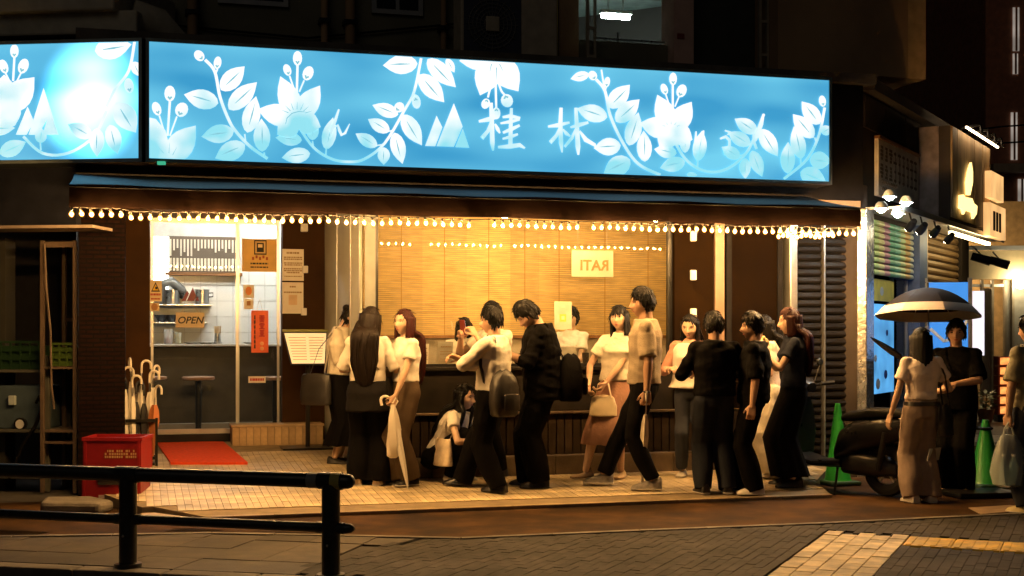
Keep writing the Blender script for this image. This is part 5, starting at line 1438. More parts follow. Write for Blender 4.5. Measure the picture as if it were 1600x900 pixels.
for k in range(5):
    zz = 0.4+0.36*k
    o = side("display_box", ["lowest","second lowest","middle","second highest","highest"][k] + " tan goods box stacked inside the first side street shop", "box", "goods behind the shop glass")
    bx("carton", mat("carton%d" % (k%3), ((0.5,0.3,0.12),(0.6,0.5,0.3),(0.35,0.2,0.1))[k%3], 0.7), o, gX(1407), gX(1422)+0.1, 0.3, 0.7, zz-0.36 if k else 0.0, zz-0.01, 0.008)
    bx("tape", M_cream, o, gX(1413), gX(1416), 0.295, 0.2985, zz-0.34, zz-0.02)
# brown shutter
bs = bx("brown_shutter", M_sdark, SH, gX(1446), gX(1498), 0.03, 0.05, 0.0, ZC)
bsm = MB().loft([[(q, 0.028, -0.04), (q, 0.0, -0.025), (q, -0.006, 0.0), (q, 0.012, 0.035), (q, 0.028, 0.038)] for q in (gX(1446)+0.01, gX(1498)-0.01)]).mesh("slat", mat("brown_slat",(0.30,0.19,0.08),0.5,0.2,var=0.2))
z = 0.06
while z < ZC-0.03: link_mesh("slat", bsm, bs, (0,0,z)); z += 0.088
# white panel sign with faded characters
ws = side("panel_sign", "grimy cream panel sign with rows of faded characters on the shop fascia", "sign")
x0, x1 = gX(1370,-0.04), gX(1433,-0.04); z0, z1 = gZ(1366,304,-0.04), gZ(1372,217,-0.04)
bx("panel", mat("grimy_cream",(0.55,0.48,0.38),0.7,var=0.25,scale=4,bump=0.1), ws, x0, x1, -0.06, -0.012, z0, z1, 0.004)
bx("top_trim", M_wood, ws, x0-0.01, x1+0.01, -0.075, -0.012, z1+0.002, z1+0.03)
rr_ = random.Random(21); m = MB()
for c in range(9):
    xc = x0+0.12+(x1-x0-0.2)*c/8.5
    for r_ in range(2 if c < 3 else 1):
        hgt = 0.15 if c < 3 else 0.36; zc = z1-0.14-0.19*r_ if c < 3 else z1-0.24
        for q in range(4): 
            zq = zc+hgt*(-0.4+0.27*q); ww = rr_.uniform(0.03,0.075); m.box(xc-ww, xc+ww, -0.0625, -0.0605, zq-0.014, zq+0.014)
        m.box(xc-0.012, xc+0.012, -0.0635, -0.063, zc-hgt*0.48, zc+hgt*0.48); m.box(xc+0.03, xc+0.045, -0.0635, -0.063, zc-hgt*0.4, zc+hgt*0.3)
tag(m.build("characters", mat("faded_brown",(0.12,0.085,0.05),0.8,var=0), ws), kind="stuff")
m = MB()
for k in range(2): m.tube([(x0+0.1+0.02*j, -0.063, z0+0.16-0.07*k+0.02*math.sin(j*1.9+k)) for j in range(0,34-8*k)], 0.006, 4)
m.build("script", MATS["faded_brown"], ws)
# metal canopy with bright work lamps
cn = side("shop_canopy", "thin metal canopy over the side street shutters", "canopy")
bx("sheet", mat("canopy_metal",(0.5,0.5,0.48),0.35,0.7,var=0.2), cn, gX(1346), 5.6, -0.40, 0.0, ZC-0.01, ZC+0.015)
bx("lip", M_alu, cn, gX(1346), 5.6, -0.42, -0.402, ZC-0.03, ZC+0.03)
M_led = emit("led_white",(0.95,1.0,0.95),280)
for i, px in enumerate((1377, 1390, 1403, 1416)):
    o = empty("work_lamp", FS.w(gX(px,-0.46), -0.46, ZC-(0.03 if i % 2 == 0 else -0.11)), FS.yaw, ["nearest","second nearest","third nearest","farthest"][i]+" bright white lamp under the canopy above the striped shutter", "lamp", "lamps under the shop canopy")
    MB().lathe([(0.03,0.0),(0.05,-0.02),(0.07,-0.07),(0.064,-0.07),(0.04,-0.02)], n=14).build("shade", M_white, o, smooth=True)
    MB().ball((0,0,-0.06), 0.045).build("bulb", M_led, o, smooth=True)
for i, (px, py) in enumerate(((1424,352),(1441,357),(1462,362),(1484,372))):
    z_ = gZ(px, py, -0.38)
    o = empty("spotlight", FS.w(gX(px,-0.38), -0.38, z_), FS.yaw, ["nearest","second","third","farthest"][i]+" black can spotlight on the bracket below the canopy", "spotlight", "can spotlights under the canopy")
    MB().tube([(-0.06,-0.045,0.04),(0.0,0.0,0.0),(0.045,0.04,-0.03)], [0.032,0.044,0.046], 12).build("can", M_black, o, smooth=True)
    MB().tube([(0,0,0.05),(0,0.02,ZC-0.012-z_)], 0.01, 6).build("stem", M_darkmetal, o)
    MB().tube([(0.047,0.042,-0.032),(0.051,0.045,-0.035)], 0.038, 12).build("lens", emit("spot_lens",(1,0.85,0.6),60), o)
# big wooden box sign standing out from the wall
sb_ = side("projecting_sign", "large wooden box sign with glowing gold marks above the side street", "sign")
qy = -0.42
qx0, qx1 = gX(1489,qy), gX(1548,qy)
qz0, qz1 = gZ(1485,340,qy), gZ(1490,196,qy)
bx("box", mat("sign_brown",(0.05,0.035,0.025),0.7), sb_, qx0, qx1+0.02, qy+0.03, -0.02, qz0, qz1)
npl = 9
for k in range(npl): bx("plank", mat("sign_plank",(0.38,0.26,0.13),0.6,var=0.3,scale=3,stretch=(4,1,0.6)), sb_, qx0+(qx1-qx0)*k/npl+0.004, qx0+(qx1-qx0)*(k+1)/npl-0.004, qy+random.uniform(0,0.008), qy+0.028, qz0+0.02, qz1-0.01)
bx("end_panel", mat("end_panel_grey",(0.28,0.22,0.2),0.45,0.2,var=0.3), sb_, qx0-0.016, qx0-0.002, qy+0.16, -0.04, qz0, qz1)
M_gold = emit("gold_letters",(1.0,0.72,0.25),2.2)
sX = lambda px: gX(px, qy-0.03); sZ = lambda px, py: gZ(px, py, qy-0.03)
for poly in (((1517,254),(1519,268),(1519,285),(1515,305),(1511,304),(1510,285),(1513,268)), ((1500,305),(1505,304),(1507,308),(1518,310),(1521,318),(1526,322),(1525,334),(1520,342),(1519,332),(1508,328),(1505,335),(1503,327),(1499,325))):
    m = MB(); n_ = len(poly); pp = [(sX(a), sZ(a,b)) for a,b in poly]
    m._add([(p[0],qy-0.04,p[1]) for p in pp]+[(p[0],qy-0.012,p[1]) for p in pp], [tuple(range(n_)), tuple(range(2*n_-1,n_-1,-1))]+[(i,(i+1)%n_,n_+(i+1)%n_,n_+i) for i in range(n_)])
    m.build("gold_mark", M_gold, sb_)
for px in (1506,1518,1529,1540):
    MB().tube([(sX(px)-0.0, qy-0.0, qz1+0.03),(sX(px), qy-0.22, qz1+0.05),(sX(px), qy-0.24, qz1-0.06)], 0.02, 7).build("gooseneck", M_black, sb_)
bx("top_strip", emit("strip_warm",(1.0,0.7,0.4),14.0), sb_, qx0+0.3, qx1, qy-0.10, qy-0.08, qz1+0.0, qz1+0.02)
bx("under_strip", emit("strip_warm2",(1.0,0.75,0.35),16.0), sb_, gX(1486,-0.4), gX(1545,-0.4), -0.42, -0.37, ZC-0.12, ZC-0.085)
# orange box sign farther back
os_ = side("orange_sign", "small glowing orange box sign behind the wooden sign", "sign")
ox0, ox1 = gX(1549,-0.5), gX(1568,-0.5)
for (pa, pb_) in ((268,322),(318,382)):
    zt_, zb_2 = gZ(1552,pa,-0.5), gZ(1552,pb_-10,-0.5)
    bx("face", emit("orange_face",(1.0,0.55,0.2),1.0,var=0.2,scale=3), os_, ox0+(0.0 if pa < 300 else -0.1), ox1+(0 if pa<300 else 0.15), -0.5, -0.42, zb_2+0.02, zt_)
for k in range(3): bx("dark_stroke", M_ink, os_, ox0+0.1+0.2*k, ox0+0.2+0.2*k, -0.515, -0.502, gZ(1552,360,-0.5), gZ(1552,330,-0.5))
bx("bracket", M_darkmetal, os_, ox0-0.3, ox0-0.15, -0.4, 0.0, gZ(1552,330,-0.5), gZ(1552,320,-0.5))

# blue banner standing farther up the street
fbp = ground(1482, 722, GZ)
fb = empty("blue_banner", fbp, R(-12), "bright blue upright banner behind the couple under the umbrella", "banner")
s_ = FPX/fbp.y; bw_ = 62/s_; z0 = HC-(560-HOR)/s_; z1 = HC-(446-HOR)/s_
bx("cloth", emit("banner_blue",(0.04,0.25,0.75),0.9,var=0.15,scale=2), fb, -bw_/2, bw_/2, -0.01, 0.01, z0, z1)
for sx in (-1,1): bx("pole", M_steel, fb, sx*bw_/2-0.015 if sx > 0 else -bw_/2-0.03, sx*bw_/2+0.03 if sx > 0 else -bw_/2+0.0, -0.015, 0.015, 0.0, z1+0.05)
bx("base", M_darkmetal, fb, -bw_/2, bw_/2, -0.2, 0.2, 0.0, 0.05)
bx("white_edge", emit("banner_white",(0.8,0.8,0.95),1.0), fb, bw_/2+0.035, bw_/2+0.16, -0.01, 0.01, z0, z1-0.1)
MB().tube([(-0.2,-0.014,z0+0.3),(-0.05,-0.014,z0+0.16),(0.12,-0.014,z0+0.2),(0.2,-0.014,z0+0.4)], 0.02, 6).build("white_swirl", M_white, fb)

# lit shop facing us at the end
fy = 23.5
FF = Frame(0, fy, 0)
ffx = lambda px: FF.X(px); ffz = lambda px, py: FF.Z(px, py)
fs = empty("lit_shop", (0, fy, 0), 0, "lit cream shop front with two black spotlights at the right edge", "shop")
M_fc = mat("shop_cream_wall",(0.68,0.55,0.33),0.7,var=0.08)
bx("header", M_fc, fs, ffx(1506), ffx(1700), 0.0, 0.2, ffz(1550,436), ffz(1550,392))
bx("header_trim", M_white, fs, ffx(1504), ffx(1700), -0.05, 0.0, ffz(1550,391), ffz(1550,384))
bx("side_pier", mat("pier_dark",(0.06,0.05,0.04),0.7), fs, ffx(1497), ffx(1506)-0.01, -0.1, 0.3, -0.05, ffz(1550,384))
bx("back_wall", mat("shop_inside",(0.5,0.35,0.18),0.8,var=0.2), fs, ffx(1490), ffx(1720), 2.0, 2.1, -0.05, 4.0)
for px in (1508, 1536, 1552, 1572, 1584): bx("mullion", mat("mullion",(0.3,0.25,0.18),0.5), fs, ffx(px)-0.02, ffx(px)+0.02, 0.02, 0.1, -0.05, ffz(1550,437))
bx("transom", M_white, fs, ffx(1508)+0.021, ffx(1572)-0.021, 0.03, 0.08, ffz(1550,448), ffz(1550,444))
bx("curtain", mat("grey_curtain",(0.3,0.27,0.22),0.9,var=0.3,stretch=(20,1,1)), fs, ffx(1536)+0.03, ffx(1556), 0.12, 0.2, 0.4, ffz(1550,450))
bx("door_panel", mat("door_grey",(0.35,0.33,0.28),0.6), fs, ffx(1576), ffx(1640), 0.12, 0.2, -0.05, ffz(1550,437))
o = empty("wall_lamp", (ffx(1590), fy-0.15, ffz(1590,440)), 0, "dazzling round wall lamp at the right edge above the man's head", "lamp")
MB().ball((0,0,0), 0.13).build("globe", emit("globe_warm",(1,0.80,0.45),45), o, smooth=True); bx("bracket", M_darkmetal, o, -0.04, 0.04, 0.1, 0.26, -0.05, 0.05)
for i,(px,py) in enumerate(((1523,406),(1551,412))):
    o = empty("spotlight", (ffx(px), fy-0.35, ffz(px,py)), 0, ("left" if i == 0 else "right")+" black spotlight on the cream shop header", "spotlight", "spotlights on the cream header")
    MB().tube([(-0.16,0.05,0.05),(0.14,-0.04,-0.05)], [0.07,0.08], 10).build("can", M_black, o, smooth=True); MB().tube([(0,0,0.05),(0,0.33,0.2)], 0.015, 6).build("arm", M_darkmetal, o)
lp = empty("shop_lamp", (ffx(1530), fy+1.0, 2.6), 0, "warm hanging lamp inside the lit cream shop", "lamp")
MB().ball((0,0,0), 0.12).build("globe", emit("globe_warm2",(1,0.66,0.3),150), lp, smooth=True); MB().tube([(0,0,0.1),(0,0,1.3)], 0.01, 5).build("cord", M_black, lp)
# stacked lantern-like crates glowing red-amber
for k in range(6):
    z_ = ffz(1535,640)+ k*0.16
    o = empty("menu_lightbox", (ffx(1532), fy-1.5, z_), 0, ["bottom","second","third","fourth","fifth","top"][k]+" red-amber lit panel of the stacked menu boxes", "lightbox", "stacked lit menu boxes")
    bx("case", mat("case_red",(0.3,0.05,0.02),0.6), o, -0.24, 0.24, 0.0, 0.2, 0.0, 0.155); bx("face", emit("menu_face",(1.0,0.35,0.08),1.3,var=0.5,scale=12), o, -0.2, 0.2, -0.012, -0.002, 0.02, 0.135)
bx("box_plinth", M_darkmetal, fs, ffx(1532)-0.24, ffx(1532)+0.24, -1.5, -1.3, GZ, ffz(1535,640)-0.005)
# plants in front
M_leaf = mat("leaf_green",(0.07,0.13,0.02),0.5,var=0.4)
for i,(px,py) in enumerate(((1512,662),(1540,660),(1558,655))):
    g_ = ground(px, py, GZ)
    o = empty("potted_plant", g_, 0, ["leftmost","middle","rightmost"][i]+" low potted plant in front of the lit shop", "plant", "plants before the lit shop")
    MB().lathe([(0.1,0.0),(0.14,0.2),(0.15,0.22),(0.12,0.21)], n=12).build("pot", mat("pot_brown",(0.25,0.12,0.06),0.7), o, smooth=True)
    rr_ = random.Random(i); m = MB()
    for k in range(70):
        a = rr_.uniform(0,6.28); r_ = rr_.uniform(0.05,0.28); h_ = rr_.uniform(0.2,0.5); t = Vector((math.cos(a),math.sin(a),rr_.uniform(-0.3,0.6))); n_ = t.cross(Vector((0,0,1))).normalized()*0.035; c = Vector((r_*math.cos(a),r_*math.sin(a),h_))
        m._add([c-t*0.06, c+n_, c+t*0.09, c-n_], [(0,1,2,3)])
    m.build("foliage", M_leaf, o); MB().tube([(0,0,0.2),(0.02,0,0.45)], 0.012, 6).build("stem", M_wood, o)
# dark tall buildings beyond
FB = empty("apartment_block", (0, 30, 0), 0, "tall dark red-brown apartment block at the far right with lit windows", "building")
FBf = Frame(0, 30, 0); M_apt = mat("apartment_brown",(0.40,0.17,0.10),0.85,var=0.2,bump=0.1)
bx("wall", M_apt, FB, FBf.X(1540), FBf.X(1900), 0.0, 8, -0.1, 16)
bx("ledge", mat("apt_ledge",(0.45,0.36,0.26),0.7), FB, FBf.X(1545), FBf.X(1900), -0.3, -0.01, FBf.Z(1580,271), FBf.Z(1580,258))
for (pa,pb_,qa,qb) in ((1582,1592,12,80),(1582,1590,84,116),(1579,1589,176,250),(1590,1602,280,330),(1592,1604,335,378)):
    w_ = empty("window", (0,0,0), 0, parent=FB)
    bx("pane", emit("far_window",(0.8,0.70,0.6),0.3,var=0.5,scale=2), w_, FBf.X(pa), FBf.X(pb_), -0.03, -0.01, FBf.Z(pa,qb), FBf.Z(pa,qa)); bx("frame", M_apt, w_, FBf.X((pa+pb_)/2)-0.02, FBf.X((pa+pb_)/2)+0.02, -0.06, -0.031, FBf.Z(pa,qb), FBf.Z(pa,qa))
DB = empty("dark_tower", FS.w(3, 3.2), FS.yaw, "black unlit tower between the brown block and the apartment block", "building")
bx("wall", mat("tower_dark",(0.03,0.022,0.018),0.9), DB, 0.0, 6.5, 0.0, 6, -0.1, 14); bx("parapet", M_sdark, DB, -0.05, 6.55, -0.05, 0.0, 13.9, 14.2)
# background block closing the view behind everything on the left
BB = empty("rear_building", FA.w(0, 9.5), FA.yaw, "black unlit building mass behind the roof", "building")
bx("wall", M_dim, BB, -14, 8, 0, 3, -0.1, 14); bx("parapet", M_dim, BB, -14, 8, -0.1, -0.001, 13.6, 14.1)
# utility pole bracket at far right
PB = FBf.w(FBf.X(1588), -2.0, FBf.Z(1588, 220, -2.0))
o = empty("pole_bracket", PB, 0, "pale insulator bracket on wires near the apartment windows", "bracket")
MB().tube([(-0.25,0,0.05),(0,0,0),(0.25,0,-0.1)], 0.04, 8).build("arm", mat("insulator",(0.6,0.55,0.5),0.4), o); MB().ball((0,0,0.02), 0.12, 0.08, 0.1).build("clamp", MATS["insulator"], o)
for dz in (0.0, 0.35): MB().tube([(-2.2,3,0.1+dz),(-0.9,0.5,0.02+dz),(1.5,-0.5,0.05+dz)], 0.02, 5).build("wire", M_black, o)

# =================================================================== TRAFFIC CONES
M_cone = mat("cone_green",(0.02,0.28,0.03),0.4,var=0.12); 
def cone(label, p, h, r, base=True):
    o = empty("traffic_cone", p, 0.3, label, "cone", "green traffic cones")
    MB().lathe([(r,0.045),(r*0.93,0.06),(r*0.22,h-0.03),(r*0.18,h),(r*0.1,h),(r*0.1,h-0.02)], n=24).build("body", M_cone, o, smooth=True)
    if base: bx("base", mat("cone_base",(0.02,0.06,0.025),0.6), o, -r*1.25, r*1.25, -r*1.25, r*1.25, 0.0, 0.044, 0.015)
    return o
c1 = ground(1540, 761, GZ); s_ = FPX/c1.y
cone("green traffic cone with a striped bar, left of the shopping bag", c1, 105/s_, 0.165)
cb = empty("cone_bar", c1+Vector((0,0,92/s_)), R(170), "black and yellow bar hooked on the right-hand green cone", "barrier bar")
MB().tube([(0.02,-0.03,0),(0.27,-0.03,0.0)], 0.02, 8).build("black_band", M_black, cb, smooth=True); MB().tube([(0.27,-0.03,0),(0.50,-0.03,0.0)], 0.02, 8).build("yellow_band", mat("bar_yellow",(0.6,0.4,0.05),0.5), cb, smooth=True); MB().tube([(0.5,-0.03,0),(1.1,-0.03,0.0)], 0.02, 8).build("black_band", M_black, cb, smooth=True)
MB().tube([(0.06*math.cos(k*0.52),0.06*math.sin(k*0.52)-0.0,0.0) for k in range(13)], 0.012, 6).build("ring", M_black, cb)
rb = MB().box(-0.3,0.3,-0.2,0.2,0,0.05).build("rubber_base", M_black, None, ground(1530, 775, GZ), 0.2, bevel=0.015); tag(rb, "flat black rubber weight in front of the right-hand green cone", "weight")
c2 = ground(1309, 757, GZ)
cone("slender green cone behind the parked scooter by the shutter", Vector((c2.x, c2.y, GZ)), 0.78, 0.13)
card = MB().prism([(-0.32,-0.16),(0.28,-0.18),(0.34,0.12),(-0.1,0.17)],0.002,0.008).build("cardboard_sheet", mat("cardboard",(0.42,0.30,0.19),0.85,var=0.2), None, ground(1552, 797, GZ), 0.5); tag(card, "torn flat cardboard sheet by the shoes of the right-edge man", "cardboard")

# =================================================================== SCOOTER
rw = Vector((*gp(1386, 776, GZ), GZ)); dirv = Vector((-0.66, 0.75, 0)).normalized()
so_ = empty("motor_scooter", rw, math.atan2(dirv.y, dirv.x), "black motor scooter parked with its tail to the street by the shutter", "scooter")
M_sc = mat("scooter_black",(0.010,0.010,0.012),0.32,var=0.2,coat=0.1,spec=0.3); M_tyre = mat("tyre",(0.015,0.015,0.015),0.85,bump=0.2); M_seat = mat("scooter_seat",(0.006,0.006,0.006),0.6,spec=0.12)
def wheel(x, r=0.235, w=0.055):
    m = MB(); rings = []
    for k in range(25):
        a = 2*math.pi*k/24; rings.append([(x+(r-w+w*math.cos(2*math.pi*j/8))*math.cos(a), w*0.9*math.sin(2*math.pi*j/8), r+(r-w+w*math.cos(2*math.pi*j/8))*math.sin(a)) for j in range(8)])
    wh = m.loft(rings, False).build("wheel", M_tyre, so_, smooth=True)
    rg = MB(); rr_ = r-2*w+0.015
    rg.tube([(x+rr_*math.cos(2*math.pi*k/24), 0, r+rr_*math.sin(2*math.pi*k/24)) for k in range(25)], 0.016, 6)
    for k in range(5): rg.tube([(x,0,r),(x+rr_*math.cos(2*math.pi*k/5+0.3),0,r+rr_*math.sin(2*math.pi*k/5+0.3))], 0.014, 6)
    rg.build("rim", M_alu, wh, smooth=True); MB().tube([(x,-0.05,r),(x,0.05,r)], 0.03, 10).build("hub", M_steel, wh)
wheel(0.0); wheel(1.18)
def shell(name, secs, m_, parent=so_, sm=True):
    """loft of (x, z centre, half width, half height) sections"""
    rings = []
    for (x, zc, hw_, hh_) in secs:
        rings.append([(x, hw_*math.copysign(abs(math.cos(a))**0.7, math.cos(a)), zc+hh_*math.copysign(abs(math.sin(a))**0.7, math.sin(a))) for a in [2*math.pi*k/16 for k in range(16)]])
    return MB().loft(rings).build(name, m_, parent, smooth=sm)
shell("rear_body", [(-0.36,0.64,0.03,0.03),(-0.25,0.62,0.10,0.09),(0.0,0.58,0.15,0.14),(0.25,0.53,0.16,0.16),(0.42,0.45,0.15,0.14),(0.48,0.36,0.12,0.08)], M_sc)
shell("engine_case", [(-0.12,0.24,0.05,0.05),(0.05,0.27,0.12,0.10),(0.3,0.28,0.14,0.11),(0.42,0.26,0.10,0.08)], mat("engine_grey",(0.05,0.05,0.05),0.45,0.6))
shell("footboard", [(0.40,0.28,0.15,0.05),(0.7,0.26,0.17,0.035),(0.92,0.30,0.15,0.05)], M_sc)
shell("seat", [(-0.28,0.735,0.06,0.02),(-0.1,0.745,0.12,0.05),(0.12,0.735,0.14,0.055),(0.35,0.70,0.12,0.05),(0.44,0.68,0.06,0.03)], M_seat)
MB().loft([[(0.93+dx,sy*w_,z_) for dx,sy in ((-0.03,-1),(0.03,-1),(0.07,0),(0.03,1),(-0.03,1),(-0.05,0))] for (z_,w_) in ((0.28,0.14),(0.5,0.19),(0.72,0.17),(0.86,0.10))]).build("leg_shield", M_sc, so_, smooth=True)
shell("front_fender", [(0.98,0.38,0.05,0.05),(1.08,0.47,0.075,0.05),(1.22,0.48,0.075,0.045),(1.38,0.38,0.05,0.03)], M_sc)
MB().tube([(1.16,0,0.26),(0.96,0,0.86)], 0.03, 8).build("fork", M_darkmetal, so_)
shell("headset", [(0.80,0.95,0.06,0.04),(0.88,0.97,0.13,0.07),(1.0,0.95,0.12,0.08),(1.07,0.92,0.06,0.05)], M_sc)
MB().tube([(0.84,-0.34,0.98),(0.92,-0.15,0.96),(0.94,0,0.95),(0.92,0.15,0.96),(0.84,0.34,0.98)], 0.013, 8).build("handlebar", M_darkmetal, so_)
for s_ in (-1,1):
    MB().tube([(0.87,s_*0.23,0.975),(0.82,s_*0.37,0.985)], 0.019, 8).build("grip", M_tyre, so_)
    mi = MB().tube([(0.92,s_*0.18,0.96),(0.92,s_*0.28,1.15)], 0.006, 6).build("mirror_stem", M_darkmetal, so_)
    MB().ball((0.93,s_*0.29,1.18), 0.012, 0.05, 0.038).build("mirror", M_sc, mi); MB().ball((0.916,s_*0.29,1.18), 0.006, 0.042, 0.03).build("mirror_glass", M_steel, mi)
    MB().ball((-0.26,s_*0.10,0.60), 0.03, 0.03, 0.025).build("indicator", mat("indicator",(0.6,0.22,0.04),0.3), so_)
    MB().tube([(0.02,s_*0.11,0.24),(-0.06,s_*0.12,0.58)], 0.028, 10).build("shock_absorber", M_darkmetal, so_)
shell("tail_lamp", [(-0.385,0.66,0.05,0.02),(-0.35,0.67,0.08,0.035),(-0.30,0.67,0.08,0.03)], mat("tail_red",(0.25,0.01,0.01),0.2))
bx("number_plate", mat("plate_pale",(0.6,0.6,0.55),0.5), so_, -0.375, -0.365, -0.09, 0.09, 0.44, 0.55).rotation_euler = (0, R(-12), 0)
shell("rear_fender", [(-0.34,0.42,0.05,0.02),(-0.2,0.5,0.07,0.03),(0.0,0.5,0.07,0.04)], M_sc)
MB().tube([(0.25,-0.13,0.17),(0.05,-0.15,0.18),(-0.12,-0.15,0.22),(-0.3,-0.15,0.27)], [0.02,0.045,0.055,0.045], 12).build("exhaust", mat("exhaust",(0.6,0.58,0.55),0.25,1.0), so_, smooth=True)
MB().tube([(-0.2,0.10,0.70),(-0.36,0.09,0.74),(-0.38,0,0.75),(-0.36,-0.09,0.74),(-0.2,-0.10,0.70)], 0.012, 7).build("grab_rail", M_steel, so_, smooth=True)
MB().tube([(0.45,0.10,0.25),(0.40,0.22,0.0)], 0.012, 6).build("side_stand", M_darkmetal, so_)

# =================================================================== PEOPLE
def smooth01(a, b, x):
    t = np.clip((x-a)/(b-a), 0, 1); return t*t*(3-2*t)

_rw = np.random.RandomState(11)
_WK = _rw.normal(size=(14, 3)); _WP = _rw.uniform(0, 6.28, 14)
def wob(P, s, aniso=(1, 1, 1)):
    """cheap smooth noise in -1..1"""
    Q = P*np.array(aniso)*s; out = np.zeros(len(P))
    for k, p in zip(_WK, _WP): out += np.sin(Q@k + p + 0.7*np.sin(Q@k[[1,2,0]]*0.6+p*2))
    return out/5.0

def voxelise(mb, voxel, name, mats, smooth_it=6, folds=None, dec=None):
    """joins the overlapping closed shapes of mb into one continuous skin"""
    me = mb.mesh(name, mats)
    ob = bpy.data.objects.new(name, me); COL.objects.link(ob)
    r_ = ob.modifiers.new("r", 'REMESH'); r_.mode = 'VOXEL'; r_.voxel_size = voxel; r_.use_smooth_shade = True
    s_ = ob.modifiers.new("s", 'SMOOTH'); s_.iterations = smooth_it; s_.factor = 0.5
    if dec:
        d_ = ob.modifiers.new("d", 'DECIMATE'); d_.ratio = dec
    dg = bpy.context.evaluated_depsgraph_get()
    new = bpy.data.meshes.new_from_object(ob.evaluated_get(dg))
    bpy.data.objects.remove(ob); bpy.data.meshes.remove(me)
    n = len(new.vertices)
    if folds is not None and n:
        co = np.empty(n*3); no = np.empty(n*3)
        new.vertices.foreach_get("co", co); new.vertices.foreach_get("normal", no)
        co = co.reshape(-1, 3); no = no.reshape(-1, 3)
        co = co + no*folds(co)[:, None]
        new.vertices.foreach_set("co", co.ravel())
    new.materials.clear(); new.materials.append(mats); new.shade_smooth(); new.update()
    new.name = name
    return new

def head_pts(d):
    """sculpted head for unit directions d; units of head height, chin -0.5, crown +0.5, face towards +y"""
    p = d*np.array([0.335, 0.41, 0.5])
    x, y, z = p[:, 0].copy(), p[:, 1].copy(), p[:, 2].copy()
    low = smooth01(-0.02, -0.5, z)
    x *= 1-0.42*low**1.3
    x *= 1-0.06*smooth01(0.1, 0.3, z)*(y > 0)
    front = y > 0
    y = np.where(front, y*(1-0.10*low), y*(1-0.55*smooth01(0.0, -0.42, z)))
    y += 0.045*low
    y = np.where(y > 0.28, 0.28+(y-0.28)*0.72, y)
    f = smooth01(0.05, 0.2, y)
    G = lambda cx, cz, sx, sz: np.exp(-((x-cx)/sx)**2-((z-cz)/sz)**2)
    y += f*(0.122*G(0, -0.150, 0.055, 0.06) + 0.080*G(0, -0.06, 0.04, 0.10))
    for s in (-1, 1):
        y += f*(-0.055*G(s*0.145, 0.015, 0.075, 0.045) + 0.018*G(s*0.14, 0.10, 0.11, 0.035) + 0.016*G(s*0.19, -0.12, 0.08, 0.07))
    y += f*(0.028*G(0, -0.262, 0.085, 0.018) + 0.028*G(0, -0.305, 0.075, 0.018) - 0.012*G(0, -0.35, 0.1, 0.02) + 0.03*G(0, -0.43, 0.09, 0.05))
    return np.stack([x, y, z], 1)

def sph(nu, nv):
    out = []
    for j in range(nv+1):
        th = math.pi*min(max(j/nv, 0.004), 0.996)
        for i in range(nu):
            ph = 2*math.pi*i/nu
            out.append((math.sin(th)*math.sin(ph), math.sin(th)*math.cos(ph), math.cos(th)))
    return np.array(out)
_HD = sph(40, 30)
_HP = head_pts(_HD)
def face_y(x, z):
    q = _HP[_HP[:, 1] > 0.1]; k = np.argsort((q[:, 0]-x)**2+(q[:, 2]-z)**2)[:4]
    return q[k, 1].mean()

def grid_faces(nu, nv):
    f = []
    for j in range(nv):
        for i in range(nu):
            a = j*nu+i; b = j*nu+(i+1) % nu; f.append((a, b, b+nu, a+nu))
    f.append(tuple(range(nu-1, -1, -1))); f.append(tuple(nv*nu+i for i in range(nu)))
    return f

def two_bone(a, t, l1, l2, hint):
    a = Vector(a); t = Vector(t); d = t-a; L_ = min(d.length, (l1+l2)*0.999)
    if L_ < 1e-6: L_ = 1e-6
    u = d.normalized(); t = a+u*L_
    ca = (l1*l1+L_*L_-l2*l2)/(2*l1*L_); ca = max(-1, min(1, ca))
    h = Vector(hint); h = (h-u*h.dot(u))
    if h.length < 1e-6: h = Vector((0, 0, 1)).cross(u)
    h.normalize()
    return a+u*l1*ca+h*l1*math.sqrt(max(0, 1-ca*ca)), t

SKIN = {k: mat("skin_"+k, c, 0.5, var=0.06, scale=12, bump=0.04, bscale=200, spec=0.35) for k, c in (("fair", (0.54, 0.36, 0.25)), ("mid", (0.54, 0.33, 0.215)), ("tan", (0.44, 0.26, 0.165)))}
M_lip = mat("lips", (0.42, 0.10, 0.08), 0.4, var=0.05); M_eye = mat("eye_dark", (0.012, 0.008, 0.006), 0.15, var=0); M_eyew = mat("eye_white", (0.6, 0.55, 0.5), 0.3, var=0)
def hair_mat(name, c): return mat("hair_"+name, c, 0.38, var=0.45, scale=26, stretch=(5, 5, 0.5), bump=0.5, bscale=120, spec=0.2)
HAIR = {"black": hair_mat("black", (0.004, 0.0035, 0.003)), "brown": hair_mat("brown", (0.008, 0.005, 0.0035)), "red": hair_mat("red", (0.03, 0.006, 0.004))}
FAB = {}
def fabric(name, c, rough=0.85, **k):
    kw = dict(var=0.14, scale=7, bump=0.35, bscale=45, spec=0.08, sheen=0.0); kw.update(k)
    return mat("cloth_"+name, c, rough, **kw)

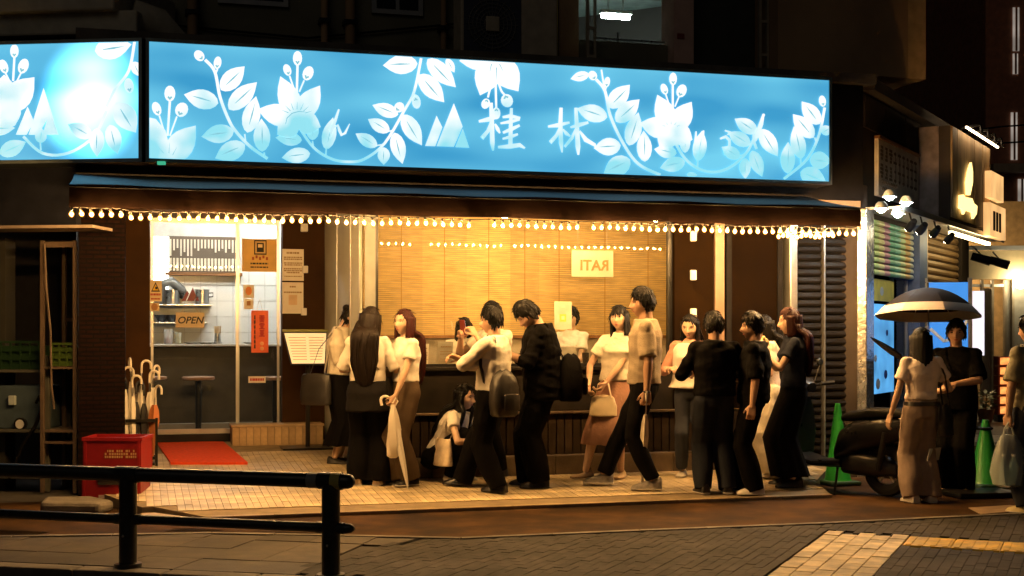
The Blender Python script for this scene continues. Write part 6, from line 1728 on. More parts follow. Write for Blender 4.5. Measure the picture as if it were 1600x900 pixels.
def person(label, px, py, top, yaw, on="fc", k=1.0, H=None, sex="f", skin="fair", hair=None, shirt=None, legs=None, shoes=None, pose=None, base=None, group=None):
    P0 = base if base is not None else (fl_px(px, py) if on == "fc" else ground(px, py, GZ))
    if H is None: H = (py-top)/(FPX/P0.y)*k
    root = empty("person", P0, R(yaw), label, "person", group)
    po = dict(lean=(0, 0), off=(0, 0), pel=None, twist=0, head=(0, 0, 0), feet=((-0.055, 0.0, 6), (0.055, 0.0, -6)), arms=(None, None), curl=(0.35, 0.35), knee=(0, 1, 0), bent=0.0)
    po.update(pose or {})
    male = sex == "m"
    h_ = lambda *v: Vector(v)*H
    # --- legs
    l1, l2, ank = 0.245*H, 0.235*H, 0.045*H
    pz = po["pel"]*H if po["pel"] else 0.515*H
    P = Vector((po["off"][0]*H, po["off"][1]*H, pz))
    hips, knees, anks, toes = [], [], [], []
    for i, s in enumerate((-1, 1)):
        hp = P+h_(s*0.052, 0, -0.01)
        fx_, fy_, fa = po["feet"][i][:3]
        fz_ = po["feet"][i][3] if len(po["feet"][i]) > 3 else 0.0
        an = Vector((fx_*H, fy_*H, ank+fz_*H))
        kn, an = two_bone(hp, an, l1, l2, po["knee"] if not isinstance(po["knee"][0], tuple) else po["knee"][i])
        hips.append(hp); knees.append(kn); anks.append(an); toes.append(fa)
    # --- spine, shoulders, head
    lx, ly = po["lean"]; lz = math.sqrt(max(0.05, 1-lx*lx-ly*ly))
    sp_d = Vector((lx, ly, lz)); TL_ = 0.305*H
    N = P+sp_d*TL_
    mid = P+sp_d*TL_*0.5+h_(0, -po["bent"], 0)
    tw = R(po["twist"]); right = Vector((math.cos(tw), math.sin(tw), 0)); fwd = Vector((-math.sin(tw), math.cos(tw), 0))
    shw = 0.108 if male else 0.097
    hy, hp_, hr = po["head"]
    RM = Matrix.Rotation(R(hy), 3, 'Z') @ Matrix.Rotation(R(-hp_), 3, 'X') @ Matrix.Rotation(R(hr), 3, 'Y')
    hh = (0.142 if male else 0.146)*H
    C = N+sp_d*0.018*H+RM @ h_(0, 0.016, 0.078)
    rm = np.array(RM); c_ = np.array(C)
    to_l = lambda q: (np.asarray(q)*hh)@rm.T+c_
    # --- arms
    la, lf = 0.172*H, 0.142*H
    sh_, el_, wr_ = [], [], []
    for i, s in enumerate((-1, 1)):
        S = N+right*s*shw*H+sp_d*(-0.022*H)
        a = po["arms"][i]
        if a is None: a = ("d", (s*0.10, 0.02, -1), (s*0.02, 0.16, -1))
        if a[0] == "d":
            E = S+Vector(a[1]).normalized()*la; W = E+Vector(a[2]).normalized()*lf
        else:
            E, W = two_bone(S, Vector(a[1])*H, la, lf, a[2] if len(a) > 2 else (s*0.5, -0.6, -0.6))
        sh_.append(S); el_.append(E); wr_.append(W)
    # --- the body: one continuous skin
    b = MB()
    b._add([tuple(v) for v in to_l(_HP)], grid_faces(40, 30))
    for s in (-1, 1):
        ec = np.array([s*0.325, -0.03, -0.03]); e = []
        for dd in sph(8, 6): e.append(ec+dd*np.array([0.035, 0.06, 0.10]))
        b._add([tuple(v) for v in to_l(np.array(e))], grid_faces(8, 6))
    nr = 0.033 if male else 0.027
    b.capsule(N-sp_d*0.02*H, C+RM @ h_(0, -0.012, -0.045), nr*H*1.15, nr*H, 12)
    def torso(ease, t0, t1, wide=1.0, hem=0.0):
        prof = ([(-0.12, .080, .058), (0, .088, .064), (.2, .084, .060), (.4, .080, .057), (.6, .092, .064), (.78, .104, .066), (.87, .106, .058), (.93, .092, .050), (.99, .060, .044), (1.05, .044, .040)] if male else
                [(-0.12, .084, .060), (0, .092, .066), (.2, .083, .058), (.38, .070, .051), (.55, .076, .056), (.70, .085, .066), (.84, .091, .056), (.92, .076, .046), (.985, .050, .040), (1.04, .036, .034)])
        rings = []
        ts = [t0]+[p[0] for p in prof if t0 < p[0] < t1]+[t1]
        pa = np.array(prof)
        for t in ts:
            w = np.interp(t, pa[:, 0], pa[:, 1]); d = np.interp(t, pa[:, 0], pa[:, 2])
            if wide > 1.0 and t < 0.75:
                w = max(w, np.interp(0.75, pa[:, 0], pa[:, 1])*(0.9 if t < 0.5 else 0.96))*((wide-1)*0.6+1); d = max(d, 0.058)*wide
            w = w+ease; d = d+ease
            if hem and t < 0.25: w += hem*(0.25-t); d += hem*(0.25-t)
            q = max(0, min(1, t)); c = P*(1-q)**2+mid*2*q*(1-q)+N*q*q if po["bent"] else P+sp_d*TL_*t
            if po["bent"] and (t < 0 or t > 1): c = c+sp_d*TL_*(t-q)
            kk = min(1, max(0, t)); r_ = Vector((math.cos(tw*kk), math.sin(tw*kk), 0)); f_ = Vector((-math.sin(tw*kk), math.cos(tw*kk), 0))
            f2 = (f_-sp_d*f_.dot(sp_d)).normalized() if t > 0.05 else f_
            bust = 0.012*math.exp(-((t-.70)/.12)**2) if not male else 0.004
            rings.append([c+r_*w*H*math.copysign(abs(math.cos(a))**0.85, math.cos(a))+f2*(d+bust*(math.sin(a) > 0))*H*math.copysign(abs(math.sin(a))**0.85, math.sin(a)) for a in [2*math.pi*i/20 for i in range(20)]])
        return rings
    b.loft(torso(-0.006, -0.1, 1.0))
    for i, s in enumerate((-1, 1)):
        g = 1.0 if male else 0.86
        b.capsule(sh_[i]+(el_[i]-sh_[i])*0.08, el_[i], .0255*H*g, .0225*H*g); b.capsule(el_[i], el_[i]+(wr_[i]-el_[i])*0.35, .0235*H*g, .0225*H*g); b.capsule(el_[i]+(wr_[i]-el_[i])*0.3, wr_[i], .0225*H*g, .0150*H*g)
        b.capsule(hips[i]-h_((-1, 1)[i]*0.008, 0, 0), knees[i], .043*H, .031*H); b.capsule(knees[i], knees[i]+(anks[i]-knees[i])*0.35, .031*H, .032*H); b.capsule(knees[i]+(anks[i]-knees[i])*0.3, anks[i], .032*H, .0195*H)
        # hand
        hd = (wr_[i]-el_[i]).normalized(); hs = (0.108 if male else 0.100)*H
        pn = Vector((-s*1.0, 0.25, 0.0)) if hd.z < -0.6 else Vector((-s*0.35, -0.1, -0.85))
        pn = (pn-hd*pn.dot(hd)).normalized(); sd = hd.cross(pn)
        if sd.dot(Vector((0, 1, 0.4))) < 0: sd = -sd          # index-finger side points forwards / up
        cu = po["curl"][i]
        p0 = wr_[i]+hd*hs*0.05; p1 = wr_[i]+hd*hs*0.46
        for o_ in (-0.17, -0.06, 0.06, 0.17): b.capsule(p0+sd*hs*o_*0.75, p1+sd*hs*o_, hs*.075, hs*.075, 7)
        for o_, ln in ((0.19, .46), (0.065, .52), (-0.06, .48), (-0.175, .38)):
            q = p1+sd*hs*o_; an1 = R(70*cu); an2 = R(165*cu); an3 = R(230*cu)
            for an, fr in ((an1, .45), (an2, .32), (an3, .23)):
                q2 = q+(hd*math.cos(an)+pn*math.sin(an))*hs*ln*fr*1.05; b.capsule(q, q2, hs*.052, hs*.046, 6); q = q2
        q = p0+sd*hs*0.14; q2 = q+(sd*0.55+hd*0.65+pn*0.35).normalized()*hs*.27; b.capsule(q, q2, hs*.07, hs*.055, 6); b.capsule(q2, q2+(hd*0.75+sd*0.2+pn*(0.3+0.5*cu)).normalized()*hs*.22, hs*.055, hs*.045, 6)
    body = link_mesh("body", voxelise(b, 0.007, "body", SKIN[skin], 2), root)
    # --- face
    def feat(name, x, z, rx, ry, rz, m_, out=0.004, tilt=0.0):
        y = face_y(x, z)+out; q = sph(12, 8)*np.array([rx, ry, rz]); ct, st = math.cos(tilt), math.sin(tilt)
        q = np.stack([q[:, 0]*ct-q[:, 2]*st, q[:, 1], q[:, 0]*st+q[:, 2]*ct], 1)+np.array([x, y, z])
        mb = MB(); mb._add([tuple(v) for v in to_l(q)], grid_faces(12, 8)); return mb.build(name, m_, root, smooth=True)
    for s in (-1, 1):
        e = feat("eye", s*0.142, 0.012, 0.056, 0.018, 0.015, M_eyew, -0.002, -s*0.08); feat("iris", s*0.142, 0.014, 0.025, 0.014, 0.016, M_eye, 0.008)
        feat("eyelid", s*0.142, 0.030, 0.074, 0.020, 0.012, M_eye, 0.003, -s*0.10)
        feat("eyebrow", s*0.145, 0.098, 0.085, 0.018, 0.017 if male else 0.013, HAIR["black"], 0.002, s*0.06)
    for s in (-1, 1): feat("nostril_shade", s*0.032, -0.188, 0.016, 0.012, 0.009, mat("nostril_shade", (0.16, 0.06, 0.04), 0.8, var=0), 0.002)  # dark dots put the nose's shadow into colour
    feat("lips", 0, -0.283, 0.075, 0.022, 0.026, M_lip, 0.0)
    # --- hair
    hs_ = dict(kind="short", col="black", front=0.26, vol=0.10, length=0.0, locks=False); hs_.update(hair or {})
    HM = HAIR[hs_["col"]]
    nu, nv = 56, 40
    D = sph(nu, nv); Q = head_pts(D)
    az = np.abs(np.degrees(np.arctan2(D[:, 0], D[:, 1])))
    kind = hs_["kind"]
    nape = -0.40 if male else -0.38
    side_ = -0.10 if kind == "short" else -0.30
    zl = np.interp(az, [0, 35, 52, 75, 88, 112, 180], [hs_["front"], hs_["front"]+0.01, max(0.06, hs_["front"]-0.12), 0.02 if kind == "short" else -0.1, side_-0.08, -0.24 if kind == "short" else -0.34, nape])
    mk_ = smooth01(zl-0.035, zl+0.045, Q[:, 2]+0.03*np.sin(az*0.55+2*np.sin(az*0.21)))
    strand = np.sin(np.degrees(np.arctan2(D[:, 0], D[:, 1]))*0.42+3*wob(D, 2.2))
    if kind == "short": rag = wob(D, 6.5, (1, 1, 0.8))*0.045+strand*0.018+0.03
    else: rag = strand*0.014+wob(D, 3)*0.012
    vol = hs_["vol"]*(0.75+0.55*smooth01(0.1, 0.45, Q[:, 2]))
    Q = Q*(1+((vol+rag)*mk_-0.07*(1-mk_)))[:, None]
    hb = MB(); hb._add([tuple(v) for v in to_l(Q)], grid_faces(nu, nv))
    loc = lambda x, y, z: Vector(to_l(np.array([[x, y, z]]))[0])
    def lock(path, w, d, ph=0.0, n=30):
        rings = []
        for i, p in enumerate(path):
            t = (path[min(i+1, len(path)-1)]-path[max(i-1, 0)]).normalized()
            r_ = RM @ Vector((1, 0, 0)) if i < 2 else right
            r_ = (r_-t*r_.dot(t)).normalized(); f_ = t.cross(r_)
            ring = []
            for j in range(n):
                a = 2*math.pi*j/n; rg = 1+0.07*math.sin(a*9+ph+i*0.35)+0.04*math.sin(a*17+i*0.9+ph)
                ring.append(p+r_*w[i]*rg*math.cos(a)+f_*d[i]*rg*math.sin(a))
            rings.append(ring)
        hb.loft(rings)
    def sub(path, m_=4):
        out_ = []
        for i in range(len(path)-1):
            p0 = path[max(i-1, 0)]; p1 = path[i]; p2 = path[i+1]; p3 = path[min(i+2, len(path)-1)]
            for j in range(m_):
                t = j/m_; out_.append(0.5*((2*p1)+(p2-p0)*t+(2*p0-5*p1+4*p2-p3)*t*t+(3*p1-p0-3*p2+p3)*t**3))
        out_.append(path[-1]); return out_
    def cshell(z0, z1, a0, rx, ry, thick=0.1, flare=0.0):
        rings = []; n = 34
        for i in range(9):
            t = i/8; z = z0+(z1-z0)*t; ring = []
            cs = 1+flare*t-0.10*t*t
            for j in range(n):
                a = R(a0+(360-2*a0)*j/(n-1)); rg = 1+0.02*math.sin(j*2.1+i*0.3)+0.012*math.sin(j*5.3)
                ring.append(loc(-rx*cs*rg*math.sin(a), ry*cs*rg*math.cos(a)-0.03, z+0.03*math.sin(j*1.7)*t))
            for j in range(n-1, -1, -1):
                a = R(a0+(360-2*a0)*j/(n-1)); ring.append(loc(-(rx-thick)*cs*math.sin(a), (ry-thick)*cs*math.cos(a)-0.03, z))
            rings.append(ring)
        hb.loft(rings)
    if kind in ("long", "bob"):
        ln = hs_["length"] if hs_["length"] else 0.62
        cshell(0.22, -min(ln, 0.60 if kind == "long" else ln), hs_.get("open", 62), 0.385*hs_.get("wide", 1.0), 0.45*hs_.get("wide", 1.0), 0.11, 0.10)
    if kind == "long":
        L_ = hs_["length"]*hh
        back = N-fwd*(0.055 if not male else 0.06)*H
        path = sub([loc(0, -0.22, 0.05), loc(0, -0.30, -0.35), back+Vector((0, 0, 0.015*H))-fwd*0.022*H, back-sp_d*0.07*H-fwd*0.028*H, back-sp_d*(L_-0.3*hh)*0.7-fwd*0.030*H, back-sp_d*(L_-0.3*hh)-fwd*0.022*H])
        m_ = len(path); ww = np.interp(np.linspace(0, 1, m_), [0, .2, .45, .7, .9, 1], [.30, .38, .48, .46, .32, .12])*hh*hs_.get("wide", 1.0); dd = np.interp(np.linspace(0, 1, m_), [0, .2, .45, .7, .9, 1], [.16, .17, .15, .14, .11, .05])*hh
        lock(path, list(ww), list(dd))
        rs2 = random.Random(int(px))
        for _ in range(64):
            a = rs2.uniform(0, 6.28); en = rs2.uniform(0.68, 1.0); jt = rs2.uniform(0.94, 1.10); st_ = []; rr3 = []
            for i in range(2, m_):
                f_i = i/(m_-1)
                if f_i > en: break
                st_.append(path[i]+right*ww[i]*jt*math.cos(a+0.15*math.sin(i*0.5+a))+fwd*dd[i]*jt*math.sin(a)-sp_d*(0.06*hh*(f_i > 0.9)))
                rr3.append(hh*0.030*(1.0 if f_i < en-0.15 else 0.35))
            if len(st_) > 3: hb.tube(st_, rr3, 5)
        if hs_["locks"]:
            for s in (-1, 1):
                ch = N+right*s*0.062*H+fwd*0.060*H
                pth = sub([loc(s*0.33, 0.02, 0.1), loc(s*0.36, 0.05, -0.30), N+right*s*0.062*H+fwd*0.045*H+sp_d*0.01*H, ch-sp_d*0.09*H+fwd*0.012*H, ch-sp_d*0.17*H+fwd*0.012*H])
                m_ = len(pth); lock(pth, list(np.interp(np.linspace(0, 1, m_), [0, .5, 1], [.07, .11, .04])*hh), list(np.interp(np.linspace(0, 1, m_), [0, .5, 1], [.10, .08, .03])*hh), s)
    if kind == "bun":
        hb.ball(tuple(loc(0, -0.40, 0.22)), 0.17*hh, 0.16*hh, 0.15*hh, 14, 10)
        hb.ball(tuple(loc(0, -0.36, 0.15)), 0.15*hh, 0.15*hh, 0.13*hh, 12, 8)
    rs = random.Random(int(px*7+py))
    def tuft(p, d, L_, r_):
        d = d.normalized(); sdv = d.cross(Vector((0.3, 0.5, 0.8))).normalized(); up_ = sdv.cross(d); bend = (RM @ Vector((0, 0, -1)))*0.35
        rings = []
        for t, w in ((0, 0.8), (0.35, 1.0), (0.75, 0.6), (1.0, 0.08)):
            q = p+d*L_*t+bend*L_*t*t
            rings.append([q+(sdv*math.cos(a)*1.5+up_*math.sin(a)*0.6)*r_*w for a in (0, 1.57, 3.14, 4.71)])
        hb.loft(rings)
    sel = np.where(mk_ > 0.8)[0]
    for _ in range(230 if kind == "short" else 90):
        ii = rs.choice(sel); dd_ = Vector(D[ii]); pp = Vector(to_l(Q[ii:ii+1]*0.97)[0])
        nrm = RM @ dd_; dn = RM @ Vector((0, 0, -1)); tg = dn-nrm*dn.dot(nrm)
        if D[ii][2] > 0.75: tg = RM @ Vector((rs.uniform(-1, 1), rs.uniform(-0.6, 1), 0))
        if tg.length < 0.05: continue
        tuft(pp, tg.normalized()+nrm*(rs.uniform(0.0, 0.13) if kind == "short" else rs.uniform(0.0, 0.12))+(RM @ Vector((rs.uniform(-.3, .3), rs.uniform(-.2, .3), 0))), hh*rs.uniform(0.10, 0.19 if kind == "short" else 0.3), hh*0.024)
    hair_o = hb.build("hair", HM, root); hair_o.data.shade_smooth()
    if hs_.get("clip"):
        q = loc(0.08, 0.20, 0.47); hc_ = MB().obox(q, RM @ h_(0.012, 0, 0), RM @ h_(0, 0.006, 0.002), RM @ h_(0, 0, 0.009)).build("hair_clip", M_white, root, bevel=0.003)
    # --- upper garment
    sd_ = dict(mat=fabric("white", (0.68, 0.64, 0.57)), ease=0.010, hem=0.0, wide=1.0, t0=-0.10, sleeve=0.62, sr=1.35, name="shirt", puff=0.0, folds=0.006, flare=0.0); sd_.update(shirt or {})
    sb = MB(); sb.loft(torso(sd_["ease"], sd_["t0"], 1.05, sd_["wide"], sd_["flare"]))
    for i in range(2):
        sl = sd_["sleeve"] if not isinstance(sd_["sleeve"], tuple) else sd_["sleeve"][i]
        q0 = sh_[i]-right*(-1, 1)[i]*0.012*H; r0 = .034*H*(1.0 if male else .86)
        e = 1+(sd_["sr"]-1)*0.7
        sb.capsule(sh_[i], sh_[i]+(el_[i]-sh_[i])*0.12, r0*1.02, r0*1.04)
        if sl <= 1.0:
            q1 = sh_[i]+(el_[i]-sh_[i])*sl
            if sd_["puff"]: 
                sb.capsule(q0, q0+(q1-q0)*0.5, r0*1.1, r0*(1.3+sd_["puff"])); sb.capsule(q0+(q1-q0)*0.5, q1, r0*(1.3+sd_["puff"]), r0*0.95)
            else: sb.tube([q0, q0+(q1-q0)*0.3, q0+(q1-q0)*0.7, q1], [r0*1.08, r0*(1.05+(e-1)*0.4), r0*(1.0+(e-1)*0.8), r0*e*0.98], 14)
        else:
            q2 = el_[i]+(wr_[i]-el_[i])*(sl-1.0)
            sb.tube([q0, q0+(el_[i]-q0)*0.5, el_[i], el_[i]+(q2-el_[i])*0.5, q2], [r0*1.08, r0*1.08*(0.6+e*0.35), r0*(0.5+e*0.42), r0*(0.42+e*0.38), r0*(0.36+e*0.34)], 14)
            sb.capsule(el_[i], el_[i], r0*(0.5+e*0.42), r0*(0.5+e*0.42))
    sb.capsule(sh_[0]+Vector((0,0,.004*H)), sh_[1]+Vector((0,0,.004*H)), .029*H*(1.05 if male else .9), .029*H*(1.05 if male else .9)); sb.capsule(N+right*(-.025*H)-sp_d*.012*H, N+right*.025*H-sp_d*.012*H, .036*H, .036*H)
    fo = sd_["folds"]; ax = (0.8, 0.8, 1.5)
    link_mesh(sd_["name"], voxelise(sb, 0.0095, sd_["name"], sd_["mat"], 4, lambda c: 0.7*fo*np.maximum(-0.9, 0.7*wob(c+H, 15, ax)-1.5*np.abs(wob(c+2, 14, (0.8, 0.8, 1.7)))+0.5*wob(c, 38, ax)+0.9)), root)
    if sd_.get("collar"):
        cr = []
        for a in range(0, 25):
            an = 2*math.pi*a/24; cr.append(N+right*0.042*H*math.cos(an)+fwd*(0.040*H*math.sin(an)+0.002*H)+Vector((0, 0, 0.012*H-0.012*H*max(0, math.sin(an)))))
        MB().tube(cr, 0.013*H, 8, True, 0.5).build("collar", sd_["collar"], root, smooth=True)
    if sd_.get("vest"):
        vb = MB(); vb.loft(torso(sd_["ease"]+0.014, sd_["t0"]-0.02, 0.97, sd_["wide"], sd_["flare"]))
        link_mesh("vest", voxelise(vb, 0.013, "vest", sd_["vest"], 4, lambda c: 0.005*wob(c, 15)), root)
    # --- lower garment
    ld = dict(kind="trousers", mat=fabric("black", (0.0035, 0.003, 0.003)), r=(0.062, 0.052, 0.046), hem=0.03, folds=0.007, length=0.75, flare=0.16, belt=None, crop=0.0); ld.update(legs or {})
    lb = MB()
    if ld["kind"] == "trousers":
        lb.loft(torso(0.008, -0.12, 0.30))
        for i in range(2):
            r_ = ld["r"]; an = anks[i].copy(); an.z = max(an.z-ank+ld["hem"]*H, ld["hem"]*H)
            kn = knees[i]
            lb.capsule(hips[i]+h_(0, 0, 0.01), hips[i]+(kn-hips[i])*0.15, r_[0]*H*1.02, r_[0]*H)
            lb.capsule(hips[i]+(kn-hips[i])*0.1, kn, r_[0]*H, r_[1]*H)
            e1 = kn+(an-kn)*(1-ld["crop"])
            lb.tube([kn-(an-kn).normalized()*0.01*H, kn+(e1-kn)*0.3, kn+(e1-kn)*0.7, e1], [r_[1]*H, r_[1]*H*0.7+r_[2]*H*0.3, r_[1]*H*0.2+r_[2]*H*0.8, r_[2]*H], 16)
            lb.capsule(kn, kn, r_[1]*H, r_[1]*H)
        fo2 = ld["folds"]
        lm = voxelise(lb, 0.013, "trousers", ld["mat"], 4, lambda c: fo2*(wob(c, 22, (1, 1, 0.22))-1.2*np.abs(wob(c+3, 10, (0.7, 0.7, 1.3)))+0.4*wob(c+3, 22, (0.7, 0.7, 1.2))+0.4))
        link_mesh("trousers", lm, root)
    else:
        n = 48; rings = []
        wst = torso(0.010, 0.30, 0.31)[0]
        cw = P+sp_d*TL_*0.30; fe = (anks[0]+anks[1])/2; kn_c = (knees[0]+knees[1])/2
        zb_ = cw.z-ld["length"]*H*0.62
        for j in range(14):
            t = j/13; z = cw.z+(zb_-cw.z)*t
            kx = np.interp(z, [fe.z, kn_c.z, P.z, cw.z], [fe.x, kn_c.x, P.x, cw.x]); ky = np.interp(z, [fe.z, kn_c.z, P.z, cw.z], [fe.y, kn_c.y, P.y, cw.y])
            w = np.interp(t, [0, .22, 1], [.080, .104, .104+ld["flare"]*0.5])*H; d = np.interp(t, [0, .22, 1], [.062, .084, .084+ld["flare"]*0.5])*H
            ring = []
            for q in range(n):
                a = 2*math.pi*q/n; fdp = 1+t*(0.05*math.sin(a*11+1.3*math.sin(a*2))+0.03*math.sin(a*6+2))
                ring.append((kx+w*fdp*math.cos(a), ky+d*fdp*math.sin(a), z-0.004*math.sin(a*11)*t))
            rings.append(ring)
        inner = [[(kx+(p[0]-kx)*0.96, ky+(p[1]-ky)*0.96, p[2]+0.01) for p in rings[-1]]]
        lb.loft(rings+inner)
        lb.build("skirt", ld["mat"], root, smooth=True).data.shade_smooth()
    if ld["belt"]:
        bb = MB(); rr2 = torso(0.017, 0.12, 0.19); bb.loft(rr2); bb.build("belt", ld["belt"], root, smooth=True)
    if ld.get("tied"):
        tb_ = MB(); tb_.loft(torso(0.020, -0.36, 0.22, 1.02, 0.03)); link_mesh("tied_jacket", voxelise(tb_, 0.013, "tied_jacket", ld["tied"], 4, lambda c: 0.008*wob(c, 16, (1, 1, 0.4))), root)
    # --- shoes
    sf = dict(mat=M_black, sole=mat("sole_white", (0.62, 0.58, 0.52), 0.6), L=0.150, kind="sneaker"); sf.update(shoes or {})
    for i in range(2):
        a = R(toes[i]); fy2 = Vector((-math.sin(a), math.cos(a), 0)); fx2 = Vector((math.cos(a), math.sin(a), 0))
        base_ = Vector((anks[i].x, anks[i].y, max(0.0, anks[i].z-ank)))
        L_ = sf["L"]*H
        secs = [(-0.30, .020, .052), (-0.26, .026, .062), (-0.08, .029, .068), (0.10, .029, .052), (0.30, .031, .040), (0.50, .030, .030), (0.64, .022, .022), (0.70, .010, .014)]
        if sf["kind"] == "flat": secs = [(s_[0], s_[1]*0.92, s_[2]*(0.55 if s_[0] > -0.2 else 0.75)) for s_ in secs]
        m = MB(); rings = []; srings = []; n = 12; st = 0.012*H
        for (t, w, z) in secs:
            c = base_+fy2*t*L_*1.0
            rings.append([c+fx2*w*H*math.cos(2*math.pi*q/n)+Vector((0, 0, st*0.6+(z*H-st*0.6)*max(0, math.sin(2*math.pi*q/n))*1.0)) for q in range(n)])
            srings.append([c+fx2*(w*H+0.003)*math.cos(2*math.pi*q/n)+Vector((0, 0, st*(0.5+0.5*math.copysign(abs(math.sin(2*math.pi*q/n))**0.3, math.sin(2*math.pi*q/n))))) for q in range(n)])
        sh2 = m.loft(rings).build("shoe", sf["mat"], root, smooth=True); MB().loft(srings).build("sole", sf["sole"], sh2, smooth=True)
    MW = Matrix.Translation(P0) @ Matrix.Rotation(R(yaw), 4, 'Z')
    info = dict(root=root, H=H, W=lambda v: MW @ Vector(v), wr=wr_, el=el_, sh=sh_, N=N, P=P, C=C, fwd=fwd, right=right, sp=sp_d, yaw=yaw, hand=[wr_[i]+(wr_[i]-el_[i]).normalized()*0.05*H for i in range(2)], torso=torso, toW=MW, hh=hh)
    return info

# ---------------------------------------------------------------- bags and carried things
def strap_path(I, ease, a0, pts):
    return pts
def band(name, m_, parent, path, w, t=0.004):
    """flat strap along a path"""
    path = [Vector(p) for p in path]; mb = MB(); rings = []
    for i, p in enumerate(path):
        d = (path[min(i+1, len(path)-1)]-path[max(i-1, 0)]).normalized()
        n_ = Vector((p.x, p.y, 0)) - Vector((path[len(path)//2].x*0.0, 0, 0))
        s = d.cross(Vector((0, 0, 1)))
        if s.length < 0.2: s = d.cross(Vector((0, 1, 0)))
        s.normalize(); u = s.cross(d)
        rings.append([p+s*w/2+u*t/2, p-s*w/2+u*t/2, p-s*w/2-u*t/2, p+s*w/2-u*t/2])
    return mb.loft(rings).build(name, m_, parent)

def soft_bag(name, label, I, c, w, d, h, m_, rz=0.0, strap=None, strap_mat=None, kind="tote", pocket=False, group=None):
    """a soft bag with its bottom centre at the person-local point c; strap: person-local points"""
    o = empty(name, I["W"](c), R(I["yaw"])+rz, label, "bag", group)
    rings = []
    prof = {"tote": [(0, .86), (.04, .97), (.3, 1.0), (.7, .97), (.97, .92), (1.0, .86)], "backpack": [(0, .80), (.06, .96), (.35, 1.06), (.65, 1.0), (.85, .84), (.96, .55), (1.0, .25)], "hand": [(0, .85), (.05, 1.0), (.5, .96), (.85, .82), (1.0, .60)]}[kind]
    n = 24
    for z, s in prof:
        dz = s*(1.0 if kind == "backpack" else (1.15-0.75*z))
        rings.append([(w*s*math.copysign(abs(math.cos(a))**0.6, math.cos(a))*(1+0.02*math.sin(a*5+z*9)), d*dz*math.copysign(abs(math.sin(a))**0.7, math.sin(a))*(1+0.05*math.sin(a*4+z*7)), h*z+0.01*math.sin(a*3)*(z > 0.5)) for a in [2*math.pi*k/n for k in range(n)]])
    MB().loft(rings).build("body", m_, o, smooth=True)
    if pocket:
        MB().loft([[(w*0.66*math.cos(a)*s, -d*1.0-0.03*s+0.02*math.sin(a), h*(0.14+0.36*z)) for a in [2*math.pi*k/16 for k in range(16)]] for z, s in ((0, .85), (.1, 1), (.9, 1), (1, .85))]).build("pocket", m_, o, smooth=True)
    if strap:
        inv = (Matrix.Translation(o.location) @ Matrix.Rotation(o.rotation_euler.z, 4, 'Z')).inverted()
        for k, s in enumerate(strap):
            band("strap", strap_mat or m_, o, [inv @ I["W"](p) for p in s], 0.035 if kind == "backpack" else 0.022)
    return o

def phone(label, I, c, rz=0.0, tilt=30, case=None):
    o = empty("phone", I["W"](c), R(I["yaw"]+rz), label, "phone")
    o.rotation_euler = (R(-tilt), 0, R(I["yaw"]+rz))
    bx("case", case or M_black, o, -0.036, 0.036, 0.002, 0.010, -0.07, 0.07, 0.003)
    bx("screen", emit("phone_screen", (0.75, 0.85, 1.0), 1.2), o, -0.032, 0.032, -0.0005, 0.0015, -0.064, 0.064)
    return o

# ---------------------------------------------------------------- the queue
C_white = fabric("white", (0.68, 0.64, 0.57)); C_cream = fabric("cream", (0.66, 0.60, 0.49)); C_black = fabric("black", (0.0035, 0.003, 0.003))
C_brown = fabric("umber", (0.085, 0.058, 0.036)); C_navy = fabric("navy", (0.014, 0.017, 0.028)); C_taupe = fabric("taupe", (0.30, 0.23, 0.19)); C_beige = fabric("beige_knit", (0.30, 0.245, 0.175), bscale=120, bump=0.4)
C_rose = fabric("rose", (0.36, 0.20, 0.14)); C_jean = fabric("denim", (0.045, 0.05, 0.065)); C_djean = fabric("dark_denim", (0.022, 0.025, 0.034)); C_olive = fabric("olive", (0.24, 0.22, 0.15)); C_pink = fabric("pink", (0.50, 0.27, 0.20))
C_tee = fabric("sand_tee", (0.72, 0.62, 0.57)); L_black = mat("black_leather", (0.018, 0.016, 0.015), 0.4, var=0.2, bump=0.15, bscale=40); L_cream = mat("cream_leather", (0.62, 0.52, 0.34), 0.45, var=0.1, bump=0.1, bscale=40)
S_white = mat("shoe_white", (0.66, 0.62, 0.55), 0.5, var=0.06); S_black = mat("shoe_black", (0.015, 0.014, 0.013), 0.4); S_beige = mat("shoe_beige", (0.5, 0.38, 0.25), 0.5); S_grey = mat("shoe_grey", (0.22, 0.20, 0.18), 0.6, var=0.3, scale=30)
C_side = lambda s: s
soleD = mat("sole_dark", (0.03, 0.027, 0.025), 0.7)

I1 = person("woman with hair in a bun, puff-sleeved cream blouse and long black skirt, head bowed", 527, 723, 476, -98, k=1.03, hair=dict(kind="bun", col="brown", front=0.25, vol=0.07), shirt=dict(mat=C_cream, sleeve=0.98, puff=0.55, ease=0.014, t0=0.1, wide=1.05, name="blouse"),
            legs=dict(kind="skirt", length=0.80, flare=0.05), shoes=dict(mat=S_black, sole=soleD, kind="flat"), pose=dict(head=(8, 36, 0), lean=(0, 0.08), arms=(("ik", (-0.05, 0.15, 0.60)), ("ik", (0.06, 0.14, 0.56))), curl=(0.5, 0.5)))
soft_bag("tote_bag", "big black tote bag on the shoulder of the woman in the cream blouse", I1, (0.20, -0.16, 0.36*I1["H"]), 0.17, 0.05, 0.30, L_black, rz=R(75), kind="tote",
         strap=[[(0.20, -0.06, 0.36*I1["H"]+0.29), (0.18, -0.03, 0.70*I1["H"]), I1["sh"][1]+Vector((0.0, 0.0, 0.055)), (0.16, -0.14, 0.70*I1["H"]), (0.20, -0.22, 0.36*I1["H"]+0.29)]])

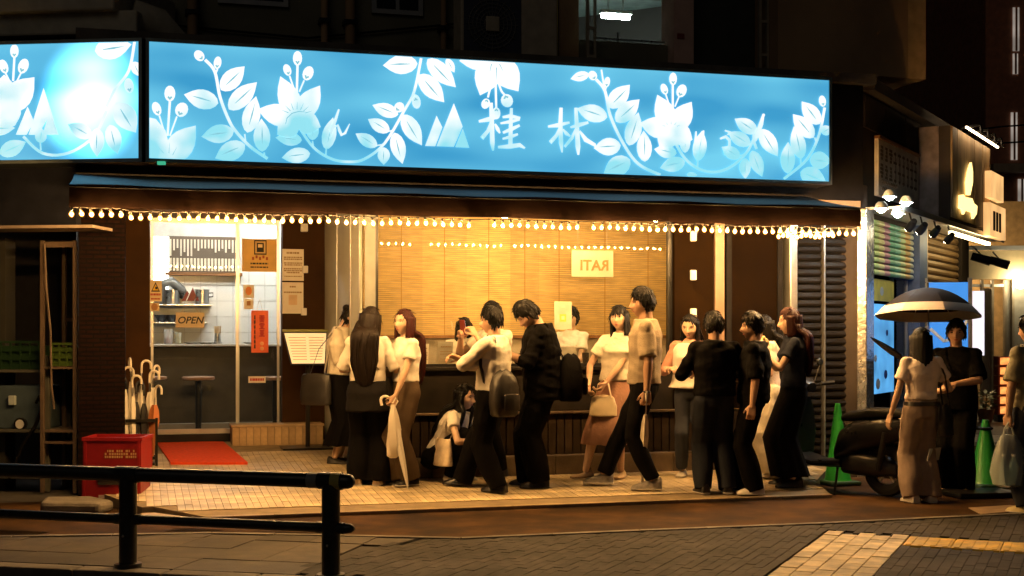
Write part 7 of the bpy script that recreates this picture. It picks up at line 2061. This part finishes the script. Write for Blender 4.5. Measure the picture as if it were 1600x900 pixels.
I2 = person("woman seen from behind with very long dark hair, white top and wide black trousers", 575, 758, 476, -8, hair=dict(kind="long", col="brown", length=2.15, front=0.26, vol=0.08, wide=1.05), shirt=dict(mat=C_white, sleeve=0.98, ease=0.014, wide=1.04, t0=0.12, sr=1.5, folds=0.008),
            legs=dict(r=(0.066, 0.066, 0.070), hem=0.015, tied=fabric("charcoal", (0.011, 0.010, 0.010)), folds=0.009), shoes=dict(mat=S_beige), pose=dict(head=(-20, 8, 0), arms=(("d", (-0.35, 0.15, -1), (0.35, 0.9, 0.05)), ("d", (0.38, 0.1, -1), (-0.3, 0.9, 0.1))), feet=((-0.06, 0, 8), (0.06, 0.02, -10))))
H = I2["H"]
soft_bag("shoulder_bag", "dark crossbody bag at the hip of the long-haired woman", I2, (0.17, 0.05, 0.50*H), 0.10, 0.04, 0.15, L_black, rz=R(70), kind="hand", strap=[[(0.16, 0.03, 0.58*H), (0.10, -0.115, 0.66*H), (0.0, -0.13, 0.72*H), (-0.06, -0.125, 0.77*H), (-0.075, -0.03, 0.845*H)]])

I3 = person("woman with long reddish hair, cropped white tee and brown wide trousers, holding an umbrella", 634, 757, 481, 122, hair=dict(kind="long", col="red", length=2.1, front=0.27, vol=0.07), shirt=dict(mat=C_white, sleeve=0.55, ease=0.012, t0=0.22, sr=1.4), skin="fair",
            legs=dict(mat=C_brown, r=(0.060, 0.058, 0.062), hem=0.03, belt=None), shoes=dict(mat=S_black), pose=dict(head=(14, -4, 0), arms=(("ik", (-0.10, 0.13, 0.475), (-0.6, -0.5, -0.3)), ("ik", (0.10, 0.15, 0.63))), curl=(0.75, 0.6), feet=((-0.06, 0.0, 0), (0.055, 0.03, -15))))
tip = fl_px(638, 766); hnd = I3["W"](I3["hand"][0])
closed_umbrella("white-handled furled umbrella held upright by the reddish-haired woman", tip, hnd+Vector((0, 0, -0.02)), M_clear, M_hook, rz=R(200), r=0.028, group="umbrellas carried in the queue")
o = empty("plastic_bag", hnd+Vector((0, 0, -0.47)), 0.4, "crumpled white plastic bag hanging over the reddish-haired woman's umbrella", "bag")
rings = [[((0.055*s*(1+0.25*math.sin(a*3+z*9)))*math.cos(a)+0.01, 0.04*s*(1+0.2*math.sin(a*4+z*5))*math.sin(a)-0.015, z) for a in [2*math.pi*k/18 for k in range(18)]] for z, s in ((0, .5), (.02, .95), (.12, 1.15), (.25, 1.05), (.36, .75), (.44, .4), (.47, .25))]
MB().loft(rings).build("body", film_mat("bag_white", (0.72, 0.66, 0.56), 0.96, 0.4), o, smooth=True)
MB().tube([(0.02, -0.02, 0.45), (0.045, -0.03, 0.50), (0.03, -0.02, 0.53), (0.0, -0.02, 0.48)], 0.006, 6).build("handle", MATS["bag_white"], o)
H = I3["H"]
soft_bag("shoulder_bag", "tan shoulder bag tucked under the arm of the reddish-haired woman", I3, (0.15, 0.10, 0.54*H), 0.11, 0.045, 0.17, mat("tan_leather", (0.30, 0.20, 0.11), 0.5, var=0.15), rz=R(30), kind="hand", strap=[[(0.14, 0.09, 0.63*H), (0.09, 0.10, 0.73*H), (0.02, 0.085, 0.78*H), (-0.06, 0.05, 0.825*H)]])

I4 = person("crouching woman with long black hair, white tee and black trousers, looking at a phone", 706, 752, 607, -112, H=1.58, hair=dict(kind="long", col="black", length=1.5, front=0.27, vol=0.07, locks=True), shirt=dict(mat=C_white, sleeve=0.45, ease=0.012, t0=0.0, sr=1.4),
            legs=dict(r=(0.070, 0.056, 0.05), folds=0.006), shoes=dict(mat=S_white), pose=dict(pel=0.135, off=(0, -0.10), lean=(0, 0.50), head=(-8, 6, 0), knee=(0, 0.75, 1.0), feet=((-0.07, 0.02, 8), (0.07, 0.03, -8)), arms=(("ik", (-0.02, 0.21, 0.33), (-0.8, 0.0, -0.6)), ("ik", (0.06, 0.20, 0.24), (0.8, 0, -0.6))), curl=(0.6, 0.4)))
H = I4["H"]
phone("phone in a reddish case in the hand of the crouching woman", I4, I4["hand"][0]+Vector((0.01, 0.02, 0.05)), rz=0, tilt=25, case=mat("case_red2", (0.13, 0.022, 0.016), 0.4))
soft_bag("tote_bag", "white and tan tote bag at the side of the crouching woman", I4, (0.19, 0.0, 0.10*H), 0.12, 0.05, 0.24, mat("bag_canvas", (0.55, 0.46, 0.34), 0.8, var=0.35, scale=9), rz=R(60), kind="tote", strap=[[(0.19, 0.06, 0.10*H+0.23), (0.17, 0.10, 0.30*H), I4["sh"][1]+Vector((0, 0.0, 0.05)), (0.18, -0.02, 0.28*H), (0.19, -0.06, 0.10*H+0.23)]])

I5 = person("man mostly hidden behind the white-shirted man, hands raised to his face", 772, 743, 469, 132, sex="m", skin="mid", hair=dict(kind="short", front=0.27, vol=0.09), shirt=dict(mat=C_cream, sleeve=0.6, ease=0.012), legs=dict(r=(0.06, 0.05, 0.046)), shoes=dict(mat=S_black, sole=soleD), pose=dict(arms=(("ik", (-0.04, 0.17, 0.80)), ("ik", (0.09, 0.17, 0.79))), curl=(0.7, 0.7)))
phone("dark red phone held up in front of the hidden man's face", I5, I5["hand"][1]+Vector((-0.05, 0.02, 0.03)), rz=0, tilt=10, case=mat("case_red2", (0.13, 0.022, 0.016), 0.4))

I6 = person("man in a white shirt and black trousers with a backpack, feet apart, facing left", 750, 766, 483, 68, sex="m", k=1.035, skin="mid", hair=dict(kind="short", front=0.24, vol=0.10), shirt=dict(mat=C_white, sleeve=1.55, ease=0.014, t0=0.10, sr=1.3, wide=1.06, collar=C_white, folds=0.009),
            legs=dict(r=(0.066, 0.060, 0.056), hem=0.02, folds=0.009), shoes=dict(mat=S_black, sole=soleD), pose=dict(off=(-0.005, -0.075), lean=(0, -0.05), pel=0.505, head=(10, 4, 0), feet=((-0.05, -0.13, -8), (0.06, 0.14, 12)), arms=(("d", (-0.35, 0.75, -0.75), (0.55, -0.45, -0.05)), ("ik", (0.06, 0.14, 0.70))), curl=(0.6, 0.5)))
H = I6["H"]
soft_bag("backpack", "black backpack hanging from the shoulder of the white-shirted man", I6, (-0.10, -0.27, 0.40*H), 0.13, 0.085, 0.40, L_black, rz=R(-30), kind="backpack", pocket=True, strap=[[(-0.10, -0.24, 0.40*H+0.34), I6["sh"][0]+Vector((0.03, -0.06, 0.05)), I6["sh"][0]+Vector((0.03, 0.0, 0.07)), I6["sh"][0]+Vector((0.02, 0.07, 0.0)), I6["sh"][0]+Vector((-0.03, 0.05, -0.18)), (-0.13, -0.14, 0.47*H)], [(-0.02, -0.22, 0.40*H+0.34), (0.04, -0.17, 0.80*H), I6["sh"][1]+Vector((-0.03, 0.0, 0.07)), I6["sh"][1]+Vector((-0.02, 0.06, 0.0))]])

I7 = person("man dressed all in black with a bowed head, looking at his phone, backpack behind him", 840, 760, 468, 92, sex="m", k=1.04, skin="mid", hair=dict(kind="short", front=0.17, vol=0.14), shirt=dict(mat=C_black, sleeve=1.35, ease=0.024, t0=-0.22, wide=1.22, sr=1.75, folds=0.011),
            legs=dict(r=(0.072, 0.066, 0.062), hem=0.02, folds=0.010), shoes=dict(mat=S_black, sole=soleD), pose=dict(head=(12, 42, 0), lean=(0, 0.06), off=(0, -0.03), feet=((-0.055, -0.01, 8), (0.055, 0.04, -4)), arms=(("ik", (-0.05, 0.17, 0.68)), ("ik", (0.04, 0.17, 0.69))), curl=(0.6, 0.6)))
H = I7["H"]
phone("phone lighting the hands of the bowed man in black", I7, I7["hand"][0]+Vector((0.04, 0.02, 0.04)), rz=0, tilt=40)
soft_bag("backpack", "round black backpack on the back of the man dressed in black", I7, (-0.02, -0.29, 0.44*H), 0.15, 0.11, 0.42, C_black, kind="backpack", pocket=True, strap=[[(s*0.09, -0.24, 0.44*H+0.36), I7["sh"][0 if s < 0 else 1]+Vector((-s*0.06, -0.04, 0.075)), I7["sh"][0 if s < 0 else 1]+Vector((-s*0.06, 0.05, 0.06)), I7["sh"][0 if s < 0 else 1]+Vector((-s*0.05, 0.10, -0.05)), (s*0.16, 0.02, 0.58*H), (s*0.14, -0.22, 0.48*H)] for s in (-1, 1)])

I8 = person("woman with a dark bob and fringe, cream blouse and long rose-brown skirt", 953, 746, 483, 158, k=1.03, hair=dict(kind="bob", col="black", length=0.72, front=0.10, vol=0.09, open=56), shirt=dict(mat=C_cream, sleeve=0.62, ease=0.013, t0=0.15, sr=1.6, wide=1.03, name="blouse"),
            legs=dict(kind="skirt", mat=C_rose, length=0.66, flare=0.075), shoes=dict(mat=S_beige, kind="flat", sole=mat("sole_tan", (0.3, 0.2, 0.12), 0.6)), pose=dict(off=(-0.035, 0), lean=(-0.10, 0), head=(-6, -8, 6), feet=((-0.06, -0.02, 5), (0.13, 0.05, -35)), arms=(("ik", (-0.005, 0.135, 0.53), (-0.9, -0.4, -0.2)), ("ik", (0.085, 0.13, 0.535), (0.9, -0.5, -0.2))), curl=(0.5, 0.5)))
H = I8["H"]
soft_bag("handbag", "cream leather handbag held before the rose-brown skirt", I8, (0.0, 0.20, 0.36*H), 0.13, 0.055, 0.19, L_cream, rz=R(10), kind="hand", strap=[[(-0.08, 0.21, 0.36*H+0.17), (-0.05, 0.20, 0.36*H+0.30), (0.0, 0.19, 0.36*H+0.34), (0.05, 0.20, 0.36*H+0.30), (0.08, 0.21, 0.36*H+0.17)]])

I9 = person("tall man in a beige knit polo and black trousers, facing left with one leg forward", 983, 763, 453, 84, sex="m", k=1.03, skin="tan", hair=dict(kind="short", front=0.22, vol=0.12), shirt=dict(mat=C_beige, sleeve=0.86, ease=0.014, t0=0.02, wide=1.06, sr=1.55, collar=C_beige),
            legs=dict(r=(0.060, 0.047, 0.040), hem=0.05), shoes=dict(mat=S_grey), pose=dict(off=(0, -0.075), lean=(0, -0.03), pel=0.507, head=(8, 2, 0), feet=((-0.055, -0.115, 4), (0.05, 0.13, 0)), arms=(("d", (-0.16, -0.06, -1), (0.0, 0.05, -1)), ("d", (0.12, 0.0, -1), (0, 0.25, -1))), curl=(0.8, 0.5)))
H = I9["H"]
wpt = I9["wr"][0]; MB().tube([wpt+Vector((0.027*math.cos(a), 0.027*math.sin(a), 0.0)) for a in [2*math.pi*k/14 for k in range(15)]], 0.010, 6).build("watch", S_black, I9["root"], smooth=True)
band("strap", L_black, I9["root"], [I9["N"]+Vector((0.05, 0.0, 0.035)), I9["N"]+Vector((0.02, 0.10, -0.03)), I9["N"]+Vector((-0.06, 0.145, -0.14)), I9["N"]+Vector((-0.15, 0.10, -0.28)), I9["N"]+Vector((-0.19, -0.02, -0.36))], 0.022)
tip = fl_px(1003, 764); hnd = I9["W"](I9["hand"][0])
closed_umbrella("white furled umbrella slanting from the beige-shirted man's hand", tip, hnd+Vector((0, 0, 0.0)), mat("umbrella_white", (0.6, 0.54, 0.44), 0.6), M_hook, rz=R(10), r=0.034, group="umbrellas carried in the queue", crook=False)

I10 = person("woman facing us in a white tunic with pink sleeves and jeans", 1080, 744, 488, 168, hair=dict(kind="long", col="black", length=0.9, front=0.27, vol=0.07), shirt=dict(mat=C_pink, sleeve=1.55, ease=0.012, t0=0.1, sr=1.3, vest=C_white, flare=0.16, wide=1.08), skin="fair",
             legs=dict(mat=C_jean, r=(0.058, 0.046, 0.042), hem=0.05), shoes=dict(mat=S_white, kind="flat"), pose=dict(head=(-10, 12, 0), arms=(("ik", (-0.05, 0.16, 0.64)), ("ik", (0.11, 0.15, 0.66))), curl=(0.6, 0.5)))
I11 = person("man seen from behind in a black sweatshirt and dark jeans, arms folded", 1117, 771, 484, 6, sex="m", skin="mid", hair=dict(kind="short", front=0.25, vol=0.10), shirt=dict(mat=C_black, sleeve=1.9, ease=0.016, t0=0.06, wide=1.10, sr=1.35, folds=0.008),
             legs=dict(mat=C_djean, r=(0.064, 0.058, 0.055), hem=0.02, belt=mat("pale_belt", (0.5, 0.42, 0.33), 0.6)), shoes=dict(mat=S_black), pose=dict(head=(8, 2, 0), arms=(("d", (-0.42, 0.15, -0.9), (0.5, 0.85, 0.1)), ("d", (0.42, 0.15, -0.9), (-0.5, 0.85, 0.15))), feet=((-0.065, 0, 10), (0.07, 0, -8))))
I13 = person("woman half hidden behind the black-shirted man, in cream wide trousers", 1200, 744, 489, 95, hair=dict(kind="long", col="black", length=1.5, front=0.25, vol=0.07), shirt=dict(mat=C_tee, sleeve=0.6, ease=0.012, t0=0.12), legs=dict(mat=C_cream, r=(0.066, 0.070, 0.082), hem=0.03, folds=0.010), shoes=dict(mat=S_white), pose=dict(feet=((-0.08, 0.0, 5), (0.06, 0.06, -5)), head=(0, 8, 0), arms=(("ik", (-0.04, 0.14, 0.62)), ("ik", (0.06, 0.14, 0.64)))))
I12 = person("man in a black shirt over a white collar, white shoes, facing left", 1178, 771, 486, 72, sex="m", skin="mid", hair=dict(kind="short", col="brown", front=0.18, vol=0.15), shirt=dict(mat=C_black, sleeve=0.98, ease=0.016, t0=-0.06, wide=1.10, sr=1.6, collar=C_white, folds=0.009),
             legs=dict(r=(0.064, 0.056, 0.058), hem=0.015, folds=0.009), shoes=dict(mat=S_white), pose=dict(head=(18, 2, 0), lean=(0, -0.03), feet=((-0.055, -0.02, 12), (0.055, 0.06, 0)), arms=(("d", (-0.12, -0.1, -1), (0.0, 0.12, -1)), ("ik", (0.05, 0.16, 0.62))), curl=(0.4, 0.5)))
I14 = person("woman with long dark red hair, navy tee and long black skirt, hugging a plush toy", 1240, 760, 478, 82, hair=dict(kind="long", col="red", length=1.75, front=0.24, vol=0.08), shirt=dict(mat=C_navy, sleeve=0.62, ease=0.012, t0=0.12, sr=1.45),
             legs=dict(kind="skirt", length=0.88, flare=0.05, mat=C_black), shoes=dict(mat=S_black, sole=soleD), pose=dict(head=(6, 4, 0), arms=(("ik", (-0.07, 0.17, 0.73), (-0.7, -0.2, -0.9)), ("ik", (0.05, 0.17, 0.74))), curl=(0.5, 0.5), feet=((-0.05, 0.0, 10), (0.05, 0.03, -4))))
H = I14["H"]
pl_ = empty("plush_toy", I14["W"]((-0.02, 0.26, 0.735*H)), R(I14["yaw"]), "cream plush toy held against the chest of the dark red haired woman", "plush toy")
M_pl = mat("plush", (0.62, 0.44, 0.22), 0.95, var=0.15, bump=0.8, bscale=150)
MB().ball((0, 0, 0.0), 0.055, 0.05, 0.065, 14, 10).build("body", M_pl, pl_, smooth=True); MB().ball((-0.01, 0.01, 0.10), 0.055, 0.05, 0.05, 14, 10).build("head", M_pl, pl_, smooth=True)
for s in (-1, 1):
    MB().ball((s*0.04-0.01, 0.01, 0.145), 0.02, 0.014, 0.02).build("ear", M_pl, pl_, smooth=True); MB().ball((s*0.045, 0.03, 0.0), 0.022, 0.035, 0.02).build("arm", M_pl, pl_, smooth=True); MB().ball((s*0.03, 0.03, -0.06), 0.024, 0.03, 0.022).build("foot", M_pl, pl_, smooth=True)

# ---------------------------------------------------------------- people at the right
I15 = person("woman seen from behind in a sand tee and taupe trousers, under the umbrella", 1440, 785, 510, 8, on="g", hair=dict(kind="bob", col="black", length=1.0, front=0.25, vol=0.11, open=66, wide=1.14), shirt=dict(mat=C_tee, sleeve=0.62, ease=0.013, t0=0.24, sr=1.55), skin="fair",
             legs=dict(mat=C_taupe, r=(0.060, 0.060, 0.070), hem=0.022, belt=L_black, folds=0.010), shoes=dict(mat=S_white), pose=dict(head=(-14, 6, 0), arms=(("d", (-0.28, -0.05, -1), (-0.22, 0.25, -1)), ("ik", (0.13, 0.14, 0.62))), curl=(0.25, 0.6)))
H = I15["H"]
soft_bag("shoulder_bag", "slim black shoulder bag on the woman under the umbrella", I15, (0.19, -0.06, 0.38*H), 0.085, 0.045, 0.27, L_black, rz=R(35), kind="tote", strap=[[(0.185, -0.01, 0.38*H+0.26), (0.16, 0.0, 0.70*H), I15["sh"][1]+Vector((-0.01, 0, 0.055)), (0.17, -0.09, 0.72*H), (0.20, -0.11, 0.38*H+0.26)]])
um0 = ray(1360, 527)*11.75; um1 = ray(1418, 566)*11.95
closed_umbrella("dark furled umbrella tucked under the arm of the woman in taupe trousers", um0+Vector((0, 0, HC)), um1+Vector((0, 0, HC)), mat("umbrella_black", (0.012, 0.011, 0.012), 0.6), mat("umbrella_black", (0.012, 0.011, 0.012), 0.6), r=0.03, group="umbrellas carried in the queue", crook=False)
I16 = person("man in a loose black tee and black trousers holding the open umbrella", 1494, 771, 497, 150, on="g", sex="m", skin="mid", hair=dict(kind="short", front=0.2, vol=0.12), shirt=dict(mat=C_black, sleeve=0.92, ease=0.018, t0=-0.12, wide=1.14, sr=1.7), legs=dict(r=(0.066, 0.060, 0.058), hem=0.02), shoes=dict(mat=S_beige),
             pose=dict(head=(10, 0, 0), arms=(("ik", (-0.03, 0.17, 0.63), (-0.9, -0.4, -0.3)), ("ik", (0.13, 0.14, 0.72))), curl=(0.4, 0.9)))
I17 = person("man at the right edge in an olive tee and dark jeans carrying a plastic bag", 1616, 800, 488, 22, on="g", sex="m", skin="tan", hair=dict(kind="short", front=0.25, vol=0.10), shirt=dict(mat=C_olive, sleeve=0.86, ease=0.017, t0=-0.08, wide=1.10, sr=1.6, folds=0.008), legs=dict(mat=C_djean, r=(0.068, 0.062, 0.062), hem=0.03), shoes=dict(mat=mat("shoe_yellow", (0.6, 0.5, 0.25), 0.6)),
             pose=dict(head=(14, 4, 0), feet=((-0.07, -0.03, 30), (0.07, 0.05, 5)), arms=(("d", (-0.22, 0.0, -1), (-0.02, 0.12, -1)), None), curl=(0.85, 0.4)))
H = I17["H"]
band("strap", L_black, I17["root"], [I17["N"]+Vector((-0.11, 0.06, 0.03)), I17["N"]+Vector((-0.10, -0.05, 0.035)), I17["N"]+Vector((-0.04, -0.135, -0.08)), I17["N"]+Vector((0.06, -0.15, -0.22)), I17["N"]+Vector((0.17, -0.08, -0.36))], 0.03)
hb_ = I17["W"](I17["hand"][0])
o = empty("plastic_bag", hb_+Vector((0.0, -0.02, -0.50)), 0.2, "translucent plastic shopping bag with bottles in the right-edge man's hand", "bag")
M_film = film_mat("bag_film", (0.62, 0.70, 0.70), 0.42, 0.2)
rings = [[(0.13*s*(1+0.12*math.sin(a*3+z*9))*math.cos(a), 0.10*s*(1+0.15*math.sin(a*5+z*5))*math.sin(a), z) for a in [2*math.pi*k/22 for k in range(22)]] for z, s in ((0, .5), (.02, .9), (.12, 1.1), (.25, 1.0), (.36, .75), (.42, .45))]
MB().loft(rings).build("body", M_film, o, smooth=True)
for s in (-1, 1): MB().tube([(s*0.05, 0, 0.40), (s*0.03, 0, 0.48), (0, 0, 0.52), (-s*0.01, 0.02, 0.47)], 0.008, 6).build("handle", M_film, o)
for k, (x_, y_) in enumerate(((-0.04, 0.0), (0.05, 0.02))):
    q = empty("drink_bottle", hb_+Vector((x_, -0.02+y_, -0.48)), 0, ("left" if k == 0 else "right")+" drink bottle inside the translucent shopping bag", "bottle")
    MB().lathe([(0.033, 0.0), (0.034, 0.15), (0.014, 0.20), (0.014, 0.22)], n=14).build("body", mat("bottle_blue", (0.25, 0.4, 0.45), 0.2), q, smooth=True); MB().lathe([(0.016, 0.221), (0.016, 0.24)], n=10).build("cap", M_white, q)

# open umbrella above the couple
ap = ray(1450, 450)*12.35+Vector((0, 0, HC))
hold = I16["W"](I16["hand"][1])
ou = empty("open_umbrella", ap, 0, "open black umbrella with a pale border over the couple", "umbrella")
ax_ = (hold-ap).normalized()
q_ = Vector((0, 0, -1)).rotation_difference(ax_); ou.rotation_mode = 'QUATERNION'
ax2 = Vector((0, 0, -1)).lerp(ax_, 0.25).normalized(); ou.rotation_quaternion = Vector((0, 0, -1)).rotation_difference(ax2)
M_ub = mat("umbrella_cloth", (0.010, 0.007, 0.006), 0.7, var=0.15, spec=0.06); M_ubo = mat("umbrella_border", (0.52, 0.46, 0.40), 0.6, var=0.05); M_lit_gore = mat("umbrella_lit_through", (0.45, 0.28, 0.10), 0.6, var=0.1)
RU = 0.485
def up(a, t):
    sag = 1-0.045*math.sin(math.pi*((a/(math.pi/4)) % 1.0))*t
    return Vector((RU*t*sag*math.cos(a), RU*t*sag*math.sin(a), -0.25*t**2.1-0.01*t))
for g in range(8):
    a0 = g*math.pi/4+0.2
    for nm, t0, t1, m_ in (("panel", 0.02, 0.83, M_lit_gore if g == 3 else M_ub), ("border", 0.83, 1.0, M_ubo)):  # one panel amber: light shining through it put into its colour
        mb = MB(); v = []; nt_, na = 6, 5
        for i in range(nt_+1):
            for j in range(na+1): v.append(up(a0+math.pi/4*j/na*0.9999-0.2, t0+(t1-t0)*i/nt_))
        nv_ = len(v); v2 = [p+Vector((0, 0, -0.002)) for p in v]; f = []
        for i in range(nt_):
            for j in range(na): a = i*(na+1)+j; f += [(a, a+1, a+na+2, a+na+1), (nv_+a, nv_+a+na+1, nv_+a+na+2, nv_+a+1)]
        mb._add(v+v2, f); mb.build(nm, m_, ou, smooth=True)
    MB().tube([up(a0-0.2, t)+Vector((0, 0, -0.006)) for t in (0.02, 0.4, 0.7, 1.0)], 0.003, 5).build("rib", M_steel, ou)
MB().tube([(0, 0, 0.05), (0, 0, -0.05)], 0.008, 6).build("ferrule", M_black, ou)
inv = (Matrix.Translation(ap) @ ou.rotation_quaternion.to_matrix().to_4x4()).inverted()
MB().tube([(0, 0, -0.05), inv @ hold], 0.006, 6).build("shaft", M_steel, ou); MB().tube([inv @ (hold+Vector((0, 0, 0.05))), inv @ (hold+Vector((0, 0, -0.07)))], 0.014, 8).build("handle", M_black, ou)

# ---------------------------------------------------------------- two people inside the window
FLR = 0.2
I18 = person("diner in a white tee behind the notice on the window", 0, 0, 0, 150, H=1.58, base=FA.w(fx(893, 1.15), 1.15, FLR), hair=dict(kind="short", front=0.2, vol=0.10), shirt=dict(mat=C_white, sleeve=0.6, sr=1.5), pose=dict(arms=(("ik", (-0.05, 0.2, 0.60)), ("ik", (0.07, 0.18, 0.60)))))
I19 = person("diner in a pale top inside the window, left of the notice", 0, 0, 0, 200, H=1.48, base=FA.w(fx(722, 1.15), 1.15, FLR), hair=dict(kind="bob", length=0.6, front=0.15, vol=0.08), shirt=dict(mat=C_cream, sleeve=0.6, sr=1.5), pose=dict(head=(0, 20, 0), arms=(("ik", (-0.05, 0.2, 0.62)), ("ik", (0.07, 0.18, 0.64)))))
